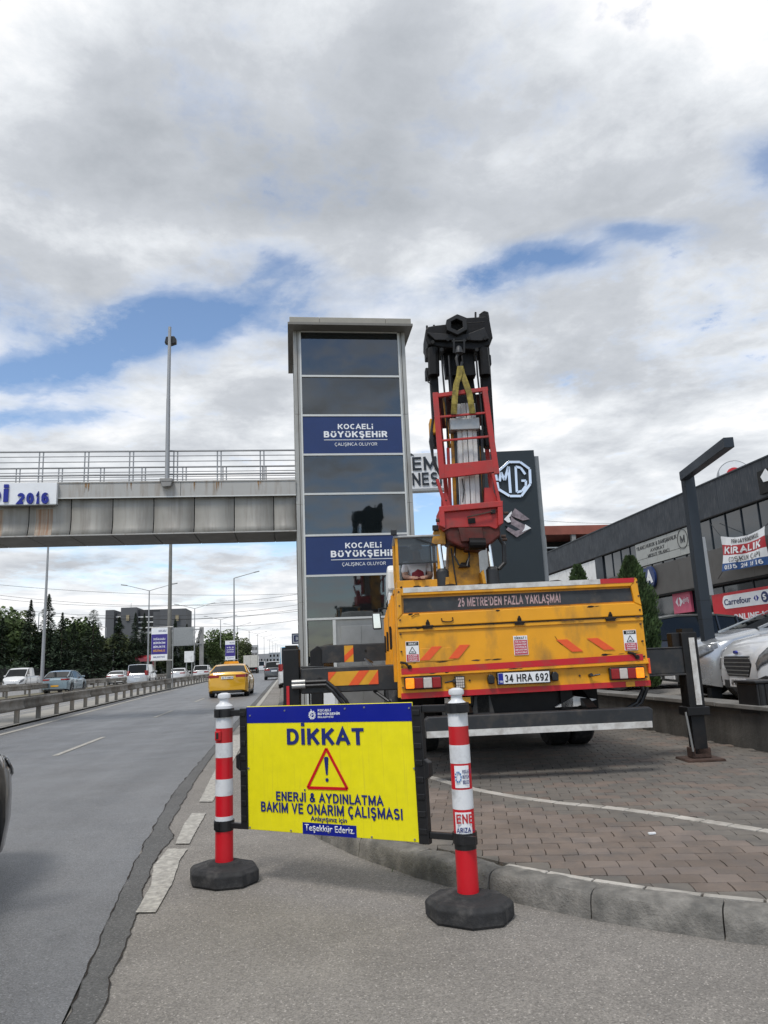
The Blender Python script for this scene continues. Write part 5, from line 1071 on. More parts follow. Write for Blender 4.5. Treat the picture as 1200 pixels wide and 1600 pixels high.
# ================================================================ GUARDRAILS
def wbeam(name, label, path, zt, off, post_step, group=None):
    t = thing(name, label, 'guardrail', (0, 0, 0), 0, group); pr = [(0, zt), (.035, zt-.03), (.0, zt-.10), (.0, zt-.20), (.035, zt-.27), (0, zt-.31)]
    P = [Vector((x, y)) for y, x in path]; P = resample(P, 4.0)
    for s_ in (-1, 1):
        for k in range(0, len(P)-1):
            a, b = P[k], P[k+1]; vs = []
            for p in (a, b):
                for dx_, z in pr: vs.append((p.x+s_*(off+dx_*1.2+.0), p.y, z))
            n = len(pr); o = MB().add(vs, [(i, i+1, i+1+n, i+n) for i in range(n-1)]).build('rail', railm, t, smooth=True, fix=False); sm = o.modifiers.new('s', 'SOLIDIFY'); sm.thickness = .012; sm.offset = 0
    Q = resample([Vector((x, y)) for y, x in path], post_step)
    pm = MB().box(-.06, .06, -.04, .04, -.1, zt-.03).box(-off, off, -.05, .05, zt-.27, zt-.05).mesh('post', railm)
    for q in Q:
        o = bpy.data.objects.new('post', pm); COL.objects.link(o); o.parent = t; o.location = (q.x, q.y, 0)
    return t
wbeam('guardrail', 'weathered double-sided guardrail on the concrete strip beside the near carriageway', [(10, -7.05), (18, -7.35), (42, -8.2), (54, -8.4), (75, -8.6), (130, -8.8), (150, -8.9)], .72, .16, 2.0)
wbeam('guardrail', 'dark guardrail with open lower edge behind the teal car, near side of far median', [(36, -17.0), (120, -17.0)], .75, .12, 4.0)
wbeam('guardrail', 'thin guardrail on the far side of the second median in front of the pickup', [(48, -18.6), (120, -18.6)], .78, .12, 4.0)
wbeam('guardrail', 'guardrail running along the outer verge in front of the mesh fence', [(55, -27.6), (135, -27.6)], .78, .12, 4.0)
m = MB(); ff = thing('mesh_fence', 'dark mesh fence with posts running along the far verge below the trees', 'fence')
for k in range(0, 900): m.box(-28.9, -28.88, 45+k*.11, 45.03+k*.11, .1, 2.1)
for z in (.3, .8, 1.3, 1.8, 2.1): m.box(-28.91, -28.87, 45, 144, z-.015, z+.015)
tag(m.build('mesh_wires', black, ff), kind='stuff')
pm = BX(-.05, .05, -.05, .05, 0, 2.3).mesh('post', black)
for k in range(34): o = bpy.data.objects.new('post', pm); COL.objects.link(o); o.parent = ff; o.location = (-28.95, 45+k*3, 0)
# ================================================================ LAMP POSTS
def lamp_double(x, y, h, label, grp):
    t = thing('street_lamp', label, 'street lamp', (x, y, 0), 0, grp)
    MB().cyl((0, 0, 0), (0, 0, h), .14, .07, 10).build('pole', polem, t, smooth=True)
    for s_ in (-1, 1):
        MB().cyl((0, 0, h-.05), (s_*3.0, 0, h+.75), .05, .035, 8).build('arm', polem, t)
        MB().beam((s_*2.9, 0, h+.74), (s_*3.7, 0, h+.86), .3, .12).build('lamp_head', steel, t)
    return t
grp = 'double-arm street lamps along the far median'
names = ['double-arm street lamp cut off by the footbridge, leftmost tall pole', 'double-arm street lamp just left of the blue banner, nearest whole one', 'double-arm street lamp beside the overhead gantry sign', 'double-arm street lamp in front of the round leafy tree']
for k in range(12):
    D = [56, 98, 134, 165, 200, 240, 285, 335, 400, 480, 580, 700][k]; px = [66, 231, 303.6, 344.6, 371, 389.7, 403, 413, 421.5, 426.5, 431, 434][k]; py = [840, 920, 949, 967, 978, 985, 990, 995, 999, 1002, 1005, 1007][k]
    p = at(px, py, D) if k else at(73, 836, D); b = foot(px+(3 if k == 0 else 0), D)
    if k == 0: b = foot(66.5, D); p.z = 12
    b.z = 0; lamp_double(b.x, b.y, p.z, names[k] if k < 4 else 'small double-arm street lamp, %s from the left in the row receding to the horizon' % ['fifth', 'sixth', 'seventh', 'eighth', 'ninth', 'tenth', 'eleventh', 'twelfth'][k-4], grp)
def lamp_single(b, h, arm, label, r_=.14, m_=None, head=True):
    t = thing('street_lamp', label, 'street lamp', b); MB().cyl((0, 0, 0), (0, 0, h), r_, r_*.55, 12).build('pole', m_ or polem, t, smooth=True)
    MB().cyl((0, 0, h), (arm, 0, h+abs(arm)*.26), r_*.45, r_*.35, 8).build('arm', m_ or polem, t); s_ = 1 if arm > 0 else -1
    MB().beam((arm, 0, h+abs(arm)*.26), (arm+s_*.9, 0, h+abs(arm)*.26+.2), .32, .13).build('lamp_head', steel, t); return t
b = foot(264, 51); lamp_single(b, 12.6, 2.0, 'thick concrete-coloured lamp pole rising from the guardrail up behind the footbridge', .17, concp)
b = foot(366, 112); p = at(366, 900, 112); lamp_single(Vector((b.x, b.y, 0)), p.z, 3.0, 'tall single-arm street lamp standing right behind the yellow taxi', .17)
for px, py, D, arm, lb in ((57, 957, 115, 1.2, 'thin single-arm lamp among the dark conifers at far left'), (164, 980, 120, -1.0, 'thin short-arm lamp between the wide cypress and the gantry'), (252, 1005, 130, -.5, 'slim lamp pole behind the blue banner'), (326, 1000, 160, .5, 'slim lamp pole right of the gantry')):
    b = foot(px, D); p = at(px, py, D); lamp_single(Vector((b.x, b.y, 0)), p.z, arm, lb, .12)
b = foot(177, 105); t = thing('signal_post', 'short plain grey post left of the white sedan and van', 'post', b); MB().cyl((0, 0, 0), (0, 0, at(177, 1016, 105).z), .1, n=10).build('shaft', polem, t); MB().cyl((0, 0, at(177, 1016, 105).z), (0, 0, at(177, 1016, 105).z+.1), .14, .05, n=10).build('cap', polem, t)
# banners
def banner(px0, px1, y0, y1, D, label, lines):
    a, b = at(px0, y1, D), at(px1, y0, D); t = thing('banner_sign', label, 'banner', (a.x, a.y, 0)); w_ = (b-a).xy.length; az_ = -R(6)
    t.rotation_euler.z = az_; z0, z1 = a.z, b.z; h = z1-z0
    BX(0, w_, -.03, 0, z0, z1).build('cloth', whitet, t); BX(.01, w_-.01, -.036, -.031, z0+h*.18, z0+h*.80).build('purple_field', mat('banner_purple', (.045, .03, .22), .6), t)
    for k, s_ in enumerate(lines): text(s_, w_*.14, w_*.86, z0+h*(.62-.12*k), z0+h*(.68-.12*k), -.037, whitet if k < 3 else oyel, t, None, .02, .003)
    text('KOCAELİ', w_*.45, w_*.92, z0+h*.87, z0+h*.93, -.032, txtblue, t, None, .02, .003); text('BELEDİYESİ', w_*.15, w_*.85, z0+h*.07, z0+h*.12, -.032, txtblue, t, None, .02, .003)
    m = MB()
    for zz_ in (z0-.03, z1+.03): m.cyl((-.05, 0, zz_), (w_+.35, 0, zz_), .03, n=8)
    m.build('banner_arm', steel, t)
    MB().cyl((w_+.33, .1, 0), (w_+.33, .1, z1+.1), .04, n=8).build('support', steel, t)
banner(236, 257, 980, 1032, 50, 'large purple and white banner beside the thick lamp pole above the guardrail', ['DOĞALGAZLI', 'BİRİKİM', 'BİRLİKTE', 'BİZİMLE'])
banner(352, 365, 1001, 1031, 100, 'smaller purple banner beside the tall single-arm lamp behind the taxi', ['153', 'ÇAĞRI', 'MERKEZİ', ''][:3])
# gantry
t = thing('sign_gantry', 'overhead road sign gantry with plain grey sign backs spanning the opposite carriageway', 'sign gantry')
D = 118; a, b = at(217, 1010, D), at(315, 1000, D); zt = at(266, 985, D).z; zb_ = at(266, 1008, D).z
for p in (a, b): MB().box(p.x-.3, p.x+.3, p.y-.3, p.y+.3, 0, zt+.3).build('post', concm, t)
m = MB()
for z in (zb_, zt):
    for dy_ in (-.4, .4): m.beam((a.x, a.y+dy_, z), (b.x, b.y+dy_, z), .12, .12)
for k in range(13):
    p = a.lerp(b, k/13); q = a.lerp(b, (k+1)/13); m.beam((p.x, p.y-.4, zb_), (q.x, q.y-.4, zt), .06, .06)
m.build('truss', steel, t)
p, q = at(272, 1000, D), at(303, 1000, D); BX(p.x, q.x, p.y-.7, p.y-.55, zb_-.2, zt+.4).build('sign_back', steel, t)
t = thing('road_sign', 'plain grey rear of a rectangular road sign on two legs left of the gantry post', 'road sign'); D = 100; p, q = at(288, 1035, D), at(302, 1017, D)
BX(p.x, q.x, p.y, p.y+.1, p.z, q.z).build('sign_back', white, t); MB().box(p.x+.2, p.x+.3, p.y+.1, p.y+.2, 0, q.z).box(q.x-.3, q.x-.2, p.y+.1, p.y+.2, 0, q.z).build('leg', steel, t)
# power lines
for pk, (x0, y0, x1, y1, sag) in enumerate(((-40, 910, 520, 925, 1.5), (-40, 925, 520, 931, 2.5), (-40, 931, 520, 919, 3), (-40, 945, 520, 936, 3), (-40, 951, 520, 948, 2.5), (120, 962, 520, 942, 2), (200, 970, 520, 958, 2), (760, 805, 980, 818, .5))):
    a, b = at(x0, y0, 150), at(x1, y1, 165); pts = [a.lerp(b, k/24)-Vector((0, 0, sag*4*(k/24)*(1-k/24))) for k in range(25)]
    tag(MB().tube(pts, .035, 5).build('power_line', black), 'thin power line left of the tower, %s from the top at its left end' % ['first', 'second', 'third', 'fourth', 'fifth', 'sixth', 'seventh', ''][pk] if x0 < 500 else 'short overhead wire above the red brick building', 'power line', 'overhead power lines' if x0 < 500 else None)
# ================================================================ VEGETATION
def crown_cone(h, r, n, size, seed, layered=True, fat=.5):
    g = random.Random(seed); m = MB()
    for k in range(n):
        t = g.random()**(1.0 if layered else 1.1); z = h*(.06+.94*t); rr = r*(1-t)**fat*(1+.15*math.sin(z*5.1/h*6+seed)+.2*mnoise.noise(Vector((z*2, seed, 0))))
        if layered: rr *= .72+.45*abs(math.sin(z*2.3+seed))
        a = g.random()*6.283; q = g.random()**.45; x, y = rr*q*math.cos(a), rr*q*math.sin(a)
        rr2 = mnoise.noise(Vector((x*1.3, y*1.3, z*1.1+seed)))
        if rr2 < -.25 and t < .8: continue
        s_ = size*(.5+g.random())*(1.1-.75*t); d = Vector((math.cos(a), math.sin(a), g.uniform(-.6, .3))).normalized(); u = Vector((-math.sin(a), math.cos(a), g.uniform(-.4, .4))).normalized(); c = Vector((x, y, z))
        m.add([c-d*s_*.4-u*s_*.3, c-d*s_*.4+u*s_*.3, c+d*s_*.6+u*s_*.12, c+d*s_*.75-u*s_*.1], [(0, 1, 2, 3)])
    return m
def crown_round(h, r, n, size, seed):
    g = random.Random(seed); m = MB(); blobs = [(g.uniform(-.5, .5)*r, g.uniform(-.5, .5)*r, h*g.uniform(.38, .85), r*g.uniform(.38, .62)) for _ in range(11)]
    for k in range(n):
        bx_, by_, bz_, br_ = blobs[k % 11]; v = Vector((g.gauss(0, 1), g.gauss(0, 1), g.gauss(0, 1))).normalized()*br_*(g.random()**.3); c = Vector((bx_, by_, bz_))+v
        s_ = size*(.5+g.random()); d = Vector((g.gauss(0, 1), g.gauss(0, 1), g.gauss(0, .7))).normalized(); u = d.orthogonal().normalized()
        m.add([c-d*s_*.4, c+u*s_*.35, c+d*s_*.5, c-u*s_*.35], [(0, 1, 2, 3)])
    return m
def trunk(h, r, seed=1):
    g = random.Random(seed); m = MB().tube([(0, 0, -.1), (.03*h*.1, 0, h*.3), (-.02*h*.1, .02, h*.6), (0, 0, h*.93)], [r, r*.8, r*.5, r*.12], 8)
    for k in range(9):
        z = h*(.25+.07*k); a = g.random()*6.28; L = h*.16*(1.1-.1*k); m.tube([(0, 0, z), (L*.5*math.cos(a), L*.5*math.sin(a), z+L*.2), (L*math.cos(a), L*math.sin(a), z+L*.5)], [r*.35, r*.22, r*.08], 5)
    return m
CR = {'con1': crown_cone(10, 2.0, 5200, .42, 1, True, .82).mesh('crown', leafd, fix=False), 'con2': crown_cone(10, 2.1, 5200, .42, 2, True, .78).mesh('crown', leafd, fix=False),
      'cyp': crown_cone(10, 1.7, 3800, .38, 3, False, .42).mesh('crown', leafd, fix=False), 'rnd1': crown_round(10, 4.2, 4800, .55, 4).mesh('crown', leafm, fix=False), 'rnd2': crown_round(10, 4.0, 4800, .55, 5).mesh('crown', mat('foliage_olive', (.052, .066, .02), .9, var=.5, scale=.5, world=True), fix=False)}
TRK = trunk(10, .16).mesh('trunk', bark)
def tree(kind, p, h, label, wid=1., grp=None):
    t = thing({'con1': 'conifer', 'con2': 'conifer', 'cyp': 'cypress', 'rnd1': 'leafy_tree', 'rnd2': 'leafy_tree'}[kind], label, 'tree', (p.x, p.y, -.05), rnd.random()*6, grp); s_ = h/10
    for nm, me in (('crown', CR[kind]), ('trunk', TRK)):
        o = bpy.data.objects.new(nm, me); COL.objects.link(o); o.parent = t; o.scale = (s_*wid, s_*wid, s_)
def tr(kind, px, py, D, label, wid=1., grp=None):
    p = at(px, py, D); tree(kind, p, p.z+.05, label, wid, grp)
tr('con1', 49, 937, 92, 'dark pointed conifer left of the thin single-arm lamp', .85); tr('con2', 77, 928, 94, 'tallest dark conifer, standing right behind the leftmost tall lamp pole', .85)
tr('con1', 98, 957, 90, 'dark conifer immediately right of the tallest one', .95); tr('con2', 116, 972, 95, 'shorter dark conifer filling the gap left of the wide cypress', .9)
tr('cyp', 147, 953, 88, 'wide solid dark cypress standing alone left of the grey apartment block', 1.15)
tr('con1', 187, 964, 100, 'dark conifer in front of the left end of the apartment block', 1.25); tr('con2', 212, 957, 104, 'ragged dark conifer before the white balconies of the block', .7); tr('con1', 226, 958, 106, 'dark conifer just left of the blue banner top', .7)
tr('con2', 274, 967, 120, 'dark conifer in front of the right end of the apartment block', .9); tr('con1', 292, 975, 130, 'narrow conifer behind the gantry sign', .9); tr('con2', 312, 985, 140, 'dark conifer behind the right gantry post', 1.1)
tr('rnd1', 0, 955, 100, 'olive leafy tree at the far left edge of the tree line', 1.0); tr('rnd2', 22, 962, 104, 'leafy tree behind the two leftmost conifers', 1.0); tr('rnd1', 122, 968, 108, 'green leafy tree behind the conifers left of the cypress', .95)
tr('rnd2', 172, 994, 110, 'low olive tree right of the wide cypress', 1.1); tr('rnd1', 128, 990, 112, 'low leafy tree peeping out left of the wide cypress', 1.1); tr('rnd2', 250, 1008, 118, 'low leafy tree behind the banner', 1.1)
tr('rnd2', 203, 1000, 116, 'low leafy tree below the apartment balconies', 1.2); tr('rnd1', 62, 985, 106, 'leafy tree between the first two conifers', 1.1); tr('rnd2', 90, 988, 110, 'leafy tree behind the third conifer', 1.1)
tr('rnd1', 346, 985, 170, 'round leafy tree standing out between the gantry and the smaller banner', 1.0); tr('con1', 365, 992, 175, 'narrow dark conifer behind the tall single-arm lamp', 1.0); tr('rnd2', 378, 1000, 190, 'dark leafy tree right of the smaller banner', 1.0)
tr('rnd1', 325, 1003, 150, 'low leafy tree right of the gantry post', 1.2); tr('con2', 385, 1008, 200, 'small dark conifer left of the white box truck', 1.2); tr('rnd2', 300, 1005, 140, 'low tree behind the plain road sign', 1.2)
tr('con2', 236, 990, 112, 'short dark conifer hidden behind the blue banner', 1.3); tr('con1', 5, 965, 96, 'dark conifer cut by the left edge of the picture', 1.1); tr('rnd1', 335, 1010, 160, 'low bush-like tree before the round leafy tree', 1.2)
m = MB(); g = random.Random(3)
for k in range(26000):
    x = g.uniform(-46, -30); y = 60+g.random()*150; hh = (1.6+2.2*abs(mnoise.noise(Vector((y*.15, x*.3, 0)))))*(1+(y-60)*.006); z = hh*g.random()**.6; c = Vector((x, y, z)); s_ = g.uniform(.2, .5)
    d = Vector((g.gauss(0, 1), g.gauss(0, 1), g.gauss(0, .7))).normalized(); u = d.orthogonal().normalized(); m.add([c-d*s_*.5, c+u*s_*.4, c+d*s_*.5, c-u*s_*.4], [(0, 1, 2, 3)])
tag(m.build('undergrowth', leafd, fix=False), 'dense dark undergrowth below the tree line behind the mesh fence', 'undergrowth', kind='stuff')
m = MB()
for k in range(16000):
    y = 200+g.random()**.7*900; x = -26-y*.02-g.random()*30; hh = 8*(.6+.5*abs(mnoise.noise(Vector((y*.02, x*.05, 0))))); z = hh*g.random()**.6; c = Vector((x, y, z)); s_ = g.uniform(.8, 1.8)
    d = Vector((g.gauss(0, 1), g.gauss(0, 1), g.gauss(0, .7))).normalized(); u = d.orthogonal().normalized(); m.add([c-d*s_*.5, c+u*s_*.4, c+d*s_*.5, c-u*s_*.4], [(0, 1, 2, 3)])
tag(m.build('far_woodland', leafd, fix=False), 'distant dark woodland along the road toward the horizon', 'woodland', kind='stuff')
# clipped cypresses by the truck
def near_cyp(p, z0, h, r, n, label):
    t = thing('cypress_shrub', label, 'shrub', (p.x, p.y, z0)); g = random.Random(int(h*100)); m = MB()
    for k in range(n):
        q = g.random(); z = h*(.05+.95*q); prof_ = r*min(1, (1.03-q)*2.6)**.75*(.75+.25*min(1, q*5)); a = g.random()*6.283
        lump = 1+.42*mnoise.noise(Vector((math.cos(a)*2.6, math.sin(a)*2.6, z*4.2)))+(.18 if g.random() < .06 else 0); rr = prof_*lump*g.random()**.22; c = Vector((rr*math.cos(a), rr*math.sin(a), z)); s_ = g.uniform(.03, .075)
        up = Vector((math.cos(a)*.5+g.gauss(0, .25), math.sin(a)*.5+g.gauss(0, .25), 1)).normalized(); u = up.orthogonal().normalized(); u = Matrix.Rotation(g.random()*6, 3, up) @ u
        m.add([c-u*s_*.28, c+u*s_*.28, c+up*s_+u*s_*.08, c+up*s_-u*s_*.08], [(0, 1, 2, 3)])
    m.build('foliage', leafc, t, fix=False); MB().tube([(0, 0, -.05), (0, 0, h*.5), (0, 0, h*.9)], [.05, .035, .01], 8).build('trunk', bark, t)
p = at(1000, 1020, 13.6); near_cyp(Vector((p.x, p.y)), .5, at(990, 868, 13.6).z-.5, .34, 24000, 'clipped green cypress standing right of the truck by the wall')
p = at(903, 900, 17.5); near_cyp(Vector((p.x, p.y)), .5, at(902, 884, 17.5).z-.5, .36, 12000, 'top of a small cypress showing above the tailgate')
# ================================================================ BUILDINGS
FX = Matrix(((0, 1, 0, 0), (-1, 0, 0, 0), (0, 0, 1, 0), (0, 0, 0, 1)))   # text frame: local x -> -Y, local y -> +X
sc = thing('shopping_building', 'long dark clad commercial building with shop fronts behind the parked cars', 'building', (17, 0, 0))
BX(.5, 16, 12, 80, .2, 7.7).build('wall', anth, sc)
y = 12
while y < 78:
    BX(-.02, .5, y+.006, y+3-.006, 6.47, 7.85).build('cladding_panel', stainm, sc); y += 3
BX(-.06, .6, 12, 78, 7.85, 7.90).build('roof_edge', anth, sc); BX(-.04, .5, 12, 78, 6.42, 6.465).build('shadow_line', darkin, sc)
y = 12.0
while y < 38.5:
    w1 = BX(.10, .14, y+.02, y+1.04, 5.15, 6.42).build('window', fglass, sc); BX(.06, .16, y-.02, y+.02, 5.12, 6.42).build('mullion', anth, sc); y += 1.06
BX(.02, .5, 38.6, 39.6, .5, 6.42).build('pier', anth, sc)
y = 39.6
while y < 49: BX(.03, .14, y+.01, y+.98, .5, 6.35).build('white_panel', white, sc); y += 1
BX(.1, .5, 49, 78, .5, 6.42).build('wall_panel', anth, sc)
y = 12
while y < 38.5: BX(-.05, .5, y+.004, y+2.65-.004, 3.75, 5.12).build('band_panel', bandm, sc, bevel=.006); y += 2.65
BX(-.03, .3, 12, 38.6, 3.68, 3.745).build('band_lip', darkin, sc)
y = 12
while y < 38.5: BX(.35, .38, y+.03, y+1.97, .5, 3.68).build('shop_window', fglass, sc); BX(.32, .42, y-.03, y+.03, .5, 3.68).build('mullion', anth, sc); y += 2
BX(.30, .45, 12, 38.6, 2.6, 2.68).build('transom', steel, sc)
# lawyer's panel
pn = [onX(x, y_, 17) for x, y_ in ((992, 850), (1079, 822), (1080, 871), (992, 884))]
Y0, Y1 = pn[1].y, pn[0].y; z0, z1 = 5.25, 6.38
lsw = mat('sign_offwhite', (.36, .37, .35), .5, var=.06, scale=1.5)
ls = thing('office_sign', 'white panelled office sign with a round M emblem on the glazed band', 'sign', (17, 0, 0))
for k in range(5): a = Y0+(Y1-Y0)*k/5; BX(.0, .055, a+.012, a+(Y1-Y0)/5-.012, z0, z0+.32).build('panel', lsw, ls); BX(.0, .055, a+.012, a+(Y1-Y0)/5-.012, z0+.34, z1).build('panel', lsw, ls)
def ftext(s, ya, yb, za, zb__, m_, par, bold=.01, depth=.01, x=0.0, shear=0): return text(s, -ya, -yb, za, zb__, x, m_, par, FX, bold, depth, shear=shear)
# local frame: text x = -Y
ftext('YILANCI HUKUK & DANIŞMANLIK', Y1-.1, Y0+1.25, z0+.80, z0+.98, dgrey, ls); ftext('AVUKAT', Y1-1.5, Y0+2.4, z0+.56, z0+.71, dgrey, ls); ftext('MESUT YILANCI', Y1-1.2, Y0+2.0, z0+.33, z0+.48, dgrey, ls)
ftext('M', Y0+.96, Y0+.58, z0+.52, z0+.85, dgrey, ls, .02); yc, zc = Y0+.77, z0+.69; m = MB()
for k in range(20): a, b_ = k*math.pi/10, (k+1)*math.pi/10; m.beam((-.006, yc+.42*math.cos(a), zc+.42*math.sin(a)), (-.006, yc+.42*math.cos(b_), zc+.42*math.sin(b_)), .015, .03, up=(1, 0, 0))
m.build('ring', dgrey, ls)
# round blue SA letters
ss = thing('round_letter_sign', 'two overlapping dark blue discs with white letters S A on the grey band', 'sign', (17, 0, 0)); pc = onX(1021, 902, 17); m = MB()
for k, yy in enumerate((pc.y+.75, pc.y)): MB().cyl((-.10, yy, pc.z), (-.20-.01*k, yy, pc.z), .52, n=28).build('disc', bluesign if 0 else blue, ss); 
ftext('S', pc.y+1.0, pc.y+.55, pc.z-.28, pc.z+.28, whitet, ss, .04, .02, -.205); ftext('A', pc.y+.28, pc.y-.28, pc.z-.28, pc.z+.28, whitet, ss, .04, .02, -.215)
cp_ = onX(1059, 940, 17); ps = thing('pink_sign', 'square pink shop sign with a white emblem beside the street lamp', 'sign', (17, 0, 0))
BX(.18, .30, cp_.y-.75, cp_.y+.75, cp_.z-.5, cp_.z+.5).build('board', pinkm, ps)
def emblem(par, yc, zc, s_, m_, x):
    m = MB(); m.prism([(yc+s_*1.2, zc), (yc+s_*.3, zc+s_*.8), (yc+s_*.45, zc+s_*.25), (yc+s_*.45, zc-s_*.25), (yc+s_*.3, zc-s_*.8)], x-.01, x, 'x')
    m.prism([(yc-s_*1.2, zc), (yc-s_*.3, zc+s_*.8), (yc-s_*.0, zc+s_*.6), (yc-s_*.25, zc+s_*.25), (yc-s_*.25, zc-s_*.25), (yc-s_*.0, zc-s_*.6), (yc-s_*.3, zc-s_*.8)], x-.01, x, 'x'); m.build('emblem', m_, par)
emblem(ps, cp_.y+.2, cp_.z, .26, whitet, .178); ftext('giriş', cp_.y-.12, cp_.y-.62, cp_.z-.12, cp_.z+.16, whitet, ps, 0, .01, .178)
mk = thing('market_banner', 'red shop banner with white rounded name panel reading ONLINE MARKET', 'banner', (17, 0, 0)); ya, yb = onX(1110, 950, 17).y, 22.8
ztop, zbot = 3.35, 1.7
BX(.12, .2, yb, ya, zbot, ztop).build('board', carr, mk); yl, yr = ya-.75, yb+.3; 
pts = []
for k in range(9): a = -math.pi/2-math.pi*k/8; pts.append((yl-.28-math.cos(a)*-.28 if 0 else yl-.28+(-math.cos(a))*.28, 2.98+.28*math.sin(a)))
MB().prism([(yl, 2.98), (yl-.05, 3.15), (yl-.16, 3.24), (yr+.16, 3.24), (yr+.05, 3.15), (yr, 2.98), (yr+.05, 2.81), (yr+.16, 2.72), (yl-.16, 2.72), (yl-.05, 2.81)], .10, .118, 'x').build('name_panel', whitet, mk)
ww = yl-yr
ftext('Carrefour', yl-.12, yl-ww*.40, 2.86, 3.10, blue, mk, .01, .01, .099); emblem(mk, yl-ww*.47, 2.98, .13, bluesign, .099)
for k, yy in enumerate((yl-ww*.58, yl-ww*.68)):
    MB().cyl((.10, yy, 2.98), (.08, yy, 2.98), .20, n=20).build('disc', blue, mk); ftext('SA'[k], yy+.10, yy-.10, 2.87, 3.09, whitet, mk, .04, .008, .079)
ftext('.com', yl-ww*.77, yl-ww*.97, 2.87, 3.06, carr, mk, .01, .01, .099)
ftext('ONLINE MARKET', yl-.6, yr+.4, 2.25, 2.48, whitet, mk, .02, .01, .119)
# rental banner on ropes
kb = thing('rental_banner', 'wrinkled red white and blue rental banner with phone number strung across the band', 'banner', (16.5, 0, 0))
q0, q1 = onX(1126, 838, 16.5), onX(1196, 822, 16.5); r0, r1 = onX(1129, 893, 16.5), onX(1198, 882, 16.5)
def bil(s_, t, dx_=0): 
    p = q0.lerp(q1, s_).lerp(r0.lerp(r1, s_), t); sag = .18*math.sin(math.pi*s_)*(1-t); wv_ = .05*math.sin(s_*11+t*3)+.03*math.sin(s_*23+t*5)
    return Vector((wv_*(.4+t)+dx_, p.y, p.z-sag))
def sheet(t0, t1, m_, nm, dx_=0, s0=0, s1=1):
    nx, nz = 36, 6; vs = [bil(s0+(s1-s0)*i/nx, t0+(t1-t0)*j/nz, dx_) for j in range(nz+1) for i in range(nx+1)]
    o = MB().add(vs, [(j*(nx+1)+i, j*(nx+1)+i+1, (j+1)*(nx+1)+i+1, (j+1)*(nx+1)+i) for j in range(nz) for i in range(nx)]).build(nm, m_, kb, smooth=True, fix=False); return o
sheet(0, .24, whitet, 'cloth_top'); sheet(.24, .54, mat('banner_red', (.45, .03, .04), .6), 'cloth_red'); sheet(.54, .78, whitet, 'cloth_middle'); sheet(.78, 1, mat('banner_blue', (.03, .09, .26), .6), 'cloth_blue')
def btxt(s_, a, b, t0, t1, m_, bold=.02):
    o = text(s_, 0, 1, 0, 1, 0, m_, kb, None, bold, .0)
    for v in o.data.vertices:
        p = bil(a+(b-a)*v.co.x, t1+(t0-t1)*v.co.z, -.02); v.co = p
    return o
btxt('PRİM GAYRİMENKUL', .25, .85, .06, .19, dgrey); btxt('KİRALIK', .08, .92, .29, .50, whitet, .03); btxt('COŞKUN ÇAPİ', .18, .9, .60, .75, dgrey, 0); btxt('0535 264 16 16', .08, .92, .83, .96, whitet, .02)
m = MB()
for a, b_ in ((q0, onX(1110, 818, 16.9)), (q1, onX(1206, 812, 16.9)), (r0, onX(1122, 905, 16.9)), (r1, onX(1206, 893, 16.9))): m.tube([(0, a.y, a.z), (b_.x-16.5, b_.y, b_.z)], .012, 5)
m.build('rope', blackp, kb)
t = thing('round_roof_sign', 'round white sign with red emblem standing on the roof edge', 'sign', (18.6, 0, 0)); pc = onX(1146, 742, 18.6)
dl = Vector((-.45, -.9, 0)).normalized(); MB().cyl((0, pc.y, pc.z-.1), (dl.x*.3, pc.y+dl.y*.3, pc.z-.1), .62, n=32).build('disc', whitet, t); MB().cyl((-.02, pc.y-.02, pc.z-.1), (dl.x*.28, pc.y+dl.y*.28, pc.z-.1), .66, n=32).build('rim', polem, t)
MB().cyl((dl.x*.31, pc.y+dl.y*.31, pc.z-.05), (dl.x*.33, pc.y+dl.y*.33, pc.z-.05), .3, n=24).build('red_emblem', carr, t); MB().cyl((dl.x*.34, pc.y+dl.y*.34, pc.z-.05), (dl.x*.35, pc.y+dl.y*.35, pc.z-.05), .14, n=24).build('emblem_centre', whitet, t)
BX(.1, .2, pc.y+.1, pc.y+.2, 7.8, pc.z).build('support', steel, t)
t = thing('fascia_logo', 'dark square panel with white angular mark on the fascia at the right edge', 'sign', (17, 0, 0)); a, b = onX(1187, 738, 17), onX(1187, 775, 17)
BX(-.12, -.03, a.y-2.2, a.y, b.z, a.z).build('panel', darkin, t); c_ = a.y-.62; zc = (a.z+b.z)/2+.08; MB().prism([(c_+.42, zc+.12), (c_+.1, zc+.34), (c_-.1, zc+.1), (c_-.4, zc+.05), (c_-.1, zc-.1), (c_-.3, zc-.35), (c_+.05, zc-.12), (c_+.3, zc-.1)], -.14, -.125, 'x').build('white_mark', whitet, t)
# pylon sign
py_ = thing('pylon_sign', 'tall dark grey dealership pylon with chrome octagon emblem and a torn angular mark', 'sign', (0, 0, 0))
pD = 24; P0, P1 = at(752, 705, pD), at(834, 703, pD); py_.location = (P0.x, P0.y, 0); ux = (P1-P0); ux.z = 0; pw = ux.length; py_.rotation_euler.z = math.atan2(ux.y, ux.x); pzt = P1.z
BX(0, pw, 0, .5, .4, pzt).build('body', anth2, py_, bevel=.01); BX(pw+.005, pw+.16, .12, .42, .4, pzt-.18).build('side_fin', mat('fin_grey', (.17, .185, .195), .5), py_)
MB().prism([(-.4, .4), (-.005, .4), (-.005, pzt-.6), (-.4, pzt-.6)], .1, .4).build('side_fin', steel, py_)
def pc_(px, py):
    d = ray(px, py); nn = Vector((ux.y, -ux.x, 0)).normalized(); t = (Vector((P0.x, P0.y, 0))-EYE).dot(nn)/d.dot(nn); p = EYE+d*t; return ((p-Vector((P0.x, P0.y, p.z))).dot(ux.normalized()), p.z)
oc = [(794, 723), (812, 723), (827, 734), (828, 757), (814, 776), (796, 776), (778, 765), (774, 741)]
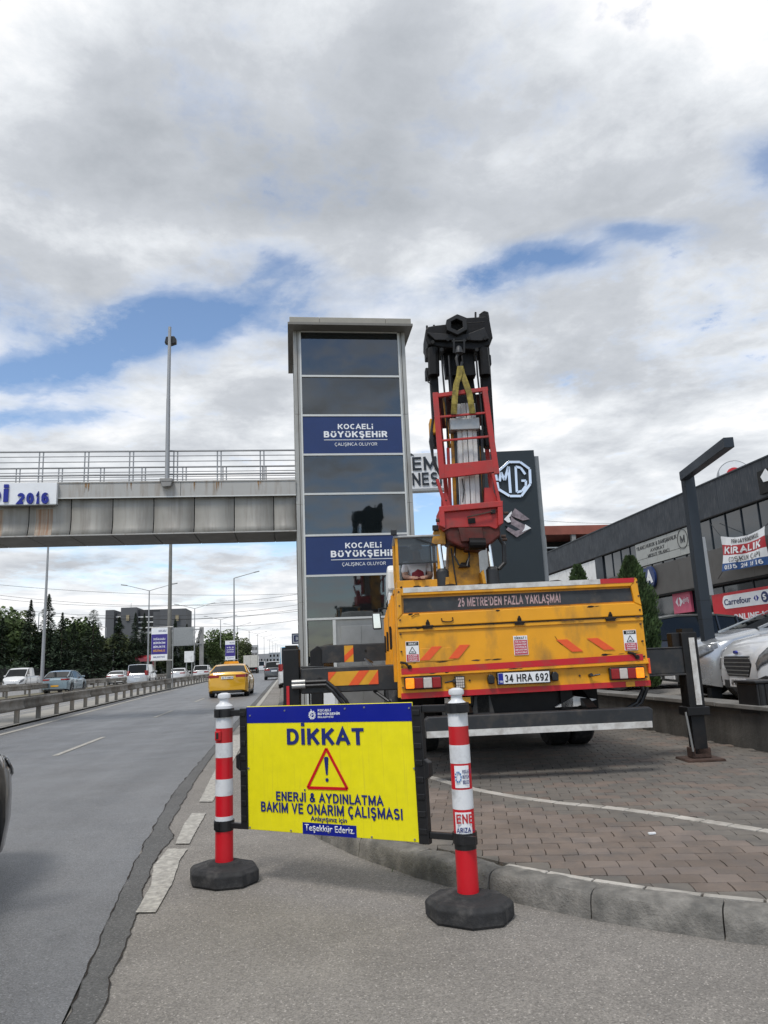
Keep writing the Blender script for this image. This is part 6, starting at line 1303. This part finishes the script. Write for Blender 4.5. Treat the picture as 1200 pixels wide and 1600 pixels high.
o_ = [pc_(*p) for p in oc]; ccx = sum(p[0] for p in o_)/8; ccz = sum(p[1] for p in o_)/8
m = MB()
for i in range(8):
    a, b = o_[i], o_[(i+1) % 8]; m.beam((a[0], -.05, a[1]), (b[0], -.05, b[1]), .09, .07, up=(0, 1, 0))
m.build('octagon', chrome, py_, bevel=.01)
def stroke(lst, w_, name, m_=chrome):
    m = MB()
    for a, b in zip(lst, lst[1:]): a, b = pc_(*a), pc_(*b); m.beam((a[0], -.05, a[1]), (b[0], -.05, b[1]), w_, .06, up=(0, 1, 0))
    m.build(name, m_, py_)
stroke([(780, 753), (782, 739), (788, 751), (794, 730), (797, 771)], .085, 'letter_m'); stroke([(820, 742), (813, 732), (805, 730), (807, 770), (815, 768), (821, 760), (821, 752), (814, 752)], .075, 'letter_g')
plast = mat('crumpled_film', (.24, .19, .20), .35, .3, var=.6, scale=6)
MB().prism([pc_(*p) for p in ((804, 795), (827, 812), (816, 814), (804, 809), (797, 806))], -.08, -.01).build('film_wrap', plast, py_); MB().prism([pc_(*p) for p in ((797, 806), (804, 813), (829, 826), (807, 840), (790, 828), (798, 819))], -.08, -.01).build('film_wrap', plast, py_)
MB().prism([pc_(*p) for p in ((787, 812), (799, 799), (799, 805), (795, 809), (798, 816), (793, 817))], -.07, -.012).prism([pc_(*p) for p in ((820, 820), (829, 826), (815, 832), (819, 826))], -.09, -.012).build('white_mark', whitet, py_)
MB().prism([pc_(*p) for p in ((789, 822), (798, 820), (812, 828), (805, 830))], -.085, -.012).build('dark_patch', anth, py_)
# pharmacy-like light box sign behind the tower
a, b = at(630, 765, 27.5), at(689, 703, 27.5); t = thing('light_box_sign', 'white light box sign with dark letters EMİ and NESİ between tower and crane', 'sign', (a.x, a.y, 0), -R(7.45)); w_ = (b-a).xy.length; h = b.z-a.z
BX(0, w_, 0, .35, a.z, b.z).build('box', whitet, t, bevel=.02); BX(0, w_+.05, -.02, .37, a.z-.08, a.z).build('trim', steel, t); MB().box(.1, .3, .1, .3, 0, a.z).build('post', steel, t)
text('EMİ', w_*.26, w_*.98, a.z+h*.52, a.z+h*.88, -.002, anth, t, None, .01, .04); text('NESİ', w_*.24, w_*.97, a.z+h*.10, a.z+h*.44, -.002, anth, t, None, .01, .04); text('A', w_*.18, w_*.30, a.z+h*.93, a.z+h*.99, -.002, anth, t, None, .01, .03)
# blue D sign behind the tower
p = onY(460, 998, 23.2); t = thing('stop_sign', 'small blue framed sign with letter D peeking out left of the tower', 'sign', (p.x, p.y, 0)); z = p.z
BX(-.08, .32, 0, .03, z-.16, z+.16).build('board', blue, t); BX(-.05, .29, -.006, 0, z-.13, z+.13).build('white_field', whitet, t); text('D', -.01, .17, z-.09, z+.10, -.007, txtblue, t, None, .02, .003); BX(.2, .24, .03, .07, 0, z).build('post', steel, t)
# far brick and white buildings
t = thing('brick_building', 'unfinished red brick building rising behind the dark commercial block', 'building'); a, b = at(846, 822, 62), at(960, 822, 58)
BX(a.x, b.x+14, a.y, a.y+12, 0, a.z-2.6).build('wall', concm, t); BX(a.x, b.x+14, a.y, a.y+12, a.z-.75, a.z).build('parapet', brickr, t)
for k in range(6): x = a.x+k*2.6; BX(x, x+.35, a.y+.1, a.y+.5, a.z-2.6, a.z-.75).build('pillar', concm, t)
BX(a.x, b.x+14, a.y+4, a.y+4.2, a.z-2.6, a.z-.75).build('inner_wall', darkin, t); BX(a.x, b.x+14, a.y-.03, a.y+.03, a.z-1.9, a.z-1.8).build('railing', steel, t)
t = thing('white_building', 'low white corrugated building visible between the crane and the tower', 'building'); a, b = at(625, 878, 34), at(775, 872, 34)
n = int((b.x-a.x)*1.0/.0+0) if 0 else 8; zt = a.z
BX(a.x, b.x, a.y+.05, a.y+6, 0, zt-.3).build('wall', white, t); BX(a.x-.2, b.x+.2, a.y-.15, a.y+6.2, zt-.3, zt).build('roof_edge', steel, t)
for k in range(12): z = zt-.6-k*.32; BX(a.x, b.x, a.y-.02, a.y+.05, z, z+.26).build('cladding_board', white, t)
ab = thing('apartment_building', 'large dark grey apartment block with white balcony bands beyond the conifers', 'building')
D = 270; grey = mat('apartment_grey', (.095, .098, .105), .8, var=.08, scale=.05)
def blk(x0, x1, ytop, dd, m_, name='wall'): a, b = at(x0, ytop, D), at(x1, ytop, D); return BX(a.x, b.x, a.y+dd, a.y+dd+16, 0, (a.z+b.z)/2).build(name, m_, ab)
blk(165, 178, 953, 0, grey); blk(178, 190, 958, 3, grey); blk(189, 213, 949, 0, grey); blk(213, 250, 951, 4, mat('apartment_dark', (.045, .046, .05), .8)); blk(250, 290, 951, 0, grey); blk(238, 262, 955, 2, grey)
def win(x0, x1, y0, y1, m_, nm, dy_): a, b = at(x0, y1, D), at(x1, y0, D); return BX(a.x, b.x, min(a.y, b.y)-.2+dy_, min(a.y, b.y)+dy_+.2, a.z, b.z).build(nm, m_, ab)
for r_ in range(5):
    yy = 961+r_*8.5; win(214, 250, yy, yy+3.5, white, 'balcony_band', 3.5)
    for c in range(6): win(215+c*6, 218.5+c*6, yy+3.6, yy+8, cglass, 'window', 3.6)
for r_ in range(4): win(179, 188, 962+r_*8, 964.5+r_*8, white, 'balcony_band', 2.4); win(180, 187, 965+r_*8, 969+r_*8, cglass, 'window', 2.5)
for (x, y_) in ((200, 965), (277, 965)): win(x-2, x+2.5, y_-4, y_+5, mat('emblem_gold', (.30, .25, .16), .6), 'wall_emblem', -.5)
for x in (201, 229): a = at(x, 941, D); MB().cyl((a.x, a.y+3, 10), (a.x+.3, a.y+3, a.z), .15, .08, 6).build('antenna', steel, ab)
for (x0, x1, yt, D_, c, lb) in ((393, 402, 1008, 420, (.42, .42, .42), 'pale distant block right of the white box truck'), (376, 389, 1011, 460, (.5, .5, .5), 'distant white building seen behind the small conifer'), (402, 420, 1022, 480, (.3, .3, .31), 'low grey building on the horizon by the last lamps'), (420, 442, 1020, 520, (.26, .28, .30), 'low bluish building on the horizon left of the tower')):
    a, b = at(x0, yt, D_), at(x1, yt, D_); t = thing('far_building', lb, 'building'); m_ = mat('far_wall_%d' % x0, c, .8); BX(a.x, b.x, a.y, a.y+12, 0, a.z).build('wall', m_, t)
    m = MB(); nfl = max(1, int(a.z/3.2))
    for f_ in range(nfl):
        for k in range(4): x = a.x+(b.x-a.x)*(k+.25)/4; m.box(x, x+(b.x-a.x)*.12, a.y-.1, a.y, 1+f_*3.1, 2.6+f_*3.1)
    m.build('windows', cglass, t)
# street lamp with slanted arm, light strip sign
sl_ = thing('street_lamp', 'angular dark blue-grey street lamp with slanted arm rising between the parked cars', 'street lamp', (6.24, 10.65, .5)); zt = 0
d = ray(1076, 735); zt = EYE.z+d.z*(Vector((6.24, 10.65)).length/Vector((d.x, d.y)).length)-.5
MB().box(-.085, .085, -.06, .06, 0, zt).box(-.12, .12, -.09, .09, 0, .02).build('column', anth, sl_, bevel=.006)
for z in (zt*.42, zt*.34): BX(-.087, .087, -.062, .062, z, z+.006).build('joint', darkin, sl_)
e = at(1139, 691, 9.8)-Vector((6.24, 10.65, .5)); MB().beam((-.06, 0, zt-.09), (e.x+.0, e.y, e.z), .13, .14).build('arm', anth, sl_, bevel=.006)
a = at(1106, 930, 15); t = thing('blade_sign', 'narrow light grey blade sign standing just right of the dark street lamp', 'sign', (a.x, a.y, .5)); b = at(1104, 836, 15)
MB().prism([(-.11, a.z-.5), (.13, a.z-.5), (.10, b.z-.5), (-.11, b.z-.5)], 0, .08).build('panel', polem, t); MB().box(-.03, .03, .02, .06, 0, a.z-.5).build('post', steel, t)
# black bin
p = at(1186, 1093, 8.6); t = thing('waste_bin', 'black ribbed bin standing behind the low wall in front of the white car', 'bin', (p.x+.12, p.y, .5)); 
MB().box(-.26, .3, -.2, .2, 0, .36).build('bin_body', blackp, t, bevel=.02); BX(-.28, .32, -.22, .22, .36, .39).build('rim', blackp, t, bevel=.01)
m = MB()
for k in range(7): m.box(-.24+k*.08, -.21+k*.08, -.212, -.2, .02, .35)
m.build('ribs', black, t)
# ================================================================ VEHICLES
def carpaint(name, c, rough=.3, metal=.4): return mat('paint_'+name, c, rough, metal, var=.03, scale=2, coat=.9)
def car(name, label, cat, loc, rz, sp_, pm, group=None, taxi=False, plate='', front=1, plate_mat=None, detail=1):
    L, Wd, r = sp_['L'], sp_['W'], sp_['r']; t = thing(name, label, cat, loc, rz, group); top = sp_['top']; gh = sp_['gh']; fa, ra = sp_['fa'], sp_['fa']+sp_['wb']; clr = sp_.get('clr', .18)
    half = Wd/2
    S_ = sorted(set([0, .03, .10, .22, .4]+[L-v for v in (0, .03, .10, .22, .4)]+[round(.5+i*(L-1)/14, 3) for i in range(15)]+[a+dd for a in (fa, ra) for dd in (-r*1.16, -r*1.08, -r*.85, -r*.5, 0, r*.5, r*.85, r*1.08, r*1.16)]))
    S_ = [s_ for s_ in S_ if 0 <= s_ <= L]
    def hw(s_):
        e = min(s_, L-s_); q = max(0, 1-e/.55); return half*(1-(.33*q**2.2 if s_ < L/2 else .13*q*q))
    rows = []
    for s_ in S_:
        zt_ = interp(top, s_); zb_ = clr+(.10*max(0, 1-s_/.5))+(.12*max(0, 1-(L-s_)/.6)); za = zb_
        for a in (fa, ra):
            q = abs(s_-a)
            if q < r*1.12: za = max(za, r+math.sqrt((r*1.12)**2-q*q)*.98)
        hh = hw(s_); zt_s = zt_-.0
        lv = lambda f: za+(zt_s-za)*f
        sec = [(0, zb_+.02), (hh*.80, zb_+.02 if za == zb_ else za), (hh*.97, za), (hh*1.0, lv(.30)), (hh*1.0, lv(.55)), (hh*.985, lv(.80)), (hh*.93, lv(.95)), (hh*.75, lv(1)+.015), (0, lv(1)+.035)]
        rows.append([(x, L/2-s_, z) for x, z in sec])
    n = 9; vs = []; 
    for rw in rows: vs += rw+[(-x, y, z) for x, y, z in rw[::-1][1:-1]]
    nn = 2*n-2; fs = [(i*nn+j, i*nn+(j+1) % nn, (i+1)*nn+(j+1) % nn, (i+1)*nn+j) for i in range(len(rows)-1) for j in range(nn)]+[tuple(range(nn)), tuple(range((len(rows)-1)*nn, len(rows)*nn))]
    bo = MB().add(vs, fs).build('body', pm, t, smooth=True)
    BX(-half*.78, half*.78, -L/2+.3, L/2-.3, clr, clr+.5).build('underbody', darkin, t)
    # greenhouse
    g_s = [gh[0][0], (gh[0][0]*.6+gh[1][0]*.4), gh[1][0]]+[p[0] for p in gh[2:-1]]+[(gh[-2][0]*.5+gh[-1][0]*.5), gh[-1][0]]; secs = []
    for s_ in g_s:
        z = interp(gh, s_); zb_ = interp(top, s_)-.01; z = max(z, zb_+.015); f = (z-zb_)/max(.01, sp_['H']-zb_); wb_ = hw(s_)*.915; wt = hw(s_)*(.915-.20*f*sp_.get('tumble', 1))
        secs.append([(wb_, zb_), (wt, z-.03*f), (wt-.07*f, z), (wt*.5, z+.018*f), (0, z+.025*f)]); secs[-1] = [(x, L/2-s_, zz_) for x, zz_ in secs[-1]]
    k = len(g_s); roofm_ = sp_.get('roof', pm)
    def quad(mb, i, j, s_): 
        A = [secs[i][j], secs[i+1][j], secs[i+1][j+1], secs[i][j+1]]; A = [(x*s_, y, z) for x, y, z in A]; mb.add(A, [(0, 1, 2, 3)])
    ws, rw_, rf, sl1, sr1 = MB(), MB(), MB(), MB(), MB()
    solid = sp_.get('panel_rear', False)
    for i in range(k-1):
        first, last = i < 2, i >= k-3
        for s_ in (1, -1):
            (quad((rf if (solid and i >= 3) else (sr1 if s_ > 0 else sl1)), i, 0, s_))
            for j in (1, 2, 3): quad(ws if first else (rw_ if last else rf), i, j, s_)
    for mb, nm, m_ in ((ws, 'windscreen', cglass), (rw_, 'rear_window', cglass), (rf, 'roof', roofm_), (sl1, 'side_window', cglass), (sr1, 'side_window', cglass)):
        if mb.f: mb.build(nm, m_, t, smooth=True)
    # pillars
    m = MB()
    for s_ in (1, -1):
        line = [Vector((c[1][0]*s_, c[1][1], c[1][2]+.005)) for c in secs]
        for a, b in zip(line, line[1:]): m.beam(a, b, .045, .035)
        mid = [i for i, s__ in enumerate(g_s) if s__ >= (gh[1][0]+gh[-2][0])/2][:1] or [k//2]
        for i in ([mid[0]] if k > 5 else [])+([k-3] if not solid else []):
            a = Vector((secs[i][0][0]*s_, secs[i][0][1], secs[i][0][2])); b = Vector((secs[i][1][0]*s_, secs[i][1][1], secs[i][1][2])); m.beam(a, b, .03, .09 if i == k-3 else .06, up=(1, 0, 0))
        m.beam(Vector((secs[0][0][0]*s_, secs[0][0][1], secs[0][0][2])), Vector((secs[-1][0][0]*s_, secs[-1][0][1], secs[-1][0][2])), .03, .035)
    m.build('pillar', pm, t)
    # doors seams, handles
    for s_ in (-1, 1):
        dz_ = interp(top, L*.45); m = MB()
        for yy in ((L/2-gh[0][0]-.1), (L/2-(gh[0][0]+gh[-1][0])/2), (L/2-ra+r*.9)): m.box(s_*half*.99, s_*(half*1.002+.002), yy-.006, yy+.006, clr+.12, dz_-.1)
        tag(m.build('door_seam', seam, t), kind='stuff')
        mh = MB()
        for yy in ((L/2-(gh[0][0]+gh[-1][0])/2+.18), L/2-ra+r*.4): mh.box(s_*half*.985, s_*(half+.02), yy-.09, yy+.09, dz_-.19, dz_-.165)
        mh.build('door_handle', pm, t)
        MB().box(s_*(half*.93), s_*(half+.17), L/2-gh[0][0]-.52, L/2-gh[0][0]-.40, dz_+.02, dz_+.14).build('mirror', pm if not taxi else blackp, t, bevel=.02)
        BX(s_*half*.93, s_*(half*.985), -L/2+.7, L/2-.7, clr-.01, clr+.08).build('sill', blackp, t)
        for a in (fa, ra): wheel(t, (s_*(half-.115), L/2-a, r), r, .21, s_, steel)
    # front
    nz = interp(top, .05); fy = L/2; wn = hw(0)
    zg0, zg1 = sp_.get('grille', (.42, .66)); gr = MB().prism([(-.34, zg0), (.34, zg0), (.47, zg0+(zg1-zg0)*.62), (.42, zg1), (-.42, zg1), (-.47, zg0+(zg1-zg0)*.62)], fy-.02, fy+.012).build('grille', blackp, t, bevel=.012)
    m = MB()
    for q in range(5): z = zg0+.03+q*(zg1-zg0-.06)/4; hx_ = .34+.10*min(1, (z-zg0)/max(.01, zg1-zg0)/.62); m.box(-hx_, hx_, fy+.012, fy+.020, z-.005, z+.005)
    m.build('slat', steel, gr); MB().prism([(.05*math.cos(a_), nz-.03+.022*math.sin(a_)) for a_ in [k_*.523 for k_ in range(12)]], fy-.01, fy+.018).build('badge', bluesign, t); BX(-.5, .5, fy-.02, fy+.01, clr+.08, clr+.18).build('lower_intake', blackp, t)
    pf = BX(-.26, .26, fy+.012, fy+.028, zg0-.13, zg0-.02).build('number_plate', whitet, t)
    if plate: text(plate, -.2, .24, zg0-.11, zg0-.04, .0, blackp, pf, Matrix.Translation((0, fy+.03, 0)) @ Matrix.Rotation(math.pi, 4, 'Z'), .02, .002)
    def spt(s_, f):   # point on the body side skin
        zt_ = interp(top, s_); zb_ = clr+(.10*max(0, 1-s_/.5)); hh = hw(s_); x = interp([(0, .97), (.3, 1.), (.55, 1.), (.8, .985), (.95, .93), (1., .75)], f); return (hh*x, L/2-s_, zb_+(zt_-zb_)*f)
    def patch(nm, m_, pts, off=.008):   # lamp glass that follows the skin: list of (station, low, high)
        for sg in (1, -1):
            vs = []; n_ = 4
            for s_, f0, f1 in pts:
                for q in range(n_+1):
                    x, y_, z = spt(s_, f0+(f1-f0)*q/n_); vs.append((sg*(x+off), y_+off*.8, z+off*.4))
            k_ = len(pts); e = MB().add(vs, [(i*(n_+1)+q, (i+1)*(n_+1)+q, (i+1)*(n_+1)+q+1, i*(n_+1)+q+1) for i in range(k_-1) for q in range(n_)]).build(nm, m_, t, smooth=True, fix=False)
            sm = e.modifiers.new('s', 'SOLIDIFY'); sm.thickness = .01; sm.offset = 0
    def lamp(nm, m_, s0, s1, zl, zh, ybase, sg_, frac):
        e = MB(); 
        for s_ in (1, -1):
            wn_ = hw(0 if sg_ > 0 else L); A = []
            pts = [(wn_*frac, 0), (wn_*.985, .004), (hw(.10 if sg_ > 0 else L-.1)*1.003, .10), (hw(.3 if sg_ > 0 else L-.3)*1.006, .30*s1)]
            vs = [(x*s_, ybase-sg_*(o-.008 if o < .01 else o), z) for x, o in pts for z in (zl, zh)]+[(x*s_*.9, ybase-sg_*(o+.05), z) for x, o in pts for z in (zl, zh)]
            e = MB().add(vs, [(0, 1, 3, 2), (2, 3, 5, 4), (4, 5, 7, 6), (0, 8, 9, 1), (6, 7, 15, 14), (1, 9, 11, 3), (3, 11, 13, 5), (5, 13, 15, 7), (0, 2, 10, 8), (2, 4, 12, 10), (4, 6, 14, 12)]); e.build(nm, m_, t)
    hz = sp_.get('hl', (nz-.20, nz-.07)); patch('headlight', hl, [(.0, .60, .84), (.04, .62, .88), (.12, .64, .93), (.22, .68, .945), (.34, .74, .94), (.45*sp_.get('hll', 1.), .84, .90)]); patch('fog_recess', blackp, [(.0, .12, .34), (.06, .12, .34), (.14, .16, .30), (.2, .2, .26)], .005)
    tz = sp_.get('tl', (interp(top, L-.05)-.24, interp(top, L-.05)-.10)); lamp('tail_light', lampr, 0, .9, tz[0], tz[1], -fy, -1, sp_.get('tlf', .5))
    pz = sp_.get('rp', .62); pr_ = BX(-.26, .26, -fy-.025, -fy-.01, pz, pz+.11).build('number_plate', plate_mat or whitet, t)
    if plate: text(plate, -.22, .24, pz+.02, pz+.09, -fy-.026, blackp, pr_, None, .02, .002)
    BX(-half*.72, half*.72, -fy-.02, -fy+.03, clr+.02, clr+.11).build('rear_valance', blackp, t, bevel=.02)
    BX(-.62, .62, -fy-.006, -fy+.03, interp(top, L-.05)-.045, interp(top, L-.05)-.035).build('boot_seam', seam, t)
    if taxi:
        q = MB().prism([(-.35, 0), (.35, 0), (.30, .11), (-.30, .11)], -.09, .09); q.build('taxi_sign', yel, t).location = (0, L/2-gh[1][0]-.7, sp_['H']+.02)
    return t
SED = dict(L=4.62, W=1.78, H=1.44, r=.32, fa=.92, wb=2.70, top=[(0, .60), (.06, .70), (.25, .78), (1.2, .95), (2.5, .97), (3.7, 1.03), (4.1, 1.08), (4.5, 1.08), (4.58, 1.0), (4.62, .85)], gh=[(1.15, .96), (2.0, 1.37), (2.5, 1.44), (3.1, 1.43), (3.5, 1.36), (4.15, 1.09)], rp=.80, tl=(.86, .98), tlf=.48)
HAT = dict(L=4.5, W=1.86, H=1.58, r=.36, fa=.88, wb=2.80, top=[(0, .66), (.06, .74), (.3, .86), (1.1, 1.02), (2.5, 1.05), (3.9, 1.12), (4.3, 1.10), (4.5, .90)], gh=[(1.0, 1.02), (1.9, 1.48), (2.4, 1.58), (3.2, 1.57), (3.6, 1.49), (4.32, 1.14)], clr=.20, rp=.48, tl=(.92, 1.02))
SUV = dict(L=4.45, W=1.84, H=1.66, r=.35, fa=.88, wb=2.67, top=[(0, .75), (.06, .84), (.3, .96), (1.1, 1.08), (2.5, 1.08), (4.2, 1.10), (4.4, 1.08), (4.45, .9)], gh=[(1.0, 1.08), (1.8, 1.58), (2.3, 1.66), (3.5, 1.65), (3.9, 1.60), (4.32, 1.12)], clr=.22, rp=.75, tumble=.8)
VAN = dict(L=4.5, W=1.85, H=1.86, r=.33, fa=.85, wb=2.9, top=[(0, .72), (.06, .84), (.3, .98), (.95, 1.14), (2.5, 1.14), (4.4, 1.14), (4.5, .95)], gh=[(.85, 1.14), (1.65, 1.75), (2.1, 1.86), (3.9, 1.86), (4.25, 1.82), (4.44, 1.16)], clr=.2, rp=.75, tumble=.5, panel_rear=True, tl=(.95, 1.35), tlf=.86)
BVAN = dict(VAN, L=5.6, W=2.0, H=2.3, wb=3.4, top=[(0, .85), (.06, .98), (.3, 1.1), (.9, 1.3), (2.5, 1.3), (5.5, 1.3), (5.6, 1.0)], gh=[(.8, 1.3), (1.65, 2.1), (2.1, 2.28), (4.9, 2.3), (5.35, 2.25), (5.55, 1.35)])
ty = carpaint('taxi_yellow', (.72, .38, .01), .35, .1); tealp = carpaint('teal', (.24, .31, .345)); wp_ = carpaint('white', (.66, .66, .65), .35, 0); slv = carpaint('silver', (.36, .38, .40), .3, .6); gyp = carpaint('grey', (.10, .105, .11)); dkp = carpaint('dark', (.035, .038, .042))
p = foot(363, 35); car('taxi', 'bright yellow taxi sedan with roof sign driving away on the near carriageway', 'taxi', (p.x, p.y, 0), R(-1), SED, ty, taxi=True, plate='41 T 1234'.replace('1234', '0402'))
p = foot(97, 53); car('parked_hatchback'.replace('parked_', ''), 'pale teal hatchback with yellow rear plate beyond the first guardrail', 'car', (p.x, p.y+1, 0), R(-2), dict(HAT, roof=carpaint('teal', (.20, .30, .34))), tealp, plate_mat=oyel)
p = foot(187, 78); car('sedan', 'white sedan driving just left of the silver van', 'car', (p.x, p.y, 0), 0, SED, wp_)
p = foot(219, 64); car('van', 'silver-white panel van between the white sedan and the blue banner', 'van', (p.x, p.y+1, 0), 0, dict(VAN, H=1.9), carpaint('van_silver', (.45, .46, .47)))
p = foot(281, 82); car('sedan', 'small white sedan just right of the thick lamp pole', 'car', (p.x, p.y, 0), 0, SED, wp_)
p = foot(317, 86); car('suv', 'white sport utility car immediately left of the taxi roof', 'car', (p.x, p.y, 0), 0, SUV, wp_)
p = foot(429, 70); car('estate_car', 'dark grey car driving away at the far right of the near carriageway', 'car', (p.x, p.y, 0), 0, dict(SUV, H=1.55), gyp)
p = foot(36, 72); car('pickup_van', 'white double-cab pickup facing the camera behind the fence posts at far left', 'pickup', (p.x, p.y, 0), R(180), dict(BVAN, H=2.1, gh=[(.8, 1.25), (1.65, 1.95), (2.1, 2.08), (3.0, 2.1), (3.2, 2.05), (3.4, 1.35)]), wp_)
p = foot(408, 165); car('van', 'distant white van right of the box truck', 'van', (p.x, p.y, 0), 0, BVAN, wp_)
for (px, D, pmx, lb) in ((398, 230, gyp, 'tiny dark car in the distant traffic left of the white van'), (420, 150, wp_, 'small white car ahead of the grey car'), (414, 210, dkp, 'tiny dark car far ahead in the traffic'), (425, 260, slv, 'tiny silver car near the vanishing point'), (432, 190, wp_, 'tiny white car ahead near the right kerb')):
    p = foot(px, D); car('distant_car', lb, 'car', (p.x, p.y, 0), 0, SED, pmx, detail=0)
# parked minibus far on the right of the road
p = foot(462, 44); car('minibus', 'white minibus with pale blue roof parked behind the left outrigger leg', 'minibus', (p.x, p.y, 0), 0, dict(BVAN, H=2.35, roof=mat('roof_blue', (.10, .33, .50), .5)), wp_)
# trucks
def lorry(name, label, p, rz, colc, boxm, L, h):
    t = thing(name, label, 'truck', (p.x, p.y, 0), rz)
    MB().prism([(L/2-2.2, .6), (L/2, .6), (L/2, 1.6), (L/2-.25, h*.86), (L/2-.7, h*.95), (L/2-2.2, h*.95)], -1.22, 1.22, 'x').build('cab', colc, t, bevel=.08)
    MB().box(-1.1, 1.1, L/2-.12, L/2+.02, 1.75, 2.6).build('windscreen', cglass, t); BX(-1.0, 1.0, L/2, L/2+.05, .75, 1.5).build('grille', blackp, t)
    for s_ in (-1, 1): BX(s_*.75, s_*1.15, L/2, L/2+.07, .75, .95).build('headlight', hl, t); BX(s_*.85, s_*1.18, -L/2-.04, -L/2, .8, .95).build('tail_light', lampr, t)
    BX(-1.25, 1.25, -L/2, L/2-2.4, 1.1, h).build('cargo_box', boxm, t, bevel=.02); BX(-1.1, 1.1, -L/2+.1, L/2-.4, .7, 1.08).build('chassis', blackg, t)
    BX(-.01, .01, -L/2-.01, -L/2, 1.15, h-.05).build('door_seam', seam, t)
    for v in (L/2-1.2, -L/2+1.4, -L/2+2.7):
        for s_ in (-1, 1): wheel(t, (s_*1.08, v, .5), .5, .3, s_, steel)
p = foot(222, 105); lorry('truck', 'red lorry cab with grey-brown tarpaulin load facing the camera on the opposite carriageway', Vector((p.x, p.y+3, 0)), R(180+8), carpaint('lorry_red', (.32, .02, .025)), mat('tarpaulin', (.26, .23, .19), .8, var=.2), 12, 3.6)
p = foot(393, 140); lorry('box_truck', 'white box truck driving away ahead of the taxi', p, 0, wp_, mat('box_offwhite', (.55, .53, .47), .6), 8, 3.3)
# cars in the raised car park
FORD = dict(SED, L=4.87, W=1.85, H=1.48, r=.345, fa=.95, wb=2.85, top=[(0, .62), (.05, .74), (.2, .84), (.6, .93), (1.35, 1.01), (2.5, 1.0), (3.9, 1.03), (4.7, 1.05), (4.87, .8)], gh=[(1.25, 1.0), (2.1, 1.40), (2.6, 1.48), (3.2, 1.47), (3.7, 1.40), (4.4, 1.08)], grille=(.40, .66), hl=(.70, .83), hll=1.5, clr=.17)
def parked(name, label, nx, ny, hdg, spx, pm, plate=''):
    L = spx['L']; d = Vector((math.cos(hdg), math.sin(hdg))); c = Vector((nx, ny))-d*L/2
    return car(name, label, 'car', (c.x, c.y, .5), hdg-math.pi/2, spx, pm, plate=plate)
parked('sedan', 'white sedan with slatted grille parked nose to the low wall behind the black bin', 5.72, 9.15, R(168), FORD, carpaint('ford_white', (.60, .61, .62), .35, 0), '41 AFJ 931')
parked('suv', 'silver car with raked windscreen parked behind the dark street lamp', 5.95, 11.35, R(168), dict(HAT, L=4.45, H=1.50, hl=(.70, .84), hll=1.3, grille=(.45, .62), gh=[(1.1, 1.02), (2.1, 1.42), (2.6, 1.50), (3.3, 1.49), (3.7, 1.40), (4.3, 1.12)]), carpaint('silver_blue', (.44, .455, .47), .28, .6))
parked('suv', 'dark sport utility car parked between the cypress and the street lamp', 5.75, 15.4, R(174), dict(SUV, L=4.15, H=1.47, fa=.8, wb=2.5, top=[(0, .62), (.06, .72), (.3, .84), (1.1, .96), (2.5, .98), (3.9, 1.0), (4.1, .96), (4.15, .8)], gh=[(.9, .96), (1.7, 1.40), (2.2, 1.47), (3.0, 1.46), (3.4, 1.40), (4.02, 1.02)]), carpaint('dark_suv', (.012, .013, .015), .3, .2))
# car entering the picture at the left edge
car('saloon_car', 'blackish car nose entering at the left edge of the picture', 'car', (-1.85-.91, 5.95-2.31, 0), R(1.0), dict(SED, W=1.82), carpaint('near_dark', (.010, .011, .013), .35, .1))
